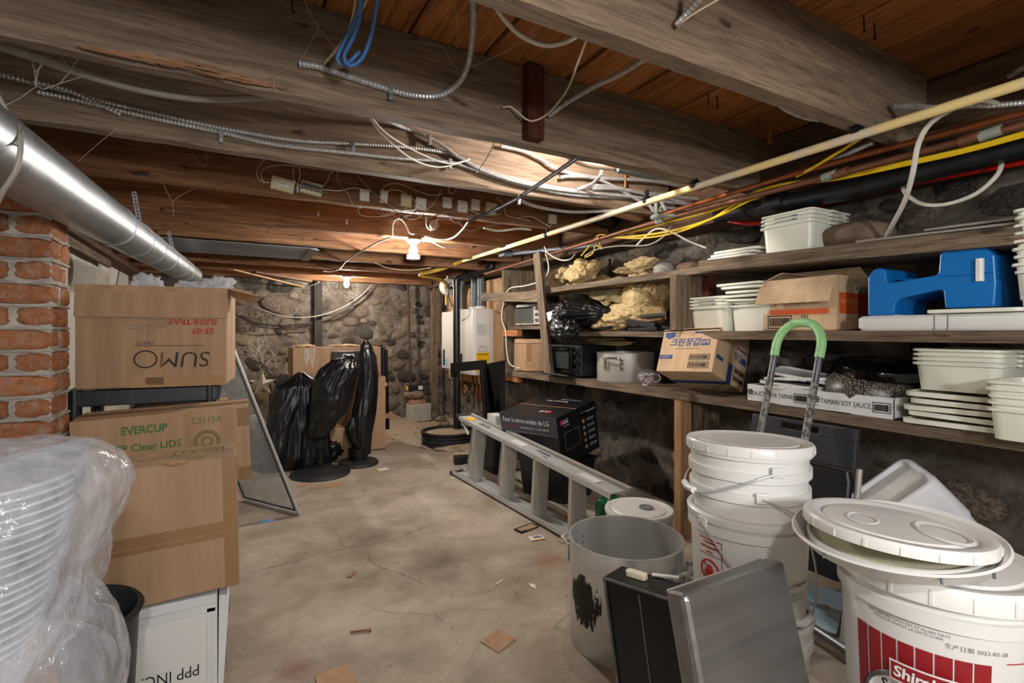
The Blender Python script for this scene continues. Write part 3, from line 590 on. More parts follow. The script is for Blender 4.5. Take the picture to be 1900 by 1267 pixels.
cable('white cable curling round the top of the shelf post', [P(1010, 458, X=2.2), P(1020, 472, X=2.2), P(1040, 482, X=2.22), P(1058, 481, X=2.25), P(1068, 470, X=2.3)], .006, 'white_wire', 'white_cable', False)
cable('white cable running down the end panel of the shelves', [P(1012, 465, X=2.25), P(1018, 500, X=2.25), P(1005, 520, X=2.26), P(975, 530, X=2.26), P(945, 536, X=2.25), P(935, 560, X=2.25), P(931, 590, X=2.25), P(938, 615, X=2.25), P(940, 650, X=2.25), P(946, 675, X=2.25), P(965, 684, X=2.26)], .006, 'white_wire', 'white_cable', False)
# ---------------------------------------------------------------- shelving along the right wall
sh = T('wall_shelves', 'rough three-level plank shelving along the stone right wall', 'shelf', (2.48, 2.2, 0))
so = Vector((2.48, 2.2, 0))
def board(name, x0, x1, ya, yb, za, zb, t, m='old_wood_y'):
    b = B(); n = 24; rings = []
    for i in range(n+1):
        f = i/n; y = ya+(yb-ya)*f; z = za+(zb-za)*f+noise.noise(Vector((y*2, x0, 3)))*.004; e = noise.noise(Vector((y*6, 1, z)))*.006
        rings.append([Vector(p)-so for p in ((x0+e, y, z), (x1, y, z), (x1, y, z+t), (x0+e*.6, y, z+t))])
    return O(name, b.loft(rings), m, sh)
board('shelf_board', 2.27, 2.66, .1, 1.97, 1.475, 1.541, .062)
board('shelf_board', 2.28, 2.66, 1.9, 4.28, 1.532, 1.535, .04)
board('shelf_board', 2.27, 2.68, .1, 1.95, 1.165, 1.168, .043)
board('shelf_board', 2.28, 2.68, 1.95, 3.62, 1.176, 1.178, .034)
board('shelf_board', 2.30, 2.68, 3.45, 4.28, 1.235, 1.235, .03)
board('shelf_board', 2.25, 2.68, 2.02, 4.28, .815, .803, .045)
board('shelf_board', 2.28, 2.68, .1, 2.10, .808, .812, .046)
O('end_panel', B().box((0.0, 2.1, 1.02), (.44, .03, 1.62)), 'old_wood_z', sh, bev=.003)
for k in range(4): O('back_slat', B().box((.22, 1.15+k*.24, 1.68), (.02, .2, .26)), 'dark_wood_z', sh, bev=.002)
O('shelf_cleat', B().box((-.2, 1.95, .775), (.05, .3, .05)), 'plank_wood', sh, bev=.003)
O('shelf_cleat', B().box((-.2, 1.95, 1.2), (.05, .3, .06)), 'plank_wood', sh, bev=.003)
O('nailed_rail', B().bar(Vector((2.24, 4.72, 1.575))-so, Vector((2.24, 3.6, 1.50))-so, .03, .085), 'old_wood_y', sh, bev=.003)
O('post', B().bar(Vector((2.22, 3.60, 1.87))-so, Vector((2.22, 3.42, .87))-so, .03, .1, (0, 1, 0)), 'old_wood_z', sh, bev=.003)
O('post', B().box((-.16, -.11, 1.375), (.24, .05, .32)), 'old_wood_z', sh, bev=.003)
O('post', B().box((-.05, -.17, 1.375), (.06, .05, .32)), 'redwood', sh, bev=.003)
O('post', B().box((-.18, -.09, .41), (.09, .05, .82)), 'new_wood_z', sh, bev=.003)
O('post', B().box((-.02, -.12, .41), (.2, .03, .80)), 'old_wood_z', sh, bev=.003)
# ---------------------------------------------------------------- plastic food tubs and lids
def tub_proto(w_, d, h, m):
    t = T('plastic_tub', 'x', 'tub'); b = B(); tp = .86
    b.rrect([(w_*tp, d*tp, .03, 0), (w_*.93, d*.93, .035, h-.009), (w_, d, .03, h-.009), (w_, d, .03, h), (w_*.925, d*.925, .035, h), (w_*tp*.98, d*tp*.98, .03, .004)], 4)
    O('tub_body', b, m, t, smooth=True, ang=50)
    b = B()
    for s in (-1, 1): b.box((0, s*(d/2+.003), h-.006), (.05, .014, .011))
    O('lip_tab', b, m, t, bev=.002); return t
def lid_proto(w_, d, m, th=.014):
    t = T('tub_lid', 'x', 'lid'); b = B()
    b.rrect([(w_*.94, d*.94, .03, 0), (w_, d, .03, .002), (w_, d, .03, th), (w_*.93, d*.93, .03, th), (w_*.91, d*.91, .03, th*.55)], 4)
    O('lid_plate', b, m, t, smooth=True, ang=50); b = B()
    for s in (-1, 1): b.box((0, s*(d/2+.004), th*.4), (.06, .016, th*.8))
    O('lid_tab', b, m, t, bev=.002); return t
def hide_proto(t):
    for c in list(t.children): bpy.data.objects.remove(c)
    bpy.data.objects.remove(t)
ORD = ['topmost', 'second from top', 'third from top', 'fourth from top', 'fifth from top', 'sixth from top', 'seventh from top', 'eighth from top', 'lowest of nine']
def stack(proto, n, x, y, z, dz, where, group, rz=0, jit=.004, sticker=False):
    for i in range(n):
        k = n-1-i
        o = dup(proto, (x+U(-jit, jit), y+U(-jit, jit), z+i*dz), rz+U(-.02, .02), 'white %s, %s, %s' % (proto.name.split('.')[0].split('_')[1], ORD[min(k, 8)], where)); o['group'] = group
        if sticker and k in (1, 2):
            h = sticker; patch('brand_strip', o, 'ink_grey', 'L', (-.5*h[1]-.001, 0, h[0]-.005), h[2]*.35, .004); patch('brand_logo', o, 'ink_blue', 'L', (-.5*h[1]-.0016, -h[2]*.2, h[0]-.005), .025, .0055)
tub = tub_proto(.33, .27, .135, 'cream_plastic'); lid = lid_proto(.33, .27, 'cream_plastic')
ST = (.135, .33, .27)
stack(tub, 4, 2.47, 1.95, 1.211, .019, 'in the stack by the middle shelf post', 'tubs stacked on the middle shelf', sticker=ST)
stack(tub, 2, 2.50, 1.70, 1.211, .019, 'under the loose lids beside the noodle carton', 'tubs stacked on the middle shelf')
for i in range(5):
    dx, dy, a = ((0, .01, .02), (-.01, .03, -.05), (.01, .0, .03), (0, .02, -.1), (0, .05, .04))[i]
    o = dup(lid, (2.48+dx, 1.72+dy, 1.368+i*.021), (U(-.03, .03), U(-.04, .04), a), 'white tub lid, %s of the loose pile beside the noodle carton' % ORD[4-i]); o['group'] = 'loose lids on the middle shelf'
stack(tub, 4, 2.48, 1.50, 1.588, .019, 'left of the boulder on the top shelf', 'tubs on the top shelf', sticker=ST)
for i in range(3):
    o = dup(lid, (2.47+.01*i, 1.82-.012*i, 1.599+i*.017), (0, 0, .05*i-.04), 'white tub lid, %s of the flat pile on the top shelf' % ORD[2-i]); o['group'] = 'lids on the top shelf'
tubl = tub_proto(.34, .27, .105, 'cream_plastic')
stack(tubl, 4, 2.46, .84, .985, .017, 'on the lid pile of the lowest shelf', 'tubs on the lowest shelf')
lid2 = lid_proto(.36, .30, 'cream_plastic', .019)
for i in range(5):
    o = dup(lid2, (2.44+U(-.015, .015), .83+U(-.02, .02), .858+i*.0252), (U(-.02, .02), 0, U(-.05, .05)), 'deep white lid, %s, under the tubs on the lowest shelf' % ORD[4-i]); o['group'] = 'lids under the tubs on the lowest shelf'
t2 = tub_proto(.28, .22, .12, 'cream_plastic')
stack(t2, 9, 2.40, .565, 1.285, .0255, 'in the tall right stack on middle shelf', 'tall tub stack on the middle shelf', sticker=(.12, .28, .22))
t3 = tub_proto(.26, .2, .1, 'cream_plastic')
stack(t3, 5, 2.26, .60, .86, .022, 'in the small right stack on lowest shelf', 'small tub stack on the lowest shelf')
o = dup(lid, (2.42, .78, 1.272), (0, 0, .03), 'flat white tub lid lying under the blue stool')
for q in (tub, tubl, lid, lid2, t2, t3): hide_proto(q)
# ---------------------------------------------------------------- cartons
def carton(name, label, loc, rot, dims, m='cardboard', cat='box', tape='tape', open_top=False, group=None, bev=.004):
    w_, d, h = dims; t = T(name, label, cat, loc, rot, group); b = B(); th = .005
    if open_top:
        for c, s in (((0, -d/2+th/2, h/2), (w_, th, h)), ((0, d/2-th/2, h/2), (w_, th, h)), ((-w_/2+th/2, 0, h/2), (th, d-2*th, h)), ((w_/2-th/2, 0, h/2), (th, d-2*th, h)), ((0, 0, th/2), (w_, d, th))): b.box(c, s)
        O('carton_body', b, m, t)
    else:
        b.box((0, 0, h/2), (w_, d, h)); O('carton_body', b, m, t, bev=bev)
        s = B()
        for sg in (-1, 1): s.box((0, sg*.002, h+.0006), (w_*.995, .0016, .002))
        O('flap_seam', s, 'cardboard_edge', t)
    if tape:
        q = B()
        if not open_top: q.box((0, 0, h+.001), (w_+.001, .05, .0012))
        for sx in (-1, 1): q.box((sx*(w_/2+.0008), 0, h-.04 if not open_top else .04), (.0012, .05, .08))
        O('packing_tape', q, tape, t)
    return t
def flap(t, m, hinge, along, out, ln, th=.004, n=6, wob=.006, seed=0):  # a cardboard flap: hinge start, edge vector, outward vector
    h, a, o_ = Vector(hinge), Vector(along), Vector(out); nrm = a.cross(o_).normalized(); rings = []
    for i in range(n+1):
        f = i/n; p = h+o_*ln*f+nrm*wob*math.sin(f*3+seed); rings.append([p, p+a*.5+nrm*wob*fz((seed, i, 0), .7, 1), p+a, p+a+nrm*th, p+a*.5+nrm*(th+wob*fz((seed, i, 0), .7, 1)), p+nrm*th])
    return O('flap', B().loft(rings), m, t)
# glove carton tilted on the lowest shelf
g = carton('glove_carton', 'tilted pale carton of disposable gloves with blue Korean lettering on the lowest shelf', (2.33, 2.02, .922), (R(-22.5), R(-2.4), R(-80.0)), (.345, .345, .247), 'cardboard_light', tape=None)
w_, d, h = .345, .345, .247; fy = -d/2-.0012
text('크린장갑', .052, g, 'ink_blue', 'F', (-.02, fy, .172), sx=1.0, shear=.15, bold=.0012)
patch('print_block', g, 'ink_blue', 'F', (.105, fy+.0006, .172), .055, .035); text('50매', .026, g, 'cardboard_light', 'F', (.105, fy-.0008, .172), bold=.0006)
text('CLEAN DISPOSABLE GLOVES', .0125, g, 'ink_grey', 'F', (0, fy, .136))
patch('print_block', g, 'ink_blue', 'F', (.1, fy+.0006, .232), .13, .011)
b = B(); b.M = Matrix.Translation((-.125, fy, .218)) @ FACE['F']; b.prism([(-.03, .02), (-.03, -.006), (0, -.022), (.03, -.006), (.03, .02)], .001); O('print_emblem', b, 'ink_blue', g); text('크린랩', .016, g, 'ink_white', 'F', (-.125, fy-.0008, .222))
patch('print_block', g, 'ink_blue', 'F', (-.125, fy+.0006, .087), .085, .024); text('C0K070', .015, g, 'cardboard_light', 'F', (-.125, fy-.0008, .087))
text('WEIGHT  5kg', .012, g, 'ink_grey', 'F', (-.125, fy, .062)); text("Q'TY   20 S", .012, g, 'ink_grey', 'F', (-.125, fy, .042))
barcode(g, 'F', (.085, fy, .085), .1, .022); barcode(g, 'F', (.085, fy, .04), .1, .022); text('880 1234 5678', .008, g, 'ink_grey', 'F', (.085, fy, .015))
rx = w_/2+.0012
patch('print_block', g, 'ink_blue', 'R', (rx-.0006, -.12, .10), .07, .022); text('장갑', .05, g, 'ink_blue', 'R', (rx, .06, .165), bold=.001); patch('print_block', g, 'ink_blue', 'R', (rx-.0006, .128, .165), .05, .035); patch('print_block', g, 'ink_blue', 'R', (rx-.0006, .1, .22), .12, .01)
barcode(g, 'R', (rx, .10, .09), .1, .022); barcode(g, 'R', (rx, .10, .045), .1, .022)
patch('blue_tape', g, 'ink_blue', 'R', (rx, 0, .055), .045, .11); O('blue_tape', B().box((0, 0, -.001), (w_+.003, .045, .0015)), 'ink_blue', g)
flap(g, 'cardboard_light', (-w_/2, -d/2, h), (w_, 0, 0), (0, .93, .36), .17, seed=1); flap(g, 'cardboard_light', (w_/2, d/2, h), (0, -d, 0), (.15, 0, .98), .0001, n=1)
b = B(); b.loft([[(w_/2-.004, -d/2, h), (w_/2, -d/2, h), (w_/2, d/2, h), (w_/2-.004, d/2, h)], [(w_/2-.01, -d/4, h+.07), (w_/2-.006, -d/4, h+.07), (w_/2-.006, d/2-.02, h+.12), (w_/2-.01, d/2-.02, h+.12)]]); O('flap', b, 'cardboard_light', g)
# noodle carton
nd = carton('noodle_carton', 'open carton of hot and spicy noodles with an orange band and hanging flap', (2.50, 1.46, 1.212), R(-88.4), (.35, .29, .25), 'cardboard_light', tape=None, open_top=True)
w_, d, h = .35, .29, .25; fy = -d/2-.001; rx = w_/2+.001
flap(nd, 'cardboard_light', (-w_/2-.002, -d/2, h), (w_+.004, 0, 0), (0, -.45, -.89), .135, seed=3, wob=.01)
flap(nd, 'cardboard_light', (w_/2, d/2, h), (-w_, 0, 0), (0, -.75, .35), .12, seed=4); flap(nd, 'cardboard_light', (-w_/2, d/2, h), (0, -d, 0), (.85, 0, .2), .12, seed=5)
patch('orange_band', nd, 'ink_orange', 'R', (rx, 0, .125), d-.04, .095); text('HOT & SPICY NOODLE', .028, nd, 'cardboard_light', 'R', (rx+.001, 0, .132), sx=.8); text('Stir-Fried Noodles', .012, nd, 'cardboard_light', 'R', (rx+.001, .03, .1))
b = B(); b.M = Matrix.Translation((rx+.001, .02, .19)) @ FACE['R']; b.prism([(-.016, .02), (-.016, -.012), (0, -.022), (.016, -.012), (.016, .02)], .001); O('print_emblem', b, 'ink_white', nd); patch('print_block', nd, 'ink_grey', 'R', (rx+.0022, .02, .195), .016, .018)
patch('orange_band', nd, 'ink_orange', 'F', (0, fy, .09), .28, .025); barcode(nd, 'F', (-.09, fy, .042), .1, .04); text('매운', .035, nd, 'ink_black', 'F', (.035, fy, .05), 90)
b = B(); b.M = Matrix.Translation((rx, -.045, .035)) @ FACE['R'];
for s in (-1, 1): b.box((0, s*.016, 0), (.08, .0015, .001)).box((s*.04, 0, 0), (.0015, .032, .001))
O('print_frame', b, 'ink_orange', nd)
# POLY carton at the left end
pc = carton('small_carton', 'plain open carton with black capitals at the left end of the lowest shelf', (2.44, 4.05, .856), R(-42), (.27, .30, .25), 'cardboard', open_top=True)
text('POLY', .035, pc, 'ink_black', 'R', (.137, .04, .13)); patch('label_patch', pc, 'cardboard_edge', 'F', (.0, -.152, .07), .06, .07); patch('packing_strip', pc, 'tape', 'F', (0, -.152, .17), .045, .16)
for k, tx in enumerate(('HAND CUTLERY', 'CASE PACK')): text(tx, .014, pc, 'ink_grey', 'F', (-.03, -.152, .17-.02*k))
flap(pc, 'cardboard', (-.135, -.15, .25), (.27, 0, 0), (0, .45, .7), .06, seed=2)
# soy sauce trays
def soy_tray(label, y, words, end=None):
    t = T('display_tray', label, 'tray', (2.405, y, .857), R(-90)); w_, d, h = .325, .24, .085; b = B(); th = .004
    for c, s in (((0, -d/2+th/2, h/2), (w_, th, h)), ((0, d/2-th/2, h/2), (w_, th, h)), ((-w_/2+th/2, 0, h/2), (th, d, h)), ((w_/2-th/2, 0, h/2), (th, d, h)), ((0, 0, th/2), (w_, d, th))): b.box(c, s)
    O('tray_body', b, 'white_card', t); fy = -d/2-.001
    text(words, .031, t, 'ink_black', 'F', (-.022, fy, .042), sx=.72); barcode(t, 'F', (.118, fy, .042), .055, .026)
    b = B(); b.M = Matrix.Translation((-.142, fy, .048)) @ FACE['F']
    for k, (zz, ww) in enumerate(((.012, .02), (.006, .028), (0, .03), (-.006, .028), (-.012, .02))): b.box((0, zz, 0), (ww, .0042, .001))
    O('print_emblem', b, 'ink_black', t); text('SAN-J', .009, t, 'ink_black', 'F', (-.142, fy, .022))
    if end: text(end, .026, t, 'ink_black', 'R', (w_/2+.001, -.03, .042))
    return t
soy_tray('white card tray with French soy sauce lettering, behind the hand truck', 1.515, 'SAUCE SOYA TAMARI')
soy_tray('white card tray with English soy sauce lettering under the black platters', 1.185, 'TAMARI SOY SAUCE', 'ORGANIC')
# shallow white lids standing in the left tray
for i in range(4):
    t = T('container_lid', ('lowest', 'second', 'third', 'tilted top')[i]+' white container lid piled in the French lettered tray', 'lid', (2.40+.01*i, 1.51-.015*i, .925+i*.021), (R((-4, 3, -3, 9)[i]), R((3, -2, 4, -5)[i]), .1*i), 'container lids in the left tray')
    O('lid_plate', B().rrect([(.2, .27, .03, 0), (.21, .28, .03, .004), (.21, .28, .03, .016), (.2, .27, .03, .016), (.19, .26, .03, .008)], 4), 'white_plastic', t, smooth=True, ang=50); O('lid_tab', B().box((-.11, 0, .006), (.02, .06, .012)), 'white_plastic', t, bev=.002)
# black party platters
t = T('round_platter', 'black fluted round platter lying tilted over the patterned one', 'platter', (2.49, 1.17, 1.03), (R(8), R(-7), 0))
n = 120; b = B(); b.loft([[((r+(.003 if j % 2 else 0)*k)*math.cos(2*PI*j/n), (r+(.003 if j % 2 else 0)*k)*math.sin(2*PI*j/n), z) for j in range(n)] for r, z, k in ((.178, -.004, 0), (.182, 0, 0), (.176, .004, 1), (.165, .034, 1), (.155, .038, 0), (.001, .042, 0))], cap=(False, True)); O('platter_rim', b, 'black_gloss', t, smooth=True)
t = T('patterned_platter', 'speckled black lacquer platter bulging out of the soy sauce tray', 'platter', (2.46, 1.19, .915), (R(6), R(2), 0))
b = B(); b.lathe([(.165, -.02), (.175, 0), (.178, .03), (.168, .07), (.14, .105), (.09, .12), (.001, .125)], 64, cap=(False, True)); O('platter_body', b, 'tray_pattern', t, smooth=True)
# wide aluminium pot on the lowest shelf
def potbody(r, h, t=.004): return B().lathe([(r*.985, 0), (r, .006), (r, h-.006), (r+.006, h-.003), (r+.006, h), (r-t, h), (r-t, .016), (.001, .012)], 64)
t = T('stock_pot', 'wide dented aluminium stock pot with two loop handles on the lowest shelf', 'pot', (2.50, 2.83, .857))
O('pot_body', potbody(.205, .205), 'aluminum_dull', t, smooth=True)
def loop_handle(t, r, z, a, m='chrome'):
    ca, sa = math.cos(a), math.sin(a); E = Vector((ca, sa, 0)); S = Vector((-sa, ca, 0)); b = B()
    b.tube(spline([E*(r+.0)+S*.06+Vector((0, 0, z)), E*(r+.03)+S*.058+Vector((0, 0, z+.02)), E*(r+.045)+S*.045+Vector((0, 0, z+.024)), E*(r+.045)-S*.045+Vector((0, 0, z+.024)), E*(r+.03)-S*.058+Vector((0, 0, z+.02)), E*r-S*.06+Vector((0, 0, z))], .012), .0075, 10)
    o = O('loop_handle', b, m, t, smooth=True)
    for s in (-1, 1):
        b = B(); b.box(E*(r+.003)+S*.06*s+Vector((0, 0, z-.022)), (.006, .03, .075), (0, 0, a)); q = O('handle_lug', b, m, o, bev=.006)
        for k in (-.008, -.034):
            c = E*(r+.008)+S*.06*s+Vector((0, 0, z+k)); O('rivet', B().ico(c, .007, 1), m, o, smooth=True)
loop_handle(t, .205, .145, R(206)); loop_handle(t, .205, .145, R(26))
# wrapped teacup
t = T('teacup', 'small flowered teacup in clear wrap on the front of the lowest shelf', 'cup', (2.36, 2.47, .858))
O('cup_body', B().lathe([(.026, 0), (.03, .004), (.024, .012), (.042, .035), (.05, .07), (.054, .078), (.051, .078), (.046, .07), (.03, .02), (.001, .012)], 36), 'mug', t, smooth=True)
O('cup_handle', B().tube(spline([(.046, -.02, .065), (.062, -.045, .07), (.068, -.055, .045), (.05, -.04, .025), (.035, -.022, .028)], .008), .005, 8), 'mug', t, smooth=True)
O('clear_wrap', B().ico((.005, -.015, .05), (.072, .085, .056), 3, lambda p: 1+.12*noise.noise(p*5)), 'wrap_clear', t, smooth=True, ang=180)
# black countertop oven
t = T('countertop_oven', 'black countertop oven with a dark glass door under the garbage bag', 'oven', (2.46, 3.32, .855), R(-90)); w_, d, h = .44, .36, .25
O('oven_shell', B().box((0, .01, h/2+.008), (w_, d-.02, h-.012)), 'black_plastic', t, bev=.008)
O('oven_door', B().box((-.03, -d/2-.002, h/2+.01), (w_-.1, .02, h-.05)), 'black_gloss', t, bev=.004)
O('door_glass', B().box((-.03, -d/2-.013, h/2+.015), (w_-.17, .004, h-.11)), 'oven_glass', t); O('door_handle', B().tube([(-.17, -d/2-.035, h-.03), (.11, -d/2-.035, h-.03)], .008, 10).box((-.16, -d/2-.02, h-.03), (.012, .03, .012)).box((.1, -d/2-.02, h-.03), (.012, .03, .012)), 'black_metal', t, smooth=True)
O('door_chrome', B().box((-.03, -d/2-.013, .045), (w_-.12, .004, .004)), 'chrome', t)
for k in range(3): O('control_knob', B().lathe([(.017, 0), (.016, .015), (.001, .016)], 20), 'black_metal', t, (.185, -d/2, .06+.065*k), (PI/2, 0, 0), smooth=True)
kp = T('printed_keypad', 'flat black keypad panel covered in white printing, leaning out below the oven door', 'panel', (2.235, 3.3, .868), (R(-12), 0, R(-90))); O('keypad_plate', B().box((0, 0, 0), (.36, .11, .012)), 'black_plastic', kp, bev=.003)
b = B(); q = random.Random(3)
for i in range(22):
    for j in range(5):
        if q.random() < .75: b.box((-.165+i*.0155, -.042+j*.02, .0066), (q.uniform(.004, .012), q.uniform(.002, .006), .001))
O('keypad_print', b, 'ink_grey', kp)
# toaster oven on the short board
t = T('toaster_oven', 'silver toaster oven with a glass door on the short top-left board', 'toaster oven', (2.47, 3.98, 1.266), R(-80)); w_, d, h = .36, .28, .2
O('oven_shell', B().rrect([(w_, d, .02, .012), (w_, d, .02, h-.02), (w_-.03, d-.02, .02, h)], 4), 'aluminum_dull', t, smooth=True)
O('door_frame', B().box((-.04, -d/2-.006, .1), (.26, .014, .15)), 'chrome', t, bev=.006); O('door_glass', B().box((-.04, -d/2-.0145, .095), (.215, .004, .1)), 'oven_glass', t)
O('door_handle', B().tube([(-.15, -d/2-.035, .165), (.07, -d/2-.035, .165)], .007, 8).box((-.14, -d/2-.02, .165), (.01, .03, .01)).box((.06, -d/2-.02, .165), (.01, .03, .01)), 'black_plastic', t, smooth=True)
for k in range(3): O('control_knob', B().lathe([(.016, 0), (.014, .018), (.001, .019)], 18), 'chrome', t, (.14, -d/2, .05+.05*k), (PI/2, 0, 0), smooth=True)
for x in (-.14, .14):
    for y in (-.1, .1): O('foot', B().lathe([(.012, 0), (.014, .012)], 12), 'black_plastic', t, (x, y, 0))
# blue step stool
t = T('step_stool', 'bright blue moulded plastic child step stool lying on the white slab', 'stool', (2.44, .93, 1.272), R(-90))
prof = [(-.2, .0), (-.105, 0), (-.1, .045), (-.085, .065), (.045, .09), (.055, .085), (.06, .02), (.2, .02), (.205, .1), (.2, .2), (.17, .232), (.055, .235), (.045, .225), (.04, .155), (.03, .145), (-.12, .13), (-.13, .14), (-.135, .185), (-.155, .195), (-.18, .19), (-.2, .16)]
b = B(); b.loft([[(x, y, z) for x, z in prof] for y in (-.13, .13)]); O('stool_body', b, 'blue_plastic', t, bev=.012)
O('stool_tread', B().box((-.05, 0, .1395), (.14, .16, .008), (0, R(6), 0)), 'blue_plastic', t, bev=.004); O('seam_line', B().box((0.13, -.1435, .14), (.14, .002, .004)), 'blue_plastic', t)
O('rubber_strip', B().tube([(.165, -.142, .19), (.165, -.142, .11)], .012, 10), 'white_plastic', t, smooth=True); O('foot_pad', B().box((-.15, -.06, -.004), (.09, .12, .014)), 'white_plastic', t, bev=.004)
# white plastic slab
t = T('white_slab', 'long white moulded plastic slab along the front of the middle shelf', 'board', (2.43, .76, 1.2095), R(-90)); w_ = .8
O('slab_body', B().rrect([(w_-.02, .28, .02, 0), (w_, .3, .025, .012), (w_, .3, .025, .05), (w_-.02, .28, .02, .06)], 5), 'white_plastic', t, smooth=True); O('slab_groove', B().box((-.13, -.1505, .03), (.003, .002, .055)).box((-.09, -.1505, .03), (.003, .002, .055)), 'ink_grey', t)
# boulder, rock and thin strips on the top shelf
t = tag(O('boulder', B().ico((0, 0, 0), (.15, .12, .07), 4, lambda p: 1+.07*noise.noise(p*2)+.02*noise.noise(p*6)), 'boulder', loc=(2.50, 1.27, 1.645), rot=(0, 0, PI/2), smooth=True, ang=180), 'smooth oval brown boulder resting on the top shelf', 'rock')
p = P(1232, 482, X=2.42); tag(O('pale_rock', B().ico((0, 0, 0), (.07, .06, .045), 3, lambda p: 1+.25*noise.noise(p*1.7)), 'concrete_block', loc=(p.x, p.y, 1.608), smooth=True), 'pale chalky rock on the top shelf beside the insulation', 'rock')
tag(O('brown_rock', B().ico((0, 0, 0), (.06, .1, .035), 3, lambda p: 1+.25*noise.noise(p*1.9+Vector((4, 0, 0)))), 'boulder', loc=(2.45, 2.19, 1.602), smooth=True), 'flat brown stone on the top shelf beside the pale rock', 'rock')
for i, (a, c, ww) in enumerate((((2.33, 1.18), (2.36, .3), .03), ((2.42, .97), (2.45, .2), .05))):
    tag(O('trim_strip', B().bar((a[0], a[1], 1.588+.02*i), (c[0], c[1], 1.565+.03*i), ww, .01), 'grey_wire', bev=.001), ('front' if i == 0 else 'rear')+' thin grey trim strip lying on the right end of the top shelf', 'strip')
# yellow insulation clumps
def fluff(label, c, r, seed, m='insulation', sub=5, zmin=None):
    q = Vector((seed*3.1, seed, 1))
    def f(p): return .85+.42*noise.noise(p*1.2+q)+.16*noise.noise(p*3.1+q)+.07*noise.noise(p*8+q)+.055*noise.noise(p*19+q)+.05*noise.noise(p*37+q)
    b = B().ico((0, 0, 0), r, sub, f)
    if zmin is not None: b.v = [(x, y, max(z, zmin-c[2]+.002+.003*math.sin(x*50))) for x, y, z in b.v]
    return tag(O('insulation_clump', b, m, loc=c, smooth=True, ang=180), label, 'insulation')
zt = 1.575
fluff('yellow insulation heap at the left of the top shelf', P(1080, 505, X=2.44), (.11, .19, .11), 1, sub=6, zmin=zt); fluff('dirty insulation lump beside the shelf post on the top shelf', P(1042, 512, X=2.4), (.08, .12, .07), 2, 'insulation_dirty', zmin=zt)
fluff('small insulation tuft on the top shelf next to the pale rock', P(1190, 492, X=2.48), (.08, .13, .06), 3, zmin=zt); fluff('loose insulation crumbs on the top shelf between the two heaps', P(1160, 502, X=2.46), (.07, .12, .03), 4, 'insulation_dirty', zmin=zt)
zt = 1.212
fluff('long insulation batt along the back of the middle shelf', P(1110, 550, X=2.56), (.10, .48, .17), 5, 'insulation_dirty', zmin=zt); fluff('thick insulation pile against the post on the middle shelf', P(1200, 556, X=2.52), (.16, .22, .19), 6, sub=6, zmin=zt)
fluff('fluffy insulation spilling to the front of the middle shelf', P(1152, 588, X=2.40), (.12, .24, .10), 7, sub=6, zmin=zt); fluff('tuft of insulation on the front edge below the garbage bag', P(1113, 603, X=2.32), (.05, .08, .035), 8, zmin=zt)
fluff('top tuft of insulation under the upper shelf board', P(1215, 530, X=2.58), (.1, .15, .07), 12, zmin=zt)
fluff('dark insulation hanging below the middle shelf boards', P(1130, 634, X=2.58), (.08, .3, .04), 9, 'insulation_dirty', 4); fluff('left shoulder of insulation behind the garbage bag', P(1055, 545, X=2.56), (.07, .14, .09), 10, 'insulation_dirty', zmin=zt)
for i, (x0, y0, x1, y1, X, hh, lb) in enumerate(((1192, 587, 1240, 582, 2.38, .02, 'upper black metal bar lying on the insulation'), (1165, 597, 1218, 604, 2.33, .035, 'flat black metal bracket at the front of the insulation'), (1167, 612, 1222, 610, 2.30, .02, 'lower black metal tube on the front edge of the middle shelf'), (1222, 604, 1252, 612, 2.36, .018, 'black metal rod pointing to the shelf post'), (1115, 609, 1133, 607, 2.30, .018, 'short black metal stub beside the garbage bag'))):
    tag(O('metal_bar', B().bar(P(x0, y0, X=X), P(x1, y1, X=X), .03, hh), 'black_metal', bev=.002), lb, 'metal bar')
p = P(1205, 593, X=2.42); tag(O('wood_offcut', B().bar(P(1185, 596, X=2.42), P(1232, 589, X=2.42), .05, .03), 'new_wood_y', bev=.002), 'pale wooden offcut between the black metal pieces', 'wood')
# knotted black garbage bag hanging off the middle shelf
def blob(rings, n, fold, seed, fine=.004):   # rings: (centre, axis-u, axis-v) -> folded plastic skin
    out = []
    for i, (c, u, v) in enumerate(rings):
        c, u, v = Vector(c), Vector(u), Vector(v); ring = []
        for j in range(n):
            a = 2*PI*j/n; e = u*math.cos(a)+v*math.sin(a); q = Vector((math.cos(a)*2.2, math.sin(a)*2.2, i*.045+seed))
            k = 1 + fold*(1-2*abs(noise.noise(q*1.6))-.4) + fold*.5*(1-2*abs(noise.noise(q*3.7+Vector((0, 0, i*.05))))-.4)
            ring.append(c+e*k+e.normalized()*noise.noise((c+e)*18)*fine*.6)
        out.append(ring)
    return B().loft(out)
def lerp_rings(keys, n):   # keys: (centre, u, v)
    out = []; m_ = len(keys)-1
    C_ = spline([k[0] for k in keys], 1e9) if False else None
    for i in range(n+1):
        f = i/n*m_; a = min(int(f), m_-1); t_ = f-a; s = t_*t_*(3-2*t_)
        out.append(tuple(Vector(keys[a][q]).lerp(Vector(keys[a+1][q]), t_ if q == 0 else s) for q in range(3)))
    return out
t = T('garbage_bag', 'knotted black garbage bag slumped over the front of the middle shelf', 'bag', (2.25, 3.05, 1.2)); to = Vector((2.25, 3.05, 1.2))
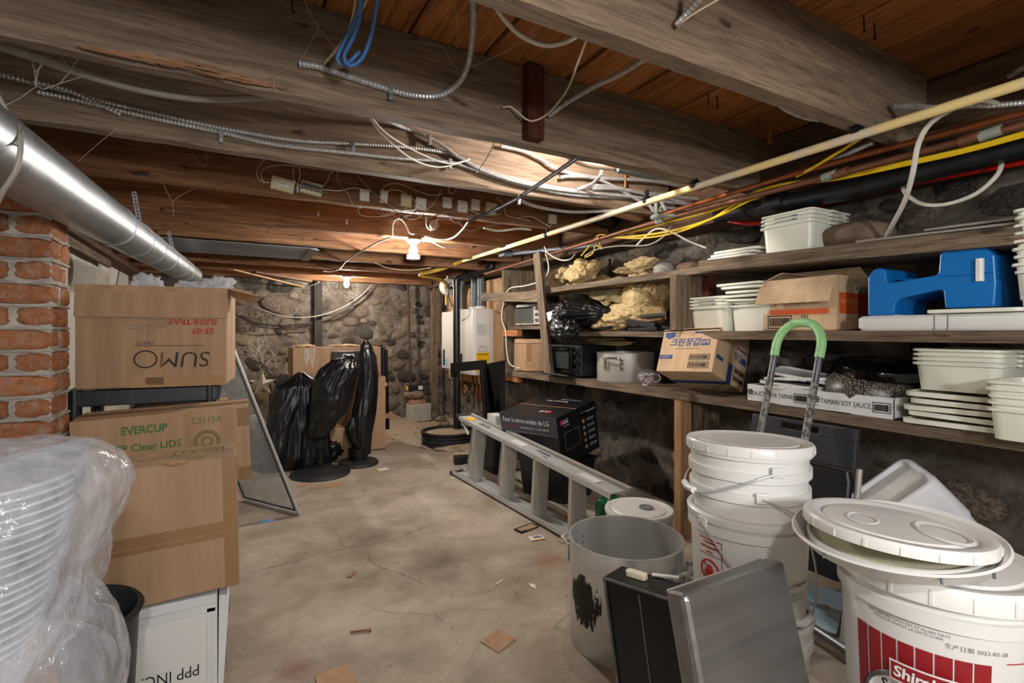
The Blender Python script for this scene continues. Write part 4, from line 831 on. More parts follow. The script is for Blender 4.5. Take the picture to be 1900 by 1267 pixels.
# main lump runs along the shelf, knot at its left front
kx = P(1030, 578, X=2.14)-to; tip = P(1140, 580, X=2.36)-to
mid = P(1075, 578, X=2.27)-to; lf = P(1048, 585, X=2.18)-to
keys = [(tip, (.02, 0, 0), (0, 0, .02)), (tip.lerp(mid, .25), (.06, .03, 0), (0, 0, .045)), (tip.lerp(mid, .6), (.11, .05, 0), (0, 0, .09)), (mid, (.15, .06, 0), (0, 0, .13)), (mid.lerp(lf, .6), (.15, .07, 0), (0, 0, .125)), (lf, (.11, .06, 0), (-.02, 0, .10)), (kx.lerp(lf, .35), (.06, .03, 0), (0, 0, .06)), (kx, (.018, .01, 0), (0, 0, .018))]
O('bag_body', blob(lerp_rings(keys, 60), 110, .13, 3), 'bag_black', t, smooth=True, ang=180)
keys = [(lf+Vector((0, -.02, -.02)), (.08, 0, 0), (0, .13, 0)), (lf+Vector((-.03, -.05, -.09)), (.08, 0, 0), (0, .15, 0)), (lf+Vector((-.04, -.06, -.15)), (.07, 0, 0), (0, .12, 0)), (lf+Vector((-.04, -.06, -.20)), (.03, 0, 0), (0, .05, 0))]
O('bag_belly', blob(lerp_rings(keys, 30), 90, .16, 8), 'bag_black', t, smooth=True, ang=180)
b = B()
for k in range(9):
    a = R(100+k*28); L_ = U(.05, .1); d_ = Vector((-.5, math.cos(a)*.9, math.sin(a)*.9)); u = Vector((0, -math.sin(a), math.cos(a)))*.028
    b.loft([[kx-u*.3, kx+u*.3], [kx+d_*L_*.5-u+Vector((.01, 0, 0)), kx+d_*L_*.5+u], [kx+d_*L_-u*1.5, kx+d_*L_+u*1.5+Vector((.015, 0, 0))]], closed=False)
O('bag_ears', b, 'bag_black', t, smooth=True, ang=180); O('bag_knot', B().ico(kx, .024, 3, lambda p: 1+.4*noise.noise(p*3)), 'bag_black', t, smooth=True, ang=180)
# ---------------------------------------------------------------- the floor on the right: pots, pails, ladder
t = T('tall_stock_pot', 'big empty aluminium stock pot with a torn dark label on the concrete floor', 'pot', (1.356, 1.536, 0))
O('pot_body', potbody(.218, .40, .005), 'pot_metal', t, smooth=True)
b = B(); q = random.Random(5)                           # remains of a label, peeled into rags
na, nz = 60, 60
for i in range(na):
    for j in range(nz):
        fa, fz_ = i/na, j/nz; a0 = R(160+fa*46); z = .11+fz_*.19; k = noise.noise(Vector((fa*7, fz_*2.5, 1)))+.6*noise.noise(Vector((fa*22, fz_*9, 5)))+.3*noise.noise(Vector((fa*40, fz_*50, 7)))
        env = min(fa, 1-fa)*3.2 + min(fz_, 1-fz_)*2.2 - .62 - (.5 if abs(fa-.52-.05*math.sin(fz_*9)) < .035 else 0)
        if k+env > .5: a1 = a0+R(46/na); z1 = z+.19/nz; r_ = .2187; b.add([(r_*math.cos(a0), r_*math.sin(a0), z), (r_*math.cos(a1), r_*math.sin(a1), z), (r_*math.cos(a1), r_*math.sin(a1), z1), (r_*math.cos(a0), r_*math.sin(a0), z1)], [(0, 1, 2, 3)])
O('torn_label', b, 'ink_black', t, label='ragged dark remains of a label')
for a in (R(105), R(122)):
    for z in (.31, .335): O('rivet', B().ico((.212*math.cos(a), .212*math.sin(a), z), .007, 1), 'chrome', t, smooth=True)
loop_handle(t, .218, .32, R(113), 'aluminum'); loop_handle(t, .218, .32, R(293), 'aluminum')
def pail(name, label, loc, rb, rt, h, rz=0, rings=(.80, .90), m='white_plastic', handles=(), group=None, rim=.008):
    t = T(name, label, 'bucket', loc, rz, group); prof = [(rb*.96, 0), (rb, .008)]
    rad = lambda z: rb+(rt-rb)*z/h
    for f in rings: z = h*f; prof += [(rad(z), z-.012), (rad(z)+rim, z-.011), (rad(z)+rim, z+.012), (rad(z), z+.013)]
    prof += [(rt, h-.02), (rt+rim, h-.019), (rt+rim+.002, h-.004), (rt+rim-.002, h), (rt-.004, h), (rad(h*.5)-.005, h*.5), (rb-.006, .012), (.001, .01)]
    O('pail_body', B().lathe(prof, 72), m, t, smooth=True)
    for ha, dr, z in handles:
        a = R(ha); rr = rt+rim+.004; b = B(); pts = []
        for k in range(15):
            f = k/14; aa = PI*f; e = Vector((math.cos(a)*math.cos(aa), math.sin(a)*math.cos(aa), 0)); s = Vector((-math.sin(a), math.cos(a), 0))*math.sin(aa)
            pts.append((e+s)*rr*1.02+Vector((0, 0, z-dr*math.sin(aa)**1.3)))
        hw = O('bail_wire', b.tube(spline(pts, .02), .0025, 7), 'aluminum', t, smooth=True)
        O('bail_grip', B().tube([Vector(pts[6])*1.012, Vector(pts[7])*1.02, Vector(pts[8])*1.012], .009, 10), 'white_plastic', hw, smooth=True)
        for s in (-1, 1): O('bail_lug', B().box((math.cos(a)*s*(rr-.004), math.sin(a)*s*(rr-.004), z), (.008, .03, .026), (0, 0, a)), m, t, bev=.003)
    return t
def pail_lid(label, loc, rot, r, m='white_plastic', dome=.0, spout=None, cat='lid', name='pail_lid', skirt=.02):
    t = T(name, label, cat, loc, rot); O('lid_plate', B().lathe([(r, -skirt), (r+.004, -skirt), (r+.005, -.004), (r+.001, .002), (r-.014, .002), (r-.022, -.004), (r-.03, -.004), (r-.034, .0), (r*.5, dome), (.001, dome)], 72, cap=(False, True)), m, t, smooth=True)
    rm = mesh('skirt_rib', B().box((r+.0045, 0, -skirt*.55), (.0025, .005, skirt*.75)), m)
    for k in range(18): O('skirt_rib', rm, None, t, rot=(0, 0, k*PI/9))
    if spout:
        O('spout_cap', B().lathe([(.034, 0), (.034, .006), (.028, .008), (.026, .004), (.001, .004)], 32), spout, t, (r*.2, -r*.1, .001), smooth=True)
    return t
def curved_patch(name, parent, m, a0, a1, z0, z1, rf, n=16):
    b = B(); vs = []
    for k in range(n+1):
        a = R(a0+(a1-a0)*k/n)
        for z in (z0, z1): vs.append((rf(z)*math.cos(a), rf(z)*math.sin(a), z))
    b.add(vs, [(2*k, 2*k+2, 2*k+3, 2*k+1) for k in range(n)]); return O(name, b, m, parent)
def curved_text(body, size, parent, m, adeg, z, rf, sx=1, bold=0, shear=0, name='printed_text'):
    TEXTS_C.append((body, size, parent, m, adeg, z, rf, sx, bold, shear, name))
TEXTS_C = []
def flush_curved():
    objs = []
    for body, size, parent, m, adeg, z, rf, sx, bold, shear, name in TEXTS_C:
        cu = bpy.data.curves.new(name, 'FONT'); cu.body = body; cu.size = size; cu.align_x = 'CENTER'; cu.align_y = 'CENTER'; cu.offset = bold; cu.shear = shear; cu.resolution_u = 3
        o = bpy.data.objects.new(name, cu); COL.objects.link(o); objs.append(o)
    bpy.context.view_layer.update(); dg = bpy.context.evaluated_depsgraph_get()
    for o, (body, size, parent, m, adeg, z, rf, sx, bold, shear, name) in zip(objs, TEXTS_C):
        me = bpy.data.meshes.new_from_object(o.evaluated_get(dg)); me.materials.clear(); me.materials.append(MATS[m])
        for v in me.vertices:
            zz = z+v.co.y; r = rf(zz); a = R(adeg)+v.co.x*sx/r; v.co = (r*math.cos(a), r*math.sin(a), zz)
        cu = o.data; bpy.data.objects.remove(o); bpy.data.curves.remove(cu)
        q = bpy.data.objects.new(name, me); COL.objects.link(q); q.parent = parent
pail('small_pail', 'short white pail behind the big stock pot, under a lid with a grey cap', (1.71, 1.84, 0), .135, .148, .345)
pail_lid('round white lid with a grey spout cap on the pail behind the big pot', (1.71, 1.84, .357), 0, .157, 'white_plastic', .0, 'ink_grey')
# the nested pails
bx, by = 1.25, .915; cam_a = math.degrees(math.atan2(-by, -bx))   # direction of the viewer from the stack
pail('nested_pail', 'lowest white pail of the tall nested stack, printed with small text', (bx, by, 0), .14, .152, .455, rings=(.86,))
pb = pail('nested_pail', 'white pail with red warning label in the middle of the nested stack', (bx, by, .33), .135, .15, .392, handles=((cam_a-43, .22, .37), (cam_a+12, .10, .46)), rings=(.90,))
pa = pail('nested_pail', 'uppermost white pail of the nested stack, with a wire bail', (bx, by, .505), .135, .15, .392, handles=((cam_a+205, .085, .35),), rings=(.70, .84))
pail_lid('white snap lid closing the tall nested stack of pails', (bx, by, .905), (R(-1.5), R(2), 0), .157, skirt=.024)
rfB = lambda z: .135+(.015)*z/.392+.0012
curved_patch('warning_label', pb, 'ink_red', cam_a-53, cam_a-24, .20, .325, rfB); rf2 = lambda z: rfB(z)+.0008; curved_patch('label_white', pb, 'white_plastic', cam_a-52.3, cam_a-24.7, .284, .3225, rf2); curved_patch('label_white', pb, 'white_plastic', cam_a-52.3, cam_a-24.7, .2025, .2815, rf2)
rf3 = lambda z: rfB(z)+.0016
for k, tx in enumerate(('WARNING', 'AVERTISSEMENT', 'AVISO')): curved_text(tx, .0085, pb, 'ink_red', cam_a-38.5, .3155-.0125*k, rf3, bold=.0004)
b = B(); ring = []
for k in range(40):
    a = 2*PI*k/40; th = R(cam_a-38.5)+.028*math.cos(a)/.142; z = .242+.028*math.sin(a); ring.append((rf3(z)*math.cos(th), rf3(z)*math.sin(th), z))
b.tube(ring+[ring[0]], .0025, 6); th = [R(cam_a-38.5)+s*.02/.142 for s in (-1, 1)]; b.tube([(rf3(.26)*math.cos(th[0]), rf3(.26)*math.sin(th[0]), .262), (rf3(.22)*math.cos(th[1]), rf3(.22)*math.sin(th[1]), .222)], .0025, 6).ico((rf3(.24)*math.cos(R(cam_a-38.5)), rf3(.24)*math.sin(R(cam_a-38.5)), .242), (.012, .012, .016), 2); O('warning_sign', b, 'ink_red', pb)
curved_text('Soy Sauce - Traditionally', .012, pb, 'ink_black', cam_a+45, .235, rf3, bold=.0003)
for k in range(2): curved_text('INGREDIENTS\nwater, wheat,\nsoybeans, salt', .007, pb, 'ink_grey', cam_a+40+k*13, .205, rf3)
pc0 = [o for o in bpy.data.objects if o.name == 'nested_pail'][0]; rfC = lambda z: .14+.012*z/.455+.0012
for k in range(4): curved_text('NUTRITION FACTS\nper serving 15 ml\nsodium 920 mg\nprotein 2 g', .0075, pc0, 'ink_grey', cam_a+46+3*(k % 2), .345-.048*k, rfC)
# small white jug behind the steel tray
t = T('white_jug', 'white rounded plastic jug on the floor behind the steel hood panel', 'jug', (1.11, .735, 0)); O('jug_body', B().lathe([(.058, 0), (.064, .01), (.064, .38), (.058, .42), (.035, .455), (.02, .47), (.02, .49), (.001, .49)], 36), 'white_plastic', t, smooth=True); O('jug_cap', B().lathe([(.022, .486), (.022, .508), (.001, .51)], 20), 'white_plastic', t, smooth=True)
# soy sauce pail in the right foreground
sx_, sy_ = 1.215, .475
pail('lower_pail', 'plain white pail under the soy sauce pail', (sx_, sy_, 0), .135, .15, .366, rings=(.85,))
sp = pail('soy_sauce_pail', 'white soy sauce pail with red striped label in the right foreground', (sx_, sy_, .367), .140, .156, .385, rings=(.86,))
pail_lid('wide white snap lid closing the soy sauce pail', (sx_, sy_, .762), 0, .163, 'white_plastic', skirt=.035)
t = T('upturned_lid', 'yellowed deep lid lying upside down on the soy sauce pail', 'lid', (1.12, .505, .797), (R(-3), R(-5), .3)); O('lid_dish', B().lathe([(.001, -.018), (.13, -.018), (.146, -.01), (.166, .014), (.17, .016), (.166, .019), (.158, .014), (.145, -.004), (.142, .012), (.138, .012), (.134, -.002), (.001, .004)], 72), 'white_plastic', t, smooth=True); O('gasket', B().lathe([(.139, .013), (.133, .006), (.001, .0065)], 64, cap=(False, True)), 'yellowed_plastic', t, smooth=True)
nm = mesh('lid_notch', B().box((.1675, 0, .010), (.004, .003, .012)), 'ink_grey')
for k in range(12): O('lid_notch', nm, None, t, rot=(0, 0, k*PI/6))
t = pail_lid('dusty white lid lying loose on top of the yellowed lid', (1.108, .497, .838), (R(2), R(3), .5), .146, skirt=.018); O('thumb_ring', B().lathe([(.03, .001), (.036, .004), (.04, .001)], 32, cap=(False, False), sq=(1.6, 1)), 'white_plastic', t, (-.02, -.07, 0), (0, 0, .3), smooth=True); O('thumb_ring', B().lathe([(.02, .001), (.024, .003), (.028, .001)], 32, cap=(False, False), sq=(1.5, 1)), 'white_plastic', t, (-.02, .05, 0), smooth=True)
ca = math.degrees(math.atan2(-sy_, -sx_)); rfS = lambda z: .140+.016*z/.385+.0012
for k in range(8): curved_patch('label_stripe', sp, 'ink_darkred', ca-50+10*k+.5, ca-40+10*k-.5, .08, .272, rfS, 4)
rf4 = lambda z: rfS(z)+.0009; b = B(); vs = [(rf4(.155)*math.cos(R(ca)), rf4(.155)*math.sin(R(ca)), .155)]
for k in range(48): a = 2*PI*k/48; th = R(ca-2)+.100*math.cos(a)/.148; z = .150+.066*math.sin(a); vs.append((rf4(z)*math.cos(th), rf4(z)*math.sin(th), z))
ov = []
for k in range(33): fx = -1+2*k/32; th = R(ca-2)+.100*fx/.148; dz = .066*math.sqrt(max(0, 1-fx*fx)); ov += [(rf4(z)*math.cos(th), rf4(z)*math.sin(th), z) for z in (.150-dz, .150+dz)]
O('label_oval', B().add(ov, [(2*k, 2*k+2, 2*k+3, 2*k+1) for k in range(32)]), 'white_plastic', sp)
b = B(); rr_ = [Vector(v) for v in vs[1:]]; b.tube(rr_+[rr_[0]], .005, 8); O('label_rope', b, 'white_card', sp, smooth=True); b = B()
for k in range(96):
    a = 2*PI*k/96; th = R(ca-2)+.100*math.cos(a)/.148; z = .150+.066*math.sin(a); t2 = th+.006*math.cos(a+.8)/.148*1.3; z2 = z+.006*math.sin(a+.8)*1.3; t1 = th-.006*math.cos(a+.8)/.148; z1 = z-.006*math.sin(a+.8); r_ = rf4(z)+.0052; b.tube([(r_*math.cos(t1), r_*math.sin(t1), z1), (r_*math.cos(t2), r_*math.sin(t2), z2)], .0009, 4)
O('rope_strands', b, 'ink_black', sp); rf5 = lambda z: rfS(z)+.0018; rf6 = lambda z: rfS(z)+.0026; rf7 = lambda z: rfS(z)+.0128; rf8 = lambda z: rfS(z)+.0138
curved_patch('label_ribbon', sp, 'ink_white', ca-22.5, ca+16.5, .203, .24, rf7); curved_patch('label_ribbon', sp, 'ink_darkred', ca-21.5, ca+15.5, .206, .237, rf8)
curved_text('Shirakiku', .027, sp, 'ink_white', ca-3, .2215, lambda z: rfS(z)+.0148, sx=1.0, bold=.0008, shear=.1)
for k, tx in enumerate(('SOY SAUCE', 'SAUCE DE SOJA')): curved_text(tx, .030-.007*k, sp, 'ink_black', ca-3, .178-.031*k, rf6, sx=.92, bold=.0005)
curved_text('生产日期 2022-03-28', .010, sp, 'ink_grey', ca+22, .292, rfS); curved_text('BEST BEFORE DATE MM YY FLUSH DATE\nMEILLEUR AVANT LA DATE CODE', .007, sp, 'ink_grey', ca-15, .305, rfS); curved_patch('red_line', sp, 'ink_red', ca+38, ca+52, .275, .277, rfS)
t = T('ribbed_canister', 'white ribbed canister behind the soy sauce pail at the right edge', 'canister', (1.77, .53, 0)); O('canister_body', B().lathe([(.1, 0), (.104, .01)]+[q for k in range(6) for q in ((.104, .06+k*.07), (.097, .075+k*.07), (.097, .085+k*.07), (.104, .1+k*.07))]+[(.09, .5), (.04, .53), (.001, .53)], 40), 'cream_plastic', t, smooth=True)
# tilted ingredient bin
kk = 1.2; qa, qb, qc = P(1681, 844, d=1.6*kk), P(1741, 887, d=1.43*kk), P(1540, 945, d=1.67*kk); ex, ey = (qb-qa).normalized(), (qc-qa).normalized(); ez = ex.cross(ey).normalized(); ey = ez.cross(ex)
w_, d, h = (qb-qa).length+.012, .42, .46
if ez.z < 0: ez = -ez; ex = -ex
m3 = Matrix((ex, ey, ez)).transposed(); cen = qa+(qb-qa)*.5+ey*(d*.5) if (qc-qa).dot(ey) > 0 else qa+(qb-qa)*.5-ey*(d*.5)
t = T('ingredient_bin', 'white rectangular ingredient bin tipped over against the stone wall', 'bin', cen-ez*h, tuple(m3.to_euler())); hs = 1 if ex.dot(qb-qa) > 0 else -1
O('bin_body', B().rrect([(w_*.86, d*.86, .05, 0), (w_*.97, d*.97, .05, h*.6), (w_*.97, d*.97, .05, h*.62), (w_, d, .05, h*.63), (w_, d, .045, h-.012), (w_*.96, d*.96, .04, h), (w_*.86, d*.90, .025, h+.001), (w_*.80, d*.86, .025, h-.014)], 6), 'bin_white', t, smooth=True); O('bin_panel', B().rrect([(w_*.79, d*.85, .025, h-.0138), (w_*.79, d*.85, .025, h-.0128)], 5), 'lid_panel', t, label='scuffed recessed lid panel, shading in its grey')
O('carry_handle', B().tube(spline([(hs*w_/2, -.10, h*.8), (hs*(w_/2+.02), -.1, h*.72), (hs*(w_/2+.02), -.07, h*.5), (hs*(w_/2+.015), .07, h*.5), (hs*(w_/2+.02), .1, h*.72), (hs*w_/2, .10, h*.8)], .02), .006, 8).box((hs*(w_/2+.004), -.1, h*.8), (.012, .05, .04)).box((hs*(w_/2+.004), .1, h*.8), (.012, .05, .04)), 'bin_white', t, smooth=True)
# stainless hood panel and black pan leaning in the foreground
p0 = P(1269, 1105, d=1.0); rot = Euler((R(-14), 0, 0)); w_, dp, h = .325, .055, .64; m3 = rot.to_matrix(); base = p0 - m3 @ Vector((0, 0, h))
t = T('steel_panel', 'scuffed stainless steel hood pan standing on edge in the foreground', 'pan', base, tuple(rot))
b = B(); b.loft([[(0, .0, z0), (w_, .0, z0), (w_, dp, z0), (0, dp, z0)] for z0 in (0, h)]); O('pan_shell', b, 'steel', t, bev=.012); O('pan_lip', B().box((w_/2, dp+.001, h-.004), (w_-.02, .004, .006)), 'aluminum_dull', t)
s = .935; pc = Vector((1.019*s, .953*s, 1.2-(1.2+.043)*s)); t = T('black_pan', 'deep black baking pan standing on edge beside the steel hood pan', 'pan', pc, (R(3.8), R(-6.6), R(-79.1))); w_, d, h = .216, .076, .545
b = B(); th = .004
for c, z in (((0, d/2-th/2, h/2), (w_, th, h)), ((-w_/2+th/2, 0, h/2), (th, d, h)), ((w_/2-th/2, 0, h/2), (th, d, h)), ((0, 0, h-th/2), (w_, d, th)), ((0, 0, th/2), (w_, d, th)), ((0, -d/2+.003, h/2), (w_-.01, .004, h-.02))): b.box(c, z)
O('pan_shell', b, 'black_metal', t); O('pan_rim', B().box((0, -d/2-.002, h-.003), (w_, .006, .006)).box((-w_/2+.002, -d/2-.002, h/2), (.006, .006, h)), 'rail_grey', t, bev=.001); O('panel_crease', B().box((.0, -d/2+.0005, h/2), (.004, .003, h-.03)), 'rail_grey', t)
pan_m = Matrix.Translation(pc) @ Euler((R(3.8), R(-6.6), R(-79.1))).to_matrix().to_4x4()
t = tag(O('foam_grip', B().rrect([(.06, .02, .007, 0), (.06, .02, .007, .013)], 4), 'yellowed_plastic', loc=pan_m @ Vector((-.035, .006, .546)), rot=(R(3.8), R(-6.6), R(-79.1)), smooth=True), 'small cream plastic grip lying on top of the black pan', 'grip')
tag(O('white_rod', B().tube([pan_m @ Vector((-.004, .03, .551)), pan_m @ Vector((.06, .05, .552))], .004, 8), 'white_plastic', smooth=True), 'thin white plastic rod on the top edge of the black pan', 'rod')
# aluminium stepladder on its side
t = T('stepladder', 'aluminium stepladder lying on its side along the shelves', 'ladder', (1.72, 3.9, 0)); lo = Vector((1.72, 3.9, 0))
A0, A1, Lo0, Lo1 = Vector((1.70, 3.93, .50)), Vector((1.74, 2.03, .375)), Vector((1.66, 3.97, .02)), Vector((1.74, 2.03, .02))
def rail(a, b_, sgn, name):
    a, b_ = a-lo, b_-lo; bb = B(); bb.bar(a, b_, .105, .006)
    for s in (-1, 1): o_ = Vector((s*.05, 0, -sgn*.012)); bb.bar(a+o_, b_+o_, .006, .028)
    for s in (-.025, 0, .025): bb.bar(a+Vector((s, 0, sgn*.004)), b_+Vector((s, 0, sgn*.004)), .004, .003)
    return O(name, bb, 'aluminum', t)
r1 = rail(A0, A1, 1, 'side_rail'); rail(Lo0, Lo1, -1, 'side_rail')
for f in (.17, .42, .63, .83):
    a, c = A0.lerp(A1, f)-lo, Lo0.lerp(Lo1, f)-lo; b = B(); b.bar(c, a, .105, .006, (0, 1, 0))
    for s in (-1, 1): b.bar(c+Vector((s*.05, .012, 0)), a+Vector((s*.05, .012, 0)), .006, .03, (0, 1, 0))
    for s in (-.03, -.01, .01, .03): b.bar(c+Vector((s, -.004, 0)), a+Vector((s, -.004, 0)), .004, .004, (0, 1, 0))
    O('step', b, 'aluminum_dull', t)
for f in (.03, .3, .6): a, c = A0.lerp(A1, f)-lo, Lo0.lerp(Lo1, f)-lo; O('cross_brace', B().bar(c+Vector((.09, .05, 0)), a+Vector((.09, .05, -.03)), .02, .02), 'aluminum_dull', t)
for a, c in ((A0, A1), (Lo0, Lo1)): O('rear_leg', B().bar(a-lo+Vector((.09, .05, 0)), c-lo+Vector((.09, 0, 0)), .03, .02), 'aluminum_dull', t)
O('gusset', B().bar(A0-lo+Vector((-.03, .0, -.01)), A0.lerp(Lo0, .35)-lo+Vector((-.03, -.2, .05)), .02, .004), 'aluminum', t); O('gusset', B().bar(Lo0-lo+Vector((-.03, 0, .01)), Lo0.lerp(A0, .3)-lo+Vector((-.03, -.18, -.03)), .02, .004), 'aluminum', t)
for a in (A0, Lo0): O('rubber_foot', B().box(a-lo+Vector((0, .02, 0)), (.12, .05, .03)), 'dark_grey_plastic', t, bev=.005)
dr = (A1-A0).normalized()
def on_rail(f, w_, l_, m, name, dx=0):
    p = A0.lerp(A1, f)-lo+Vector((dx, 0, .0062)); return O(name, B().bar(p-dr*l_/2, p+dr*l_/2, w_, .0014), m, t)
on_rail(.07, .06, .10, 'label_yellow', 'caution_sticker'); on_rail(.48, .05, .16, 'label_white', 'label_sticker'); on_rail(.88, .05, .16, 'label_white', 'label_sticker'); on_rail(.62, .018, .14, 'pan_metal', 'spreader_hinge', .02); on_rail(.66, .014, .06, 'pan_metal', 'spreader_hinge', -.02)
pz = A0.lerp(A1, .2)-lo; q = Matrix.Translation(pz+Vector((0, 0, .0068))) @ Matrix.Rotation(math.atan2(dr.z, -dr.y)*0, 4, 'X') @ Matrix.Rotation(R(-90), 4, 'Z') @ Matrix.Rotation(math.asin(-dr.z), 4, 'Y')
cu = bpy.data.curves.new('printed_text', 'FONT'); cu.body = 'BAUER'; cu.size = .055; cu.align_x = cu.align_y = 'CENTER'; o = bpy.data.objects.new('printed_text', cu); COL.objects.link(o); TEXTS.append((o, q, t, 'ink_black', 'printed_text'))
# microwave carton on a black crate
t = T('black_crate', 'plain black plastic bin under the microwave carton', 'bin', (2.12, 3.16, 0), R(-73)); O('bin_body', B().rrect([(.40, .34, .03, 0), (.46, .38, .03, .27), (.48, .40, .03, .27), (.48, .40, .03, .285), (.45, .37, .03, .285), (.38, .32, .03, .02)], 5), 'black_plastic', t, smooth=True)
g = carton('microwave_carton', 'black microwave oven carton with white French lettering tipped on a black bin', (2.11, 3.20, .30), (R(9.9), R(-1.6), R(-72.8)), (.55, .46, .36), 'black_card', tape=None); w_, d, h = .55, .46, .36; fy = -d/2-.001; rx = w_/2+.001
patch('grey_band', g, 'grey_print', 'F', (0, fy+.0006, h-.065), w_-.002, .13); text('Four à micro-ondes de LG', .05, g, 'ink_white', 'F', (-.02, fy-.0006, h-.05), sx=.84); text('Cuisson intelligente', .02, g, 'lg_red', 'F', (-.17, fy-.0006, h-.098)); text('multiple dimension · 1 cu.ft / 1200 W', .018, g, 'ink_white', 'F', (.06, fy-.0006, h-.098))
patch('grey_band', g, 'ink_grey', 'F', (0, fy+.0006, h-.135), w_-.01, .004)
def lgmark(face, pos, s, ang=0):
    b = B(); m_ = Matrix.Translation(Vector(pos)) @ FACE[face] @ Matrix.Rotation(R(ang), 4, 'Z'); b.M = m_; b.lathe([(s, 0), (s, .0012)], 28); O('print_emblem', b, 'lg_red', g)
    pp = m_ @ Vector((s*2.15, 0, .0014)); text('LG', s*2, g, 'ink_white', face, pp, ang, bold=.0008)
    b = B(); b.M = m_ @ Matrix.Translation((0, 0, .0016)); b.box((-s*.05, -s*.05, 0), (s*.14, s*.9, .0006)).box((s*.2, -s*.42, 0), (s*.5, s*.14, .0006)); O('print_emblem', b, 'ink_white', g)
lgmark('R', (rx-.001, -.175, h-.05), .02); text('InverterOne', .012, g, 'ink_white', 'R', (rx, -.13, h-.08)); lgmark('T', (.13, -.13, h+.002), .025, 180); text('Microwave Oven', .03, g, 'ink_white', 'T', (.0, .13, h+.002), 180, bold=.0005); text('One Precision Cooking', .02, g, 'ink_white', 'T', (.1, .18, h+.002), 180); text('Smart Inverter', .018, g, 'lg_red', 'T', (-.1, .17, h+.002), 180)
b = B(); b.M = Matrix.Translation((rx, -.08, .17)) @ FACE['R']
for s in (-1, 1): b.box((0, s*.06, 0), (.17, .002, .001)).box((s*.085, 0, 0), (.002, .12, .001))
O('print_frame', b, 'ink_grey', g); O('hand_hole', B().box((rx-.002, .07, h-.06), (.006, .09, .022)), 'black_gloss', g, bev=.002)
text('Four à micro-ondes', .022, g, 'ink_white', 'R', (rx, .13, h-.05))
for k in range(5):
    zz = h-.11-.047*k; text('EasyClean coating\nsensor cook menu', .0115, g, 'ink_white', 'R', (rx, .15, zz)); b = B(); b.M = Matrix.Translation((rx, .065, zz)) @ FACE['R']; b.lathe([(.014, 0), (.014, .001)], 16); O('print_emblem', b, ('cardboard', 'ink_grey')[k % 2], g)
# items between ladder and shelves
t = T('green_jug', 'dark green plastic jug behind the stepladder', 'jug', (1.93, 2.32, 0)); O('jug_body', B().rrect([(.13, .1, .02, 0), (.15, .11, .02, .02), (.15, .11, .02, .2), (.07, .06, .02, .25), (.04, .04, .018, .26), (.04, .04, .018, .29)], 4), 'green_glass', t, smooth=True); O('jug_cap', B().lathe([(.024, .285), (.024, .31), (.001, .31)], 18), 'black_plastic', t, smooth=True)
p = P(866, 853, Z=.03); t = T('small_black_box', 'small flat black box on the floor beyond the ladder foot', 'box', (p.x, p.y, 0), R(-15)); O('box_body', B().box((0, 0, .035), (.24, .1, .07)), 'black_plastic', t, bev=.004); O('box_slot', B().box((0.02, -.051, .04), (.05, .002, .01)), 'ink_grey', t)
# folding hand truck with a green grip
t = T('hand_truck', 'folding hand truck with a pale green grip behind the white pails', 'hand truck', (1.73, 1.30, 0)); to = Vector((1.73, 1.30, 0)); yl, yr = .097, -.097
tp = lambda z: Vector((.30*z+.03, 0, z)); topz = 1.235
for y in (yl, yr):
    a, c = tp(.1)+Vector((0, y, 0)), tp(1.14)+Vector((0, y, 0)); O('upright', B().tube([a, c], .014, 14), 'rail_grey', t, smooth=True); O('sticker_remains', B().tube([a.lerp(c, .62), a.lerp(c, .86)], .0146, 14), 'rail_worn', t, smooth=True, label='torn sticker remains on the upright')
pts = [tp(1.10)+Vector((0, yl, 0)), tp(1.16)+Vector((0, yl, 0)), tp(1.21)+Vector((0, yl*.8, 0)), tp(1.24)+Vector((0, yl*.4, 0)), tp(1.245), tp(1.24)+Vector((0, yr*.4, 0)), tp(1.21)+Vector((0, yr*.8, 0)), tp(1.16)+Vector((0, yr, 0)), tp(1.10)+Vector((0, yr, 0))]
O('grip', B().tube(spline(pts, .02), .0185, 14), 'green_plastic', t, smooth=True)
for p in (pts[0]*.5+pts[1]*.5, pts[3], pts[5], pts[7]*.5+pts[8]*.5): O('screw', B().ico(p+Vector((-.018, 0, .004)), .006, 1), 'aluminum', t, smooth=True)
O('cross_bar', B().tube([tp(.35)+Vector((0, yl, 0)), tp(.35)+Vector((0, yr, 0))], .011, 10).tube([tp(.12)+Vector((0, yl, 0)), tp(.12)+Vector((0, yr, 0))], .014, 10), 'rail_grey', t, smooth=True); O('toe_plate', B().box((-.06, 0, .008), (.24, .26, .012)), 'aluminum', t, bev=.003)
for y in (.15, -.15): w_ = O('wheel', B().lathe([(.03, -.016), (.075, -.016), (.08, -.008), (.08, .008), (.075, .016), (.03, .016)], 28), 'rubber_black', t, (.09, y, .08), (PI/2, 0, 0), smooth=True)
# folded black plastic chair against the shelf
t = T('folding_chair', 'folded black plastic chair with a hand slot leaning on the lowest shelf', 'chair', (2.02, 1.31, 0), (R(-9), 0, R(-90))); w_ = .46
b = B()
for c, s in (((0, 0, .73), (w_, .03, .12)), ((-.155, 0, .80), (.15, .03, .05)), ((.155, 0, .80), (.15, .03, .05)), ((0, 0, .822), (w_, .03, .02))): b.box(c, s)
O('backrest', b, 'dark_grey_plastic', t, bev=.006); O('seat', B().rrect([(.42, .035, .015, .24), (.44, .04, .015, .3), (.44, .04, .015, .62), (.42, .035, .015, .66)], 4), 'black_plastic', t, smooth=True)
for x in (-1, 1): O('leg', B().tube([(x*.235, .02, .01), (x*.235, .01, .68)], .012, 12), 'aluminum_dull', t, smooth=True); O('leg', B().tube([(x*.21, .05, .01), (x*.22, .03, .5)], .011, 12), 'aluminum_dull', t, smooth=True)
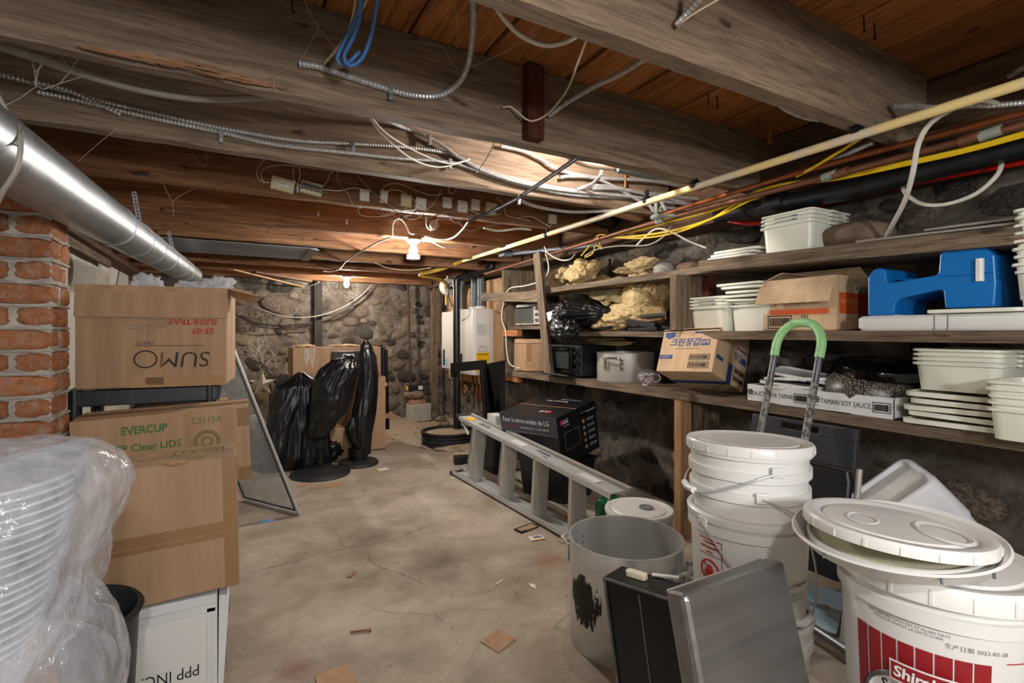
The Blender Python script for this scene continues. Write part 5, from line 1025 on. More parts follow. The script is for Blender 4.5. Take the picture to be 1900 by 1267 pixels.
tag(O('metal_tube', B().tube([P(1430, 1112, Z=.018), P(1590, 1218, Z=.018)], .016, 14), 'galvanized', smooth=True), 'loose galvanised tube lying on the floor behind the white pails', 'tube')
tag(O('wood_strip', B().bar(P(1420, 1125, Z=.008), P(1580, 1232, Z=.008), .03, .014), 'old_wood_y'), 'old wooden strip on the floor beside the loose metal tube', 'wood')
p = P(1525, 1082, Z=.02); tag(O('pale_blue_sheet', B().box((0, 0, 0), (.34, .3, .006)), 'pale_blue_card', loc=(p.x-.25, p.y-.05, .03), rot=(R(4), R(-3), .4)), 'pale blue card sheet on the floor under the hand truck', 'sheet')
p = P(1530, 1128, Z=.02); tag(O('loose_stone', B().ico((0, 0, .015), (.035, .03, .018), 2, lambda q: 1+.2*noise.noise(q*2)), 'concrete_block', loc=(p.x, p.y, 0), smooth=True), 'small pale stone on the floor beside the pale blue sheet', 'stone')
for i, (x, y, r_) in enumerate(((1055, 905, .07), (1085, 880, .05), (1000, 872, .06), (1225, 700+250, .05))):
    p = P(x, y, Z=.03, ); tag(O('rubble_stone', B().ico((0, 0, r_*.4), (r_*1.3, r_, r_*.7), 2, lambda q: 1+.3*noise.noise(q*1.5+Vector((i, 0, 0)))), 'stone_brown', loc=(min(p.x, 2.45), p.y, 0), smooth=True, rot=(0, 0, i)), ('brown rubble stone behind the third ladder step', 'smaller rubble stone behind the fourth ladder step', 'rubble stone beside the black bin', 'rubble stone at the foot of the shelf post')[i], 'stone')
# ---------------------------------------------------------------- the left side: cartons, rack, bags, screen
s = carton('sushi_tray_carton', 'big open carton with upside-down brush lettering on the black rack', (-.26, 2.632, .985), R(-4.9), (.5, .38, .40), tape=None, open_top=True); w_, d, h = .5, .38, .4; fy = -d/2-.001
text('SUM', .088, s, 'ink_black', 'F', (.105, fy, .112), 180, sx=1.05, shear=.1)
b = B(); b.M = Matrix.Translation((-.03, fy, .112)) @ FACE['F']; ring = [(.037*math.cos(k*PI/16), .033*math.sin(k*PI/16), 0) for k in range(33)]; b.tube(ring, .0028, 6); O('print_ring', b, 'ink_black', s)
patch('print_line', s, 'ink_black', 'F', (.05, fy, .165), .24, .002); text('TRAYS', .02, s, 'ink_black', 'F', (-.03, fy, .176), 180)
text('ST-07', .032, s, 'ink_red', 'F', (.165, fy, .225), 180, bold=.001); text('SUSHI TRAY', .032, s, 'ink_red', 'F', (.13, fy, .262), 180, bold=.001)
b = B(); b.M = Matrix.Translation((-.02, fy, .245)) @ FACE['F']
for q in ([(-.085, .03), (.07, .034), (.06, .0), (-.06, -.012), (-.085, .03)], [(-.07, .022), (.055, .026), (.048, .006), (-.05, -.003), (-.07, .022)], [(-.06, -.012), (.0, -.022), (.06, 0)]): b.tube([(x, y, 0) for x, y in q], .0012, 5)
O('print_drawing', b, 'ink_grey', s)
flap(s, 'cardboard', (-w_/2-.002, -d/2-.002, h+.002), (w_+.004, 0, 0), (0, -.06, -1), .125, seed=1, wob=.003); iv = (Matrix.Translation((-.26, 2.632, .985)) @ Matrix.Rotation(R(-4.9), 4, 'Z')).inverted(); fq = [iv @ v for v in (P(419, 535, Y=2.46), P(452, 541, Y=2.46), P(479, 550, Y=2.46), P(469, 567, Y=2.60), P(448, 557, Y=2.60), P(418, 548, Y=2.60))]; O('flap', B().loft([fq, [v+Vector((0, .001, .005)) for v in fq]]), 'cardboard', s); flap(s, 'cardboard', (-w_/2, d/2, h), (w_, 0, 0), (0, .5, .1), .1, seed=4)
b = B(); q = random.Random(2)
for k in range(12): x = q.uniform(-.1, .2); z = q.uniform(.01, .16); b.box((x, fy, z), (.0025, .001, q.uniform(.01, .035)), (0, q.uniform(-.3, .3), 0))
O('tape_glint', b, 'clear_tape', s); patch('clear_tape', s, 'clear_tape', 'F', (.08, fy+.0006, .02), .32, .04); patch('clear_tape', s, 'clear_tape', 'F', (-.0, fy+.0006, .09), .06, .16)
for i, (x, y, r_, sd) in enumerate(((-.05, -.06, (.07, .05, .055), 1), (.2, -.02, (.075, .06, .06), 2), (.09, -.05, (.05, .04, .03), 5))):
    O('plastic_liner', B().ico((x, y, h+.015), r_, 4, lambda p, sd=sd: .8+.55*noise.noise(p*1.6+Vector((sd*9, 0, 0)))+.35*noise.noise(p*4+Vector((sd*3, 0, 0)))), 'bag_milky', s, smooth=True, ang=180)
rk = T('plastic_rack', 'black plastic shelf rack holding up the big open carton', 'rack', (-.31, 2.66, 0))
for z in (.92, .45, .08):
    O('rack_shelf', B().box((0, 0, z+.045), (.50, .40, .012)).box((0, -.2, z+.03), (.50, .012, .06)).box((0, .2, z+.03), (.50, .012, .06)).box((-.25, 0, z+.03), (.012, .4, .06)).box((.25, 0, z+.03), (.012, .4, .06)), 'black_plastic', rk, bev=.003)
    b = B(); [b.box((-.2+.08*k, -.207, z+.03), (.004, .004, .05)) for k in range(6)]; O('shelf_rib', b, 'dark_grey_plastic', rk)
for x in (-.22, .22):
    for y in (-.185, .185): O('rack_post', B().tube([(x, y, 0), (x, y, .985)], .024, 16), 'black_plastic', rk, smooth=True)
carton('plain_carton', 'plain carton half hidden on the rack under the big open carton', (-.20, 2.68, .517), R(3), (.36, .30, .37))
c = carton('lids_carton', 'carton of clear soup cup lids with green lettering and a green ring print', (-.209, 2.325, .622), (R(1.8), R(-2.1), R(-1)), (.54, .20, .289)); w_, d, h = .54, .2, .289; fy = -d/2-.001
text('EVERCUP', .04, c, 'ink_green', 'F', (-.062, fy, .238), sx=.82, bold=.0012); text('CS115A', .03, c, 'ink_green', 'F', (.13, fy, .25)); text('PP Clear LIDS', .037, c, 'ink_green', 'F', (-.05, fy, .176), sx=.92, bold=.0006); text('FOR SOUP CUP SIZE', .026, c, 'ink_green', 'F', (-.02, fy, .138), sx=.95, bold=.0005); text('QTY: 500 PCS', .026, c, 'ink_green', 'F', (-.05, fy, .1), sx=.95)
b = B(); b.M = Matrix.Translation((.128, fy, .17)) @ FACE['F']
for r_ in (.042, .037, .033, .018, .013): b.tube([(r_*math.cos(k*PI/20), r_*math.sin(k*PI/20), 0) for k in range(41)], .0011, 5)
O('print_rings', b, 'ink_green', c); patch('packing_strip', c, 'tape', 'F', (.25, fy+.0006, .25), .04, .07); patch('packing_strip', c, 'tape', 'F', (.25, fy+.0006, .03), .04, .05)
carton('support_carton', 'plain carton standing on the floor under the soup cup lids carton', (-.26, 2.325, 0), R(-1), (.40, .20, .615))
c = carton('cups_carton', 'brown carton taped across the middle, in front of the soup cup lids carton', (-.198, 1.80, .462), (R(-2.5), R(-1.3), R(1.4)), (.42, .28, .37), tape=None); w_, d, h = .42, .28, .37; fy = -d/2-.001
patch('packing_tape', c, 'tape', 'F', (0, fy+.0006, .165), w_, .045); patch('packing_tape', c, 'tape', 'F', (w_/2-.02, fy+.0004, h/2), .035, h); patch('flap_line', c, 'cardboard_edge', 'F', (0, fy-.0002, .158), w_, .003); patch('packing_tape', c, 'tape', 'R', (w_/2+.0005, -d/2+.03, h-.03), .06, .05)
text('Paper Soup Cups', .034, c, 'ink_green', 'T', (-.05, -.03, h+.003)); text('12 oz', .045, c, 'ink_green', 'T', (.115, .02, h+.003), sx=1.1); text('I TOP', .03, c, 'ink_green', 'T', (.10, -.09, h+.003)); b = B()
for s_ in (-1, 1): b.box((.115, .02+s_*.04, h+.002), (.13, .002, .001)).box((.115+s_*.065, .02, h+.002), (.002, .08, .001))
O('print_frame', b, 'ink_green', c); O('torn_dent', B().ico((.06, -d/2, h), (.03, .006, .008), 2, lambda p: 1+.4*noise.noise(p*3)), 'cardboard_edge', c)
c = carton('white_carton', 'white carton with upside-down black lettering under the brown cups carton', (-.222, 1.825, 0), 0, (.36, .30, .455), 'white_card', tape=None); w_, d, h = .36, .3, .455; fy = -d/2-.001
b = B()
for sg in (-1, 1): b.box((sg*.165, fy-.002, .215), (.02, .006, .41))
b.box((0, fy-.002, .42), (.35, .006, .02)); O('frame_tape', b, 'ink_grey' if False else 'white_card', c); patch('grey_panel', c, 'label_white', 'F', (0, fy+.0002, .205), .31, .40); text('PPP INC.', .045, c, 'ink_black', 'F', (.07, fy-.001, .255), 180, sx=.8); barcode(c, 'F', (-.08, fy-.001, .36), .04, .05); text('destination', .016, c, 'ink_black', 'F', (-.07, fy-.001, .405), 180)
b = B(); b.loft([[(w_/2, -.14, .0), (w_/2+.004, -.14, .0), (w_/2+.004, -.11, .0), (w_/2, -.11, .0)], [(w_/2+.004, -.14, h-.01), (w_/2+.03, -.13, h-.02), (w_/2+.03, .14, h-.02), (w_/2+.004, .14, h-.01)]]); O('side_flap', b, 'white_card', c); q = B(); rr = random.Random(4)
for k in range(7): zz = rr.uniform(.2, .42); q.box((w_/2+.006+.027*zz/.44, rr.uniform(-.1, .08), zz), (.003, rr.uniform(.004, .012), rr.uniform(.02, .07)))
O('scuff', q, 'ink_grey', c)
t = T('dark_bin', 'dark grey round bin between the clear bags and the white carton', 'bin', (-.35, 1.495, -.0)); O('bin_body', B().lathe([(.12, 0), (.125, .01), (.15, .535), (.156, .54), (.156, .553), (.148, .555), (.144, .54), (.118, .02), (.001, .02)], 56), 'dark_grey_plastic', t, smooth=True); O('bin_rim', B().lathe([(.154, .542), (.16, .548), (.154, .556), (.148, .55)], 56, cap=(False, False)), 'rubber_black', t, smooth=True)
# clear plastic bags full of trays
def baggy(name, label, c, hw, z0, z1, mat_, seed, spikes=(), pw=3.4, ft=.05):
    t = T(name, label, 'bag', (c[0], c[1], z0)); H = z1-z0
    def f(p):
        k = (abs(p.x)**pw+abs(p.y)**pw+abs(p.z)**pw)**(-1/pw); q = p*1.0+Vector((seed*5.1, 0, 0))
        k *= 1+ft*(1-2.4*abs(noise.noise(Vector((q.x*2.2, q.y*2.2, q.z*1.1)))))+ft*.6*(1-2.4*abs(noise.noise(Vector((q.x*5, q.y*5, q.z*2.5)))))+ft*.35*noise.noise(q*11)
        for d_, a, w2 in spikes:
            dd = Vector(d_).normalized(); k *= 1+a*max(0, (p.dot(dd)-w2)/(1-w2))**1.5
        return k
    O('bag_film', B().ico((0, 0, H/2), (hw[0], hw[1], H/2), 7, f), mat_, t, smooth=True, ang=180); return t
bx_, by_ = -.40, 1.05
baggy('clear_bag', 'upper clear plastic bag packed with white takeout trays at the left edge', (bx_+.002, by_), (.196, .20), .715, 1.02, 'bag_milky', 1, (((.75, -.1, .42), .25, .80), ((-.1, -.2, 1), .1, .7)), 4.5, .035)
baggy('clear_bag', 'lower clear plastic bag of containers beneath the bag of white trays', (bx_+.005, by_-.01), (.215, .21), .26, .79, 'bag_clear', 4, (((.8, -.1, .7), .13, .82),), 3.2, .05)
tm = mesh('tray', B().rrect([(.30, .30, .05, 0), (.315, .315, .05, .012), (.335, .335, .05, .013), (.335, .335, .05, .016), (.31, .31, .05, .0155), (.29, .29, .05, .005)], 6), 'tray_clear', True, 50)
for i in range(19):
    o = bpy.data.objects.new('takeout_tray', tm); COL.objects.link(o); o.location = (bx_+.012+U(-.003, .003)-.03+.0026*i, by_+U(-.003, .003), .735+i*.0125); o.rotation_euler = (0, R(-10), R(6)); tag(o, 'white takeout tray in the upper clear bag, %s counted from below' % ('lowest', 'second', 'third', 'fourth', 'fifth', 'sixth', 'seventh', 'eighth', 'ninth', 'tenth', 'eleventh', 'twelfth', 'thirteenth', 'fourteenth', 'fifteenth', 'sixteenth', 'seventeenth', 'eighteenth', 'topmost')[i], 'tray', 'takeout trays in the upper clear bag')
c = carton('bagged_carton', 'brown carton wrapped inside the lower clear bag', (bx_-.01, by_, .28), R(18), (.31, .28, .38))
for i in range(4):
    t = tag(O('clear_container', B().rrect([(.10, .10, .03, 0), (.12, .12, .03, .02), (.12, .12, .03, .024)], 4), 'tray_clear', loc=(bx_+.06, by_-.02, .645+.012*i), rot=(0, 0, .3), smooth=True), 'clear container lid under the film of the lower bag, %s of four' % ('lowest', 'second', 'third', 'topmost')[i], 'lid', 'clear lids in the lower bag')
tag(O('hidden_crate', B().box((0, 0, .14), (.4, .4, .25)), 'black_plastic', loc=(bx_, by_, 0), bev=.01), 'black crate on the floor under the lower clear bag', 'crate')
# leaning window screen
t = T('window_screen', 'aluminium framed window screen leaning beside the boxes', 'screen', (.374, 3.583, .012)); e1 = Vector((-.314, .497, 0)); e2 = Vector((-.40, .0, 1.16)); nn = e1.cross(e2).normalized()
def sq(a, c): return O('screen_frame', B().bar(a, c, .016, .012, nn), 'aluminum', t, bev=.001)
z0 = Vector((0, 0, 0)); sq(z0, e1); sq(e2, e1+e2); sq(z0, e2); sq(e1, e1+e2)
O('frame_bead', B().bar(e2*.02+e1*.04, e2*.98+e1*.04, .005, .014, nn).bar(e1*.96+e2*.02, e1*.96+e2*.98, .005, .014, nn).bar(e1*.04+e2*.02, e1*.96+e2*.02, .005, .014, nn), 'dark_grey_plastic', t)
O('screen_mesh', B().add([e1*.02+e2*.01, e1*.98+e2*.01, e1*.98+e2*.99, e1*.02+e2*.99], [(0, 1, 2, 3)]), 'mesh_screen', t)
tag(O('blue_tag', B().prism([(0, .01), (.012, 0), (.09, .0), (.09, .045), (.012, .045), (0, .03)], .0015), 'tag_blue', loc=(.13, 3.57, .002), rot=(0, 0, R(-14))), 'small sky blue paper tag on the floor below the window screen', 'tag')
# round duct along the left
t = T('round_duct', 'shiny round sheet metal duct hung below the joists at the left', 'duct', tuple(Vector((-.33, 5.25, 1.708))+(Vector((-.52, .2, 1.575))-Vector((-.33, 5.25, 1.708)))*1.5)); D1 = Vector((-.33, 5.25, 1.708)); D0 = D1+(Vector((-.52, .2, 1.575))-D1)*1.5; do = D0.copy(); dv = (D1-D0).normalized(); Ls = (D1-D0).length
cuts = [0, 1.4, 2.53, 3.83, 4.88, 5.63, 6.08, 7.03, Ls]
for i, (a, c) in enumerate(zip(cuts, cuts[1:])): O('duct_section', B().tube([D0+dv*a-do, D0+dv*(c+.01)-do], .083-.0008*(i % 2), 40), 'galvanized', t, smooth=True)
for a in (2.53, 4.88, 5.28, 5.63, 6.08, 6.63, 7.03): O('duct_bead', B().tube([D0+dv*(a-.006)-do, D0+dv*(a+.006)-do], .0855, 40), 'galvanized', t, smooth=True)
sd = dv.cross(UP).normalized(); O('duct_seam', B().bar(D0+dv*4.89+sd*.079+UP*.028-do, D1+sd*.079+UP*.028-do, .008, .006), 'rail_grey', t)
for a, x0 in ((5.43, 0), (6.53, 0)):
    c = D0+dv*a; b = B(); q0 = c+UP*.085-do; q1 = Vector((c.x-.03, c.y+.05, 1.90))-do
    for k in range(10): q = q0.lerp(q1, k/9); b.box(q+Vector((-.007, 0, 0)), (.005, .003, .02)).box(q+Vector((.007, 0, 0)), (.005, .003, .02)).box(q+Vector((0, 0, .01)), (.018, .003, .006))
    O('hanger_strap', b, 'galvanized', t)
cable('dusty grey wire looped over the metal duct at the left edge', [P(-10, 165, Y=1.46), P(18, 215, Y=1.44), P(40, 245, Y=1.42), P(30, 268, Y=1.40), P(8, 250, Y=1.40), P(-8, 215, Y=1.42)], .0045, 'grey_wire', 'grey_wire', False)
cable('dusty grey wire hanging down in front of the metal duct', [P(36, 240, Y=1.42), P(38, 280, Y=1.40), P(28, 320, Y=1.40), P(8, 350, Y=1.42), P(-10, 385, Y=1.46)], .005, 'grey_wire', 'grey_wire', False)
cable('thin cord hanging down the white plaster behind the cartons', [P(232, 478, X=-.98), P(222, 500, X=-.98), P(216, 530, X=-.98)], .004, 'iron', 'cord', False); cable('second cord hanging past the end of the plaster wall', [P(275, 488, X=-.9), P(260, 505, X=-.9), P(256, 528, X=-.9)], .004, 'iron', 'cord', False)
# sheet metal pan nailed across two joists
t = T('metal_pan', 'dull grey sheet metal pan nailed under two joists', 'sheet metal', (.05, 4.62, 1.872)); O('pan_sheet', B().box((0, 0, 0), (1.06, .69, .003)), 'pan_metal', t); O('pan_lip', B().box((.515, 0, -.006), (.06, .69, .008), (0, R(8), 0)), 'galvanized', t, bev=.001)
# ---------------------------------------------------------------- the back of the room
def wrapped(name, label, base, keys, n, seed, fold=.1, mat_='bag_black'):   # keys in picture: (x, y, halfwidth px) at depth plane Y
    Y = base[1]; t = T(name, label, 'bag', base); bo = Vector(base); ks = []
    for x, y, hw in keys:
        c = P(x, y, Y=Y); e = P(x+hw, y, Y=Y); r_ = (e-c).length*.93; ks.append((c-bo, (r_, 0, 0), (0, r_*.8, 0)))
    O('wrapped_bag', blob(lerp_rings(ks, n), 100, fold, seed), mat_, t, smooth=True, ang=180); return t, bo
t, bo = wrapped('wrapped_heater', 'bent shape wrapped in black plastic on a pole with a wide round base', (.645, 4.56, 0), [(592, 832, 10), (593, 818, 11), (592, 806, 20), (598, 790, 25), (610, 765, 33), (617, 735, 38), (622, 705, 40), (630, 685, 38), (640, 668, 26), (648, 659, 8)], 90, 2, .1)
O('base_plate', B().lathe([(.24, 0), (.245, .008), (.235, .022), (.19, .036), (.06, .05), (.04, .06), (.001, .06)], 64), 'rubber_black', t, smooth=True); pz = P(595, 838, Y=4.56)-bo; O('pole', B().tube([(pz.x, 0, .05), (pz.x, 0, .32)], .027, 24), 'black_metal', t, smooth=True)
t, bo = wrapped('wrapped_heater', 'tall upright shape wrapped in black plastic on a small round base', (1.0, 4.74, 0), [(672, 842, 17), (671, 828, 18), (671, 812, 20), (671, 795, 22), (675, 770, 23), (680, 735, 21), (683, 700, 20), (682, 665, 18), (680, 645, 12), (679, 630, 4)], 90, 5, .06)
O('base_plate', B().lathe([(.175, 0), (.18, .008), (.17, .03), (.08, .045), (.001, .045)], 56), 'rubber_black', t, smooth=True); O('pole', B().tube([(.0, 0, .04), (.0, 0, .15)], .085, 32), 'black_metal', t, smooth=True); O('side_bulge', blob(lerp_rings([(P(655, 775, Y=4.68)-bo, (.02, 0, 0), (0, .02, 0)), (P(652, 795, Y=4.68)-bo, (.05, 0, 0), (0, .05, 0)), (P(656, 815, Y=4.68)-bo, (.04, 0, 0), (0, .04, 0)), (P(665, 830, Y=4.68)-bo, (.03, 0, 0), (0, .03, 0))], 20), 60, .2, 9), 'bag_black', t, smooth=True, ang=180)
# black bag over a square stack
t = T('draped_bag', 'square stack draped in a black plastic bag next to the twig tree', 'bag', (.545, 5.0, 0)); b = B(); rings = []; N = 28
sec = [(.52, .40, 0), (.53, .41, .1), (.50, .38, .25), (.46, .36, .45), (.42, .34, .62), (.39, .32, .72), (.36, .30, .735), (.18, .2, .79), (.03, .05, .84)]
for i in range(73):
    f = i/72*(len(sec)-1); a = min(int(f), len(sec)-2); u = f-a; w_, d, z = (sec[a][k]*(1-u)+sec[a+1][k]*u for k in range(3)); ring = []
    for j in range(120):
        an = 2*PI*j/120; cs, sn = math.cos(an), math.sin(an); k = (abs(cs)**6+abs(sn)**6)**(-1/6); q = Vector((cs*2.5, sn*2.5, z*1.2)); k *= 1+.09*(1-2.4*abs(noise.noise(q*1.5)))*(1.2-z)+.05*(1-2.4*abs(noise.noise(q*3.4)))+.012*noise.noise(q*12)
        ring.append((cs*k*w_/2-.05*(1-z), sn*k*d/2, z+.01*noise.noise(Vector((cs*3, sn*3, z*9)))))
    rings.append(ring)
O('bag_film', b.loft(rings), 'bag_black', t, smooth=True, ang=180)
t = tag(O('small_garbage_bag', B().ico((0, 0, .10), (.13, .12, .1), 4, lambda p: 1+.25*(1-2.2*abs(noise.noise(p*2.2)))-.1), 'bag_black', loc=(.78, 5.0, 0), smooth=True, ang=180), 'small crumpled black bag on the floor behind the wrapped pole', 'bag')
# cartons behind the bags
Y = 5.35; x0, x1 = P(542, 644, Y=Y).x, P(706, 644, Y=Y).x; zz0, zz1 = P(560, 702, Y=Y).z, P(560, 645, Y=Y).z
c = carton('long_carton', 'long brown carton lying across the top of the wrapped shapes', ((x0+x1)/2, Y+.17, zz0), R(2), (x1-x0, .34, zz1-zz0), tape=None); w_ = x1-x0; h = zz1-zz0; fy = -.171
text('SC400613', .03, c, 'ink_black', 'F', (-w_/2+.12, fy, .03)); b = B(); q = random.Random(8)
for k in range(14): x = -w_/2+.14+q.uniform(-.03, .06); b.tube([(x, fy, h*.98), (x+q.uniform(-.02, .02), fy, h*.7), (x+q.uniform(-.02, .02), fy, h*q.uniform(.3, .6))], .0015, 4)
O('drip_marks', b, 'white_plastic', c); O('packing_scraps', B().ico((-.3, 0, h+.01), (.1, .1, .02), 3, lambda p: 1+.4*noise.noise(p*3)).ico((.1, .0, h+.01), (.15, .1, .018), 3, lambda p: 1+.4*noise.noise(p*3)), 'cardboard_light', c)
p = P(648, 661, Y=5.24); t = T('black_logo_box', 'thin black box with white capital letters in front of the long carton', 'box', (p.x, 5.30, zz0)); hb = p.z+.05-zz0; O('box_body', B().box((.03, 0, hb/2), (.36, .06, hb)), 'black_card', t, bev=.003); text('OMA', .055, t, 'ink_white', 'F', (-.0, -.031, hb-.045), bold=.001); text('LIGHT', .018, t, 'ink_white', 'F', (.1, -.031, hb-.08))
c = carton('floor_carton', 'tall brown carton on the floor behind the wrapped shapes', (P(655, 800, Y=5.35).x, 5.46, 0), 0, (.62, .42, zz0-.004), tape='tape'); flap(c, 'cardboard', (.31, .18, .3), (0, -.36, 0), (1, 0, .1), .16, seed=2)
p = P(487, 800, Y=5.6); c = carton('open_carton', 'open carton with small things in it behind the window screen', (p.x-.02, 5.75, 0), R(8), (.42, .36, .24), open_top=True); flap(c, 'cardboard', (-.21, -.18, .24), (.42, 0, 0), (0, -.9, .2), .14, seed=3)
tag(O('white_bowl', B().lathe([(.04, 0), (.09, .05), (.1, .08), (.095, .08), (.08, .05), (.001, .01)], 32), 'white_plastic', loc=(p.x-.08, 5.75, .26), rot=(R(70), 0, .3), smooth=True), 'white bowl tipped up in the open carton behind the screen', 'bowl'); tag(O('blue_packet', B().box((0, 0, 0), (.2, .14, .05)), 'ink_blue', loc=(p.x+.05, 5.72, .25), rot=(.2, .1, .2), bev=.004), 'blue packet lying in the open carton behind the screen', 'packet')
p = P(640, 850, Y=5.0)
c = carton('flat_carton', 'low brown carton seen between the two round bases', (.93, 5.05, 0), R(-12), (.34, .22, .30))
# twig tree with a star
t = T('twig_tree', 'bare decorative twig tree with whitened branches in front of the stone wall', 'artificial tree', (.36, 6.25, 0)); q = random.Random(12)
def twig(p, d, L_, r, lvl, out, pale):
    pts = [p]; n = 6
    for k in range(n): d = (d+Vector((q.uniform(-.22, .22), q.uniform(-.22, .22), q.uniform(-.05, .2)))).normalized(); pts.append(pts[-1]+d*L_/n)
    (pale if lvl >= 2 else out).tube(pts, r, 6, rad=[r*(1-.75*k/n) for k in range(n+1)])
    if lvl < 3:
        for k in range((7, 4, 2)[lvl]):
            m_ = pts[q.randrange(2, n+1)]; a = q.uniform(0, 2*PI); nd = (d*.55+Vector((math.cos(a), math.sin(a), q.uniform(-.1, .5)))*.75).normalized(); twig(m_, nd, L_*q.uniform(.5, .75), r*(.42 if lvl == 0 else .5), lvl+1, out, pale)
b1, b2 = B(), B(); twig(Vector((0, 0, .5)), Vector((.02, 0, 1)), .42, .02, 0, b1, b2); b1.tube([(0, 0, 0), (0, 0, .55)], .026, 10, rad=[.03, .02]); O('trunk', b1, 'twig_bark', t, smooth=True); O('branches', b2, 'twig_pale', t, smooth=True); O('base_cover', B().lathe([(.12, 0), (.12, .03), (.03, .05)], 20), 'black_plastic', t, smooth=True)
b3, b4 = B(), B(); twig(Vector((.22, .1, .45)), Vector((.1, 0, 1)), .42, .014, 1, b3, b4); b3.tube([(.05, 0, .2), (.22, .1, .47)], .014, 8); O('side_trunk', b3, 'twig_bark', t, smooth=True); O('branches', b4, 'twig_pale', t, smooth=True)
p = P(487, 712, Y=6.15); b = B(); pts = []
for k in range(10): r_ = .14 if k % 2 == 0 else .055; pts.append((r_*math.sin(k*PI/5), r_*math.cos(k*PI/5)))
vs = [(x, 0, z) for x, z in pts]+[(0, -.045, 0), (0, .045, 0)]; b.add(vs, [f for k in range(10) for f in ((k, (k+1) % 10, 10), ((k+1) % 10, k, 11))]); tag(O('star_ornament', b, 'star_white', loc=p), 'pale five-pointed star hanging in the twig tree', 'ornament')
# dark tubes and a stick leaning behind the tall wrapped shape
for i, (xa, xb, lb) in enumerate(((707, 706, 'left'), (713, 711, 'middle'), (719, 716, 'right'))): tag(O('leaning_tube', B().tube([P(xb, 640+i*4, Y=5.6), P(xa, 796, Y=5.5+.05*i)], .022, 10), 'black_metal', smooth=True), lb+' dark tube of the three leaning behind the tall wrapped shape', 'tube')
tag(O('wood_stick', B().bar(P(702, 702, Y=5.3), P(718, 716, Y=5.25), .05, .04), 'new_wood_x', bev=.004), 'short pale stick poking out beside the tall wrapped shape', 'wood')
tag(O('iron_pipe', B().tube([P(757, 527, Y=6.98), P(760, 640, Y=6.98), P(763, 745, Y=6.98), P(763, 779, Y=6.98)], .016, 10), 'iron', smooth=True), 'rusty vertical pipe running up the stone back wall', 'pipe')
# concrete block with brick and tool
p = P(782, 782, Z=.0); t = T('concrete_block', 'pale concrete block on the floor before the back wall', 'block', (p.x, p.y+.12, 0), R(6)); O('block_body', B().box((0, 0, .115), (.28, .22, .23)), 'concrete_block', t, bev=.008)
tag(O('loose_brick', B().box((0, 0, .03), (.22, .1, .06)), 'brick', loc=(p.x-.03, p.y+.10, .232), rot=(0, 0, .1), bev=.006), 'loose brick lying on the concrete block', 'brick')
t = T('cordless_tool', 'small black gadget with a yellow end above the concrete block', 'tool', (p.x-.06, p.y+.12, .293+.13)); O('tool_body', B().box((0, 0, .03), (.2, .09, .07)).box((.07, 0, .03), (.06, .1, .09)), 'black_plastic', t, bev=.01); O('tool_end', B().box((-.105, 0, .03), (.015, .07, .05)), 'label_yellow', t, bev=.003); O('tool_screen', B().box((.07, -.051, .03), (.06, .003, .05)), 'label_white', t)
tag(O('flat_rock', B().ico((0, 0, .065), (.15, .11, .065), 3, lambda q: 1+.2*noise.noise(q*2)), 'boulder', loc=(p.x-.05, p.y+.14, .293), smooth=True), 'brown rock on the brick under the small black gadget', 'rock')
# sump pit with standing drain pipe
t = T('sump_liner', 'black corrugated sump liner set in the dirt floor', 'sump pit', (2.03, 5.12, -.06)); prof = [(.26, 0)]
for k in range(4): z = .02+k*.045; prof += [(.275, z), (.287, z+.008), (.287, z+.024), (.275, z+.032)]
prof += [(.28, .19), (.295, .195), (.295, .215), (.265, .215), (.262, .18)]; O('corrugated_ring', B().lathe(prof, 64, cap=(True, False)), 'rubber_black', t, smooth=True); O('dirt_fill', B().lathe([(.264, .185), (.2, .195), (.1, .20), (.001, .198)], 40, cap=(False, True)), 'dirt', t, smooth=True)
tag(O('dirt_mound', B().ico((0, 0, 0), (.40, .34, .05), 4, lambda p: 1+.3*noise.noise(p*3)), 'dirt', loc=(2.15, 5.02, 0), smooth=True, ang=180), 'heap of loose dirt piled against the sump liner', 'dirt')
Y = 5.22; a = P(848, 812, Y=Y); pts = [Vector((a.x, Y, .12)), P(846, 525, Y=Y)]
t = T('standpipe', 'black standpipe rising from the sump liner and bending over towards the wall', 'pipe', (a.x, Y, .12)); ao = Vector((a.x, Y, .12)); top = P(847, 522, Y=Y); O('upright_run', B().tube([Vector((0, 0, 0)), top-ao], .04, 24), 'black_pipe', t, smooth=True); e = [top-ao, P(850, 518, Y=Y)-ao, P(880, 506, Y=Y-.15)-ao, P(908, 498, Y=Y-.3)-ao, P(913, 492, Y=Y-.33)-ao, P(913, 480, Y=Y-.33)-ao]; O('bent_run', B().tube(spline(e, .04), .036, 20), 'black_pipe', t, smooth=True); O('pipe_coupling', B().tube([top-ao-UP*.05, top-ao+UP*.02], .047, 20), 'black_pipe', t, smooth=True)
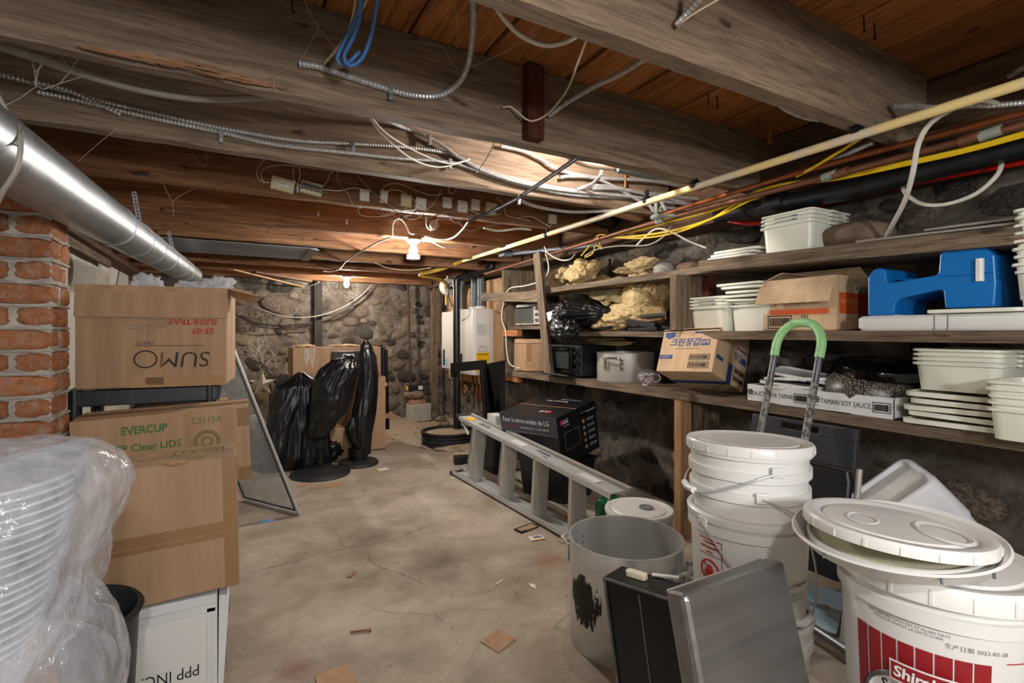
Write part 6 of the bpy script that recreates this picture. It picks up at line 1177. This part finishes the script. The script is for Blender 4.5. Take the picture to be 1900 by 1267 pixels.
# tankless water heaters on the right wall
O('heater_backing', B().box((0, 0, 0), (.03, 2.2, 1.25)), 'plywood', wr, (2.655, 5.55, 1.2)); 
for k in range(3): O('backing_board', B().box((0, 0, 0), (.02, .38, 1.2)), 'plywood', wr, (2.63, 4.62+.41*k, 1.22), bev=.003)
def heater(label, y, zb, h, w_=.46, dd=.27):
    t = T('water_heater', label, 'water heater', (2.63-dd/2, y, zb), R(-90)); O('heater_case', B().rrect([(w_-.02, dd-.02, .03, 0), (w_, dd, .035, .012), (w_, dd, .035, h-.012), (w_-.02, dd-.02, .03, h)], 5), 'heater_white', t, smooth=True)
    O('control_panel', B().box((-.12, -dd/2-.002, .14), (.05, .008, .2)), 'black_gloss', t, bev=.003); patch('energy_sticker', t, 'tag_blue', 'F', (-.04, -dd/2-.002, .08), .05, .09)
    for x in (-.09, .09): O('flue_collar', B().lathe([(.06, 0), (.06, .03), (.05, .035)], 24), 'heater_white', t, (x, .02, h), smooth=True); O('flue_pipe', B().tube([(x, .02, h+.02), (x, .02, h+.52)], .042, 20), 'grey_pipe', t, smooth=True)
    return t
heater('left white wall-hung water heater behind the black standpipe', 5.98, .75, .72)
t = heater('right white wall-hung water heater with a yellow energy label', 5.42, .72, .76); dx = .46/2+.001
patch('energy_label', t, 'label_yellow', 'R', (dx, -.02, .15), .16, .22); text('ENERGUIDE', .026, t, 'ink_black', 'R', (dx+.001, -.02, .238), bold=.0006); text('0.95 UEF', .016, t, 'ink_black', 'R', (dx+.001, -.05, .185)); patch('label_block', t, 'ink_black', 'R', (dx+.0012, .035, .065), .035, .03); text('Uses least energy\nCe modèle', .010, t, 'ink_black', 'R', (dx+.001, -.03, .12))
patch('rating_plate', t, 'white_card', 'R', (dx, -.01, .52), .18, .14); b = B(); b.M = Matrix.Translation((dx+.001, -.01, .52)) @ FACE['R']; [b.box((-.03+.0*k, .05-.014*k, 0), (.1, .003, .0006)) for k in range(8)]; O('rating_print', b, 'ink_grey', t); text('NORITZ', .02, t, 'ink_grey', 'R', (dx+.001, -.02, .33))
b = B(); b.M = Matrix.Translation((dx+.001, -.02, .295)) @ FACE['R']
for s_ in (-1, 1): b.box((0, s_*.02, 0), (.1, .004, .001)).box((s_*.05, 0, 0), (.004, .044, .001))
O('print_frame', b, 'ink_grey', t)
for i, (y, m, lb) in enumerate(((5.30, 'copper', 'first'), (5.40, 'copper', 'second'), (5.52, 'old_copper', 'third'), (5.85, 'copper', 'fourth'), (6.0, 'old_copper', 'fifth'))):
    tag(O('heater_pipe', B().tube(spline([(2.5, y, .76), (2.5, y, .55), (2.53, y+.02, .42), (2.6, y+.03, .36+.05*i)], .03), .012, 10).tube([(2.5, y, .5), (2.5, y, .56)], .02, 10), m, smooth=True), lb+' copper pipe under the white water heaters, counted from the shelves', 'pipe')
t = T('gas_meter', 'pale gas meter with a dark dial above the left water heater', 'gas meter', P(832, 532, X=2.42)); O('meter_body', B().lathe([(.001, -.07), (.09, -.07), (.11, -.04), (.11, .04), (.09, .07), (.001, .07)], 40), 'label_white', t, (0, 0, 0), (PI/2, 0, 0), smooth=True); O('meter_dial', B().box((.01, -.08, .0), (.09, .03, .07)), 'black_plastic', t, bev=.006); O('dial_window', B().box((.01, -.097, .01), (.06, .003, .03)), 'label_white', t); O('meter_flange', B().tube([(-.0, 0, .1), (0, 0, .2)], .03, 12), 'galvanized', t, smooth=True)
cable('black wire dangling from the gas meter over the left heater', [P(836, 532, X=2.41), P(832, 545, X=2.2), P(838, 565, X=2.2), P(848, 580, X=2.25), P(846, 592, X=2.3)], .006, 'black_plastic', 'black_wire', False)
# black table on end beside the ladder
t = T('black_table', 'black wooden table stood on end between the standpipe and the shelves', 'table', (2.02, 4.18, 0)); bo = Vector((2.02, 4.18, 0))
q = [P(898, 676, Y=4.22), P(938, 668, Y=4.05), P(938, 800, Y=4.05), P(908, 812, Y=4.22)]; n_ = Vector((.25, .97, 0))*.03; b = B(); b.loft([[v-bo for v in q], [v-bo+n_ for v in q]]); O('table_top', b, 'black_gloss', t, bev=.003)
O('table_apron', B().bar(P(838, 682, Y=4.5)-bo, P(902, 676, Y=4.2)-bo, .04, .085), 'black_metal', t, bev=.003); O('table_leg', B().bar(P(896, 684, Y=4.2)-bo, P(911, 866, Y=4.1)-bo, .05, .05, (0, 1, 0)), 'black_metal', t, bev=.003); O('table_leg', B().bar(P(842, 684, Y=4.5)-bo, P(842, 700, Y=4.5)-bo, .05, .05, (0, 1, 0)), 'black_metal', t, bev=.003)
p = P(920, 780, Y=3.95)
for i in range(3): tag(O('paper_box', B().box((0, 0, .09), (.03, .16, .19)), 'white_card', loc=(p.x-.03+.036*i, 3.95, p.z-.13), bev=.002), ('left','middle','right')[i]+' white paper box squeezed between the black table and the microwave carton', 'box')
tag(O('crate_stack', B().rrect([(.2, .26, .02, 0), (.22, .28, .02, .36)], 3), 'black_plastic', loc=(p.x+.02, 3.95, 0), smooth=True), 'black bin on the floor under the white paper boxes', 'bin')
# litter
def litter(name, label, cat, m, x, y, w_, d, ang, th=.003, **k):
    p = P(x, y, Z=0); o = tag(O(name, B().prism([(-w_/2, -d/2), (w_/2*.96, -d/2*.9), (w_/2, d/2), (-w_/2*.93, d/2*.97)], th), m, loc=(p.x, p.y, .0015+floor_z(p.x, p.y)), rot=(0, 0, R(ang))), label, cat); return o
litter('cardboard_scrap', 'square torn cardboard scrap on the bare floor near the big pot', 'cardboard', 'cardboard', 925, 1190, .11, .10, 20, .004); litter('cardboard_scrap', 'cardboard flap piece at the bottom edge of the floor', 'cardboard', 'cardboard', 622, 1262, .12, .12, 5, .004)
litter('cardboard_scrap', 'flat cardboard piece beside the wide round black base', 'cardboard', 'cardboard', 612, 901, .22, .10, -12); litter('cardboard_scrap', 'small reddish cardboard piece below the wide round black base', 'cardboard', 'cardboard', 567, 900, .12, .05, 10); litter('cardboard_scrap', 'brown cardboard piece on the dirt before the back wall', 'cardboard', 'cardboard', 745, 790, .26, .12, 10); litter('cardboard_scrap', 'reddish scrap of card beside the ladder near the big pot', 'cardboard', 'cardboard', 1048, 1004, .07, .05, 0)
litter('cardboard_scrap', 'folded strip of corrugated card in the middle of the floor', 'cardboard', 'cardboard_edge', 653, 1067, .06, .022, 50, .006)
o = litter('picture_frame', 'small dark gilt frame piece lying on the floor by the ladder', 'frame', 'black_card', 977, 981, .16, .075, 14, .006); O('gilt_panel', B().box((0, 0, .0068), (.125, .045, .0016)), 'cardboard', o); O('gilt_edge', B().box((.02, -.03, .0066), (.09, .006, .0014)), 'yellow_hose', o)
o = litter('white_packet', 'white paper packet with blue print on the floor below the small frame', 'packet', 'paper', 995, 999, .09, .065, -8, .004); O('packet_edge', B().box((0, -.03, .0046), (.085, .008, .001)), 'label_yellow', o); b = B(); [b.box((.01, .018-.008*k, .0046), (.05, .003, .001)) for k in range(4)]; O('packet_print', b, 'ink_blue', o)
o = litter('white_card', 'white paper card on the floor right of the small round base', 'paper', 'paper', 710, 871, .10, .08, 10); O('card_edge', B().box((-.05, 0, .0025), (.012, .07, .002)), 'label_yellow', o)
p = P(670, 1173, Z=0); tag(O('bolt', B().tube([(-.04, .012, .006), (.03, -.01, .006)], .004, 8).tube([(.03, -.01, .006), (.037, -.012, .006)], .008, 6), 'old_copper', loc=p), 'rusty bolt lying on the concrete floor', 'bolt')
p = P(988, 1088, Z=0); tag(O('yellow_leaf', B().add([(0, -.03, .002), (.012, -.005, .008), (.006, .02, .004), (0, .034, .003), (-.008, .012, .006), (-.012, -.006, .004)], [(0, 1, 2, 3, 4, 5)]), 'label_yellow' if False else 'cream_plastic', loc=p), 'pale yellow shred of paper on the floor near the big pot', 'paper'); p = P(928, 1083, Z=0); tag(O('white_shred', B().bar((-.02, 0, .003), (.025, .02, .003), .008, .003), 'paper', loc=p), 'white paper shred left of the pale yellow one', 'paper')
b = B(); q = random.Random(21)
for k in range(90):
    x, y = q.uniform(.1, 2.2), q.uniform(1.7, 4.6); b.ico((x, y, .001), q.uniform(.002, .005), 1)
for k in range(160):
    x, y = q.uniform(.6, 2.6), q.uniform(5.2, 7.0); b.ico((x, y, floor_z(x, y)+.002), q.uniform(.004, .02), 1)
o = tag(O('floor_crumbs', b, 'dirt'), 'scattered crumbs of dirt and mortar on the floor', 'debris'); o['kind'] = 'stuff'
for i, (x, y, s_) in enumerate(((825, 790, .06), (730, 778, .05), (840, 770, .08), (815, 765, .07), (870, 775, .06))):
    p = P(x, y, Z=0); tag(O('fallen_stone', B().ico((0, 0, s_*.3), (s_*1.4, s_, s_*.7), 2, lambda q: 1+.3*noise.noise(q*1.5+Vector((i*3, 0, 0)))), 'stone_tan', loc=(min(2.5, p.x), min(6.95, p.y), 0), smooth=True), ('fallen stone beside the sump liner', 'fallen stone left of the concrete block', 'fallen stone at the foot of the wooden post', 'fallen stone right of the concrete block', 'fallen stone under the water heaters')[i], 'stone')
# ---------------------------------------------------------------- little boxes and loose wires on the fourth joist
YD = 2.978; df = lambda x, y: P(x, y, Y=YD)
def wbox(name, label, x, y, wpx, hpx, m='box_white', ang=0, cat='terminal box', Y=YD, cover=True):
    c = P(x, y, Y=Y); e = P(x+wpx/2, y, Y=Y); w_ = (e-c).length*2*.88; h = abs(P(x, y-hpx/2, Y=Y).z-c.z)*2; t = T(name, label, cat, (c.x, Y-.012, c.z), (0, R(ang), 0)); O('box_case', B().box((0, 0, 0), (w_, .024, h)), m, t, bev=.002)
    if cover: O('cover_plate', B().box((0, -.014, 0), (w_*.9, .004, h*.9)), m, t, bev=.001); O('cover_screw', B().tube([(0, -.015, -h*.2), (0, -.018, -h*.2)], .004, 8), 'galvanized', t)
    return t, w_, h
t, w_, h = wbox('terminal_box', 'closed cream terminal box with a white label at the left of the row', 524, 344, 48, 24, 'box_cream', 8); patch('label_patch', t, 'label_white', 'F', (.005, -.0165, .0), w_*.5, h*.5); text('ALARM 12V', .012, t, 'ink_black', 'F', (.005, -.018, .004))
t, w_, h = wbox('terminal_block', 'opened cream terminal block full of wire ends, second from the left', 577, 351, 44, 22, 'box_cream', 8, cover=False); b = B()
for k in range(9): b.box((-w_*.42+k*w_*.105, -.016, .004*(k % 2)), (.009, .01, h*.5))
O('terminal_row', b, 'dark_grey_plastic', t); b = B(); [b.tube([(-w_*.42+k*w_*.105, -.02, .0), (-w_*.42+k*w_*.105+.004, -.026, -.012)], .002, 5) for k in range(9)]; O('wire_ends', b, 'white_wire', t)
WB = [(675, 363, 20, 22, 'first'), (711, 366, 15, 23, 'second'), (752, 373, 22, 22, 'third'), (779, 379, 22, 22, 'fourth'), (828, 377, 18, 19, 'fifth'), (856, 384, 20, 21, 'sixth'), (880, 381, 17, 20, 'seventh'), (909, 388, 21, 21, 'eighth'), (1023, 407, 15, 17, 'ninth')]
for i, (x, y, w_, h, o_) in enumerate(WB): wbox('contact_box', o_+' small square white wiring box from the left along the joist', x, y, w_, h, 'box_white' if i not in (2, 7) else 'box_cream', (2, 5, 3, 4, 2, 4, 2, 5, 2)[i])
q = random.Random(33)
def loose(label, pts, m='cream_wire', r=.0028, Y=2.955): return cable(label, [P(x, y, Y=Y-q.uniform(0, .03)) for x, y in pts], r, m, 'loose_wire', False, 'wire', n=6)
loose('wire arching from the cream terminal box over to its neighbour', ((500, 339), (482, 335), (476, 320), (484, 303), (492, 296)))
loose('long wire looping above the two cream boxes along the joist', ((490, 340), (484, 325), (492, 312), (520, 306), (560, 309), (600, 315), (650, 320), (700, 325)))
loose('pair of wires dropping to the opened terminal block, left one', ((545, 305), (544, 325), (549, 340), (556, 345))); loose('pair of wires dropping to the opened terminal block, right one', ((553, 305), (557, 325), (553, 338), (557, 344)))
loose('wire from the opened terminal block up over a white clip', ((598, 345), (608, 335), (610, 325), (620, 316))); loose('wire running from the opened terminal block to the first white box', ((600, 352), (630, 354), (650, 349), (668, 350), (680, 358)), 'white_wire')
loose('dark wire curving down between the boxes to the tangle', ((625, 318), (628, 340), (645, 360), (655, 380), (670, 385)), 'grey_wire'); loose('wire sagging from the joist edge into the tangle', ((660, 322), (690, 355), (720, 380), (745, 390), (775, 388)), 'grey_wire')
loose('wire looping over the second and third white boxes', ((705, 358), (715, 345), (735, 340), (770, 352), (800, 362), (820, 360))); loose('wire arching between the third and fifth white boxes', ((712, 355), (740, 353), (765, 368), (790, 388), (810, 370), (818, 352)))
loose('wire hanging from the joist edge behind the fifth white box', ((858, 315), (850, 345), (838, 360), (832, 352), (836, 343))); loose('wire curl around the sixth white box', ((860, 384), (872, 390), (890, 398), (905, 400), (930, 397)))
loose('thin wire along the joist right of the eighth box', ((920, 365), (935, 380), (938, 398), (960, 405), (985, 410))); loose('wire running to the ninth white box', ((955, 405), (985, 402), (1005, 412), (1020, 420), (1023, 414)), 'white_wire')
for k in range(12):
    x0 = 668+k*16+q.uniform(-8, 8); y0 = 378+(x0-680)*.14+q.uniform(-5, 10); x1 = x0+q.uniform(40, 130); loose(('first', 'second', 'third', 'fourth', 'fifth', 'sixth', 'seventh', 'eighth', 'ninth', 'tenth', 'eleventh', 'twelfth')[k]+' strand of the wire tangle between the boxes and the bright bulb', ((x0, y0), (x0+q.uniform(0, 25), y0+q.uniform(8, 22)), ((x0+x1)/2, y0+q.uniform(4, 24)), (x1, y0+q.uniform(-4, 12))), q.choice(('cream_wire', 'grey_wire')), .0018)
loose('white cable bent round the joist into the bright bulb', ((728, 440), (729, 415), (740, 405), (752, 415), (760, 432), (768, 434)), 'white_wire', .005, 3.58); loose('white cable loop right of the bright bulb', ((790, 402), (792, 420), (800, 427), (806, 420)), 'white_wire', .005, 3.58)
p = P(805, 418, Y=3.6); t = T('junction_box', 'dark electrical box with a conduit stub right of the bright bulb', 'junction box', p); O('box_case', B().lathe([(.03, -.015), (.035, -.015), (.035, .02), (.001, .02)], 16), 'galvanized', t, rot=(PI/2, 0, 0), smooth=True); O('conduit_stub', B().tube([(0, -.02, 0), (.02, -.03, .05)], .011, 10), 'conduit', t, smooth=True)
cable('white cable sagging from the bright bulb to the small warm bulb', [P(725, 440, Z=1.885), P(700, 450, Z=1.88), P(677, 462, Z=1.882), P(660, 472, Z=1.88), P(643, 484, Z=1.872), P(630, 498, Z=1.87), P(615, 504, Z=1.87), P(600, 503, Z=1.872)], .007, 'white_wire', 'white_cable', False)
cable('thin wire drooping across the far joists right of the small bulb', [P(695, 487, Z=1.87), P(720, 497, Z=1.85), P(760, 501, Z=1.84), P(800, 497, Z=1.86)], .004, 'cream_wire', 'cream_wire', False)
cable('conduit run leaving the bright bulb to the right', [P(785, 447, Y=3.75), P(800, 448, Y=3.8), P(825, 459, Y=3.9), P(850, 454, Y=4.0), P(868, 452, Y=4.1), P(878, 460, Y=4.3)], .007, 'white_wire', 'white_cable', False)
cable('white wire stub lying along the joist right of the bulb', [P(898, 423, Z=1.885), P(925, 428, Z=1.885), P(960, 424, Z=1.885), P(985, 426, Z=1.885)], .008, 'white_wire', 'white_cable', False)
cable('white wire swag across the back wall', [P(470, 568, Y=6.95), P(510, 583, Y=6.9), P(550, 589, Y=6.9), P(590, 586, Y=6.9), P(630, 573, Y=6.9), P(665, 552, Y=6.9), P(690, 528, Y=6.9)], .007, 'grey_wire', 'grey_wire', False)
cable('dark wire following the white swag across the back wall', [P(590, 588, Y=6.96), P(630, 580, Y=6.93), P(660, 560, Y=6.93), P(684, 540, Y=6.93)], .01, 'black_plastic', 'black_wire', False); cable('dark wire drooping low across the left half of the back wall', [P(430, 580, Y=6.97), P(470, 598, Y=6.95), P(520, 604, Y=6.95), P(580, 600, Y=6.95)], .01, 'black_plastic', 'black_wire', False)
cable('pale cable loop drooping under the last joist', [P(530, 524, Z=1.86), P(550, 531, Z=1.82), P(575, 530, Z=1.82), P(592, 523, Z=1.86)], .01, 'grey_wire', 'grey_cable', False)
p = P(938, 470, X=2.1); t = T('junction_box', 'grey metal junction box at the corner of the shelf end panel', 'junction box', p); O('box_case', B().box((0, 0, 0), (.09, .1, .06)), 'grey_pipe', t, bev=.004); O('conduit_stub', B().tube([(.04, 0, 0), (.5, -1.1, -.03)], .017, 12), 'grey_pipe', t, smooth=True)
p = P(842, 503, Y=5.9); t = T('junction_box', 'grey metal box on the joist above the gas meter', 'junction box', p); O('box_case', B().box((0, 0, 0), (.16, .1, .08)), 'grey_pipe', t, bev=.004); O('box_cover', B().box((0, -.052, 0), (.15, .006, .07)), 'galvanized', t)
p = P(1128, 408, Y=2.95); t = T('black_sack', 'crumpled black plastic stuffed above the gas pipe', 'bag', p); O('sack_film', B().ico((0, 0, 0), (.16, .1, .05), 4, lambda q_: 1+.3*(1-2.3*abs(noise.noise(q_*2.5)))-.1), 'bag_black', t, smooth=True, ang=180); O('tag_patch', B().box((-.04, -.1, .03), (.03, .004, .03)), 'label_yellow', t)
p = P(1160, 398, Y=2.42); tag(O('wood_wedge', B().box((0, 0, 0), (.24, .06, .04), (0, .05, .1)), 'new_wood_x', loc=p, bev=.003), 'pale wooden wedge under the lit joist beside the gas pipe', 'wood')
for i, (x, y) in enumerate(((590, 397), (643, 412), (552, 352))):
    p = P(x, y, Y=3.62 if i < 2 else 2.97); tag(O('wire_clip', B().box((0, -.004, 0), (.012, .01, .035)), 'galvanized', loc=p), ('small metal clip on the rough joist left of the tangle', 'small metal clip right of the first on the rough joist', 'white clip between the two cream boxes')[i], 'clip')
# cobwebs
def web(label, strands):
    b = B()
    for pts in strands: b.tube(spline(pts, .03), .0011, 4)
    return tag(O('cobweb', b, 'web'), label, 'cobweb')
Y = 1.9; g = lambda x, y: P(x, y, Y=1.9)
web('dusty branching cobweb above the metal duct', [[g(0, 200), g(40, 180), g(68, 160), g(80, 166), g(110, 155), g(160, 140)], [g(66, 160), g(64, 130), g(50, 85)], [g(66, 133), g(85, 110), g(75, 70)], [g(110, 155), g(128, 135), g(150, 100)], [g(128, 130), g(110, 95), g(90, 75)], [g(68, 160), g(75, 120), g(130, 80)]])
web('dusty cobweb hanging on the face of the second joist', [[P(565, 0, Y=1.5), P(580, 35, Y=1.58), P(590, 52, Y=1.62), P(570, 90, Y=1.66), P(552, 115, Y=1.69), P(520, 133, Y=1.69), P(492, 146, Y=1.69)], [P(590, 52, Y=1.62), P(615, 80, Y=1.64), P(630, 95, Y=1.66)], [P(505, 140, Y=1.69), P(508, 158, Y=1.69), P(512, 172, Y=1.69)]])
web('cobweb strands hanging between the far joists at the left', [[P(302, 340, Y=3.2), P(312, 360, Y=3.2), P(320, 375, Y=3.2)], [P(320, 373, Y=3.2), P(340, 360, Y=3.2), P(365, 348, Y=3.2)], [P(320, 375, Y=3.2), P(322, 400, Y=3.2)], [P(352, 275, Y=2.8), P(365, 295, Y=2.8), P(376, 310, Y=2.8), P(382, 302, Y=2.8), P(383, 280, Y=2.8)], [P(145, 300, Y=2.4), P(190, 260, Y=2.35), P(250, 215, Y=2.3)]])
web('fine cobweb strands across the floorboards in the middle', [[P(760, 75, Y=1.66), P(825, 90, Y=1.6), P(850, 130, Y=1.6), P(940, 95, Y=1.45), P(1000, 60, Y=1.3)], [P(845, 10, Y=1.4), P(850, 60, Y=1.5), P(848, 90, Y=1.55)], [P(990, 62, Y=1.3), P(1010, 55, Y=1.3), P(1025, 40, Y=1.25)]])
flush_texts(); flush_curved()
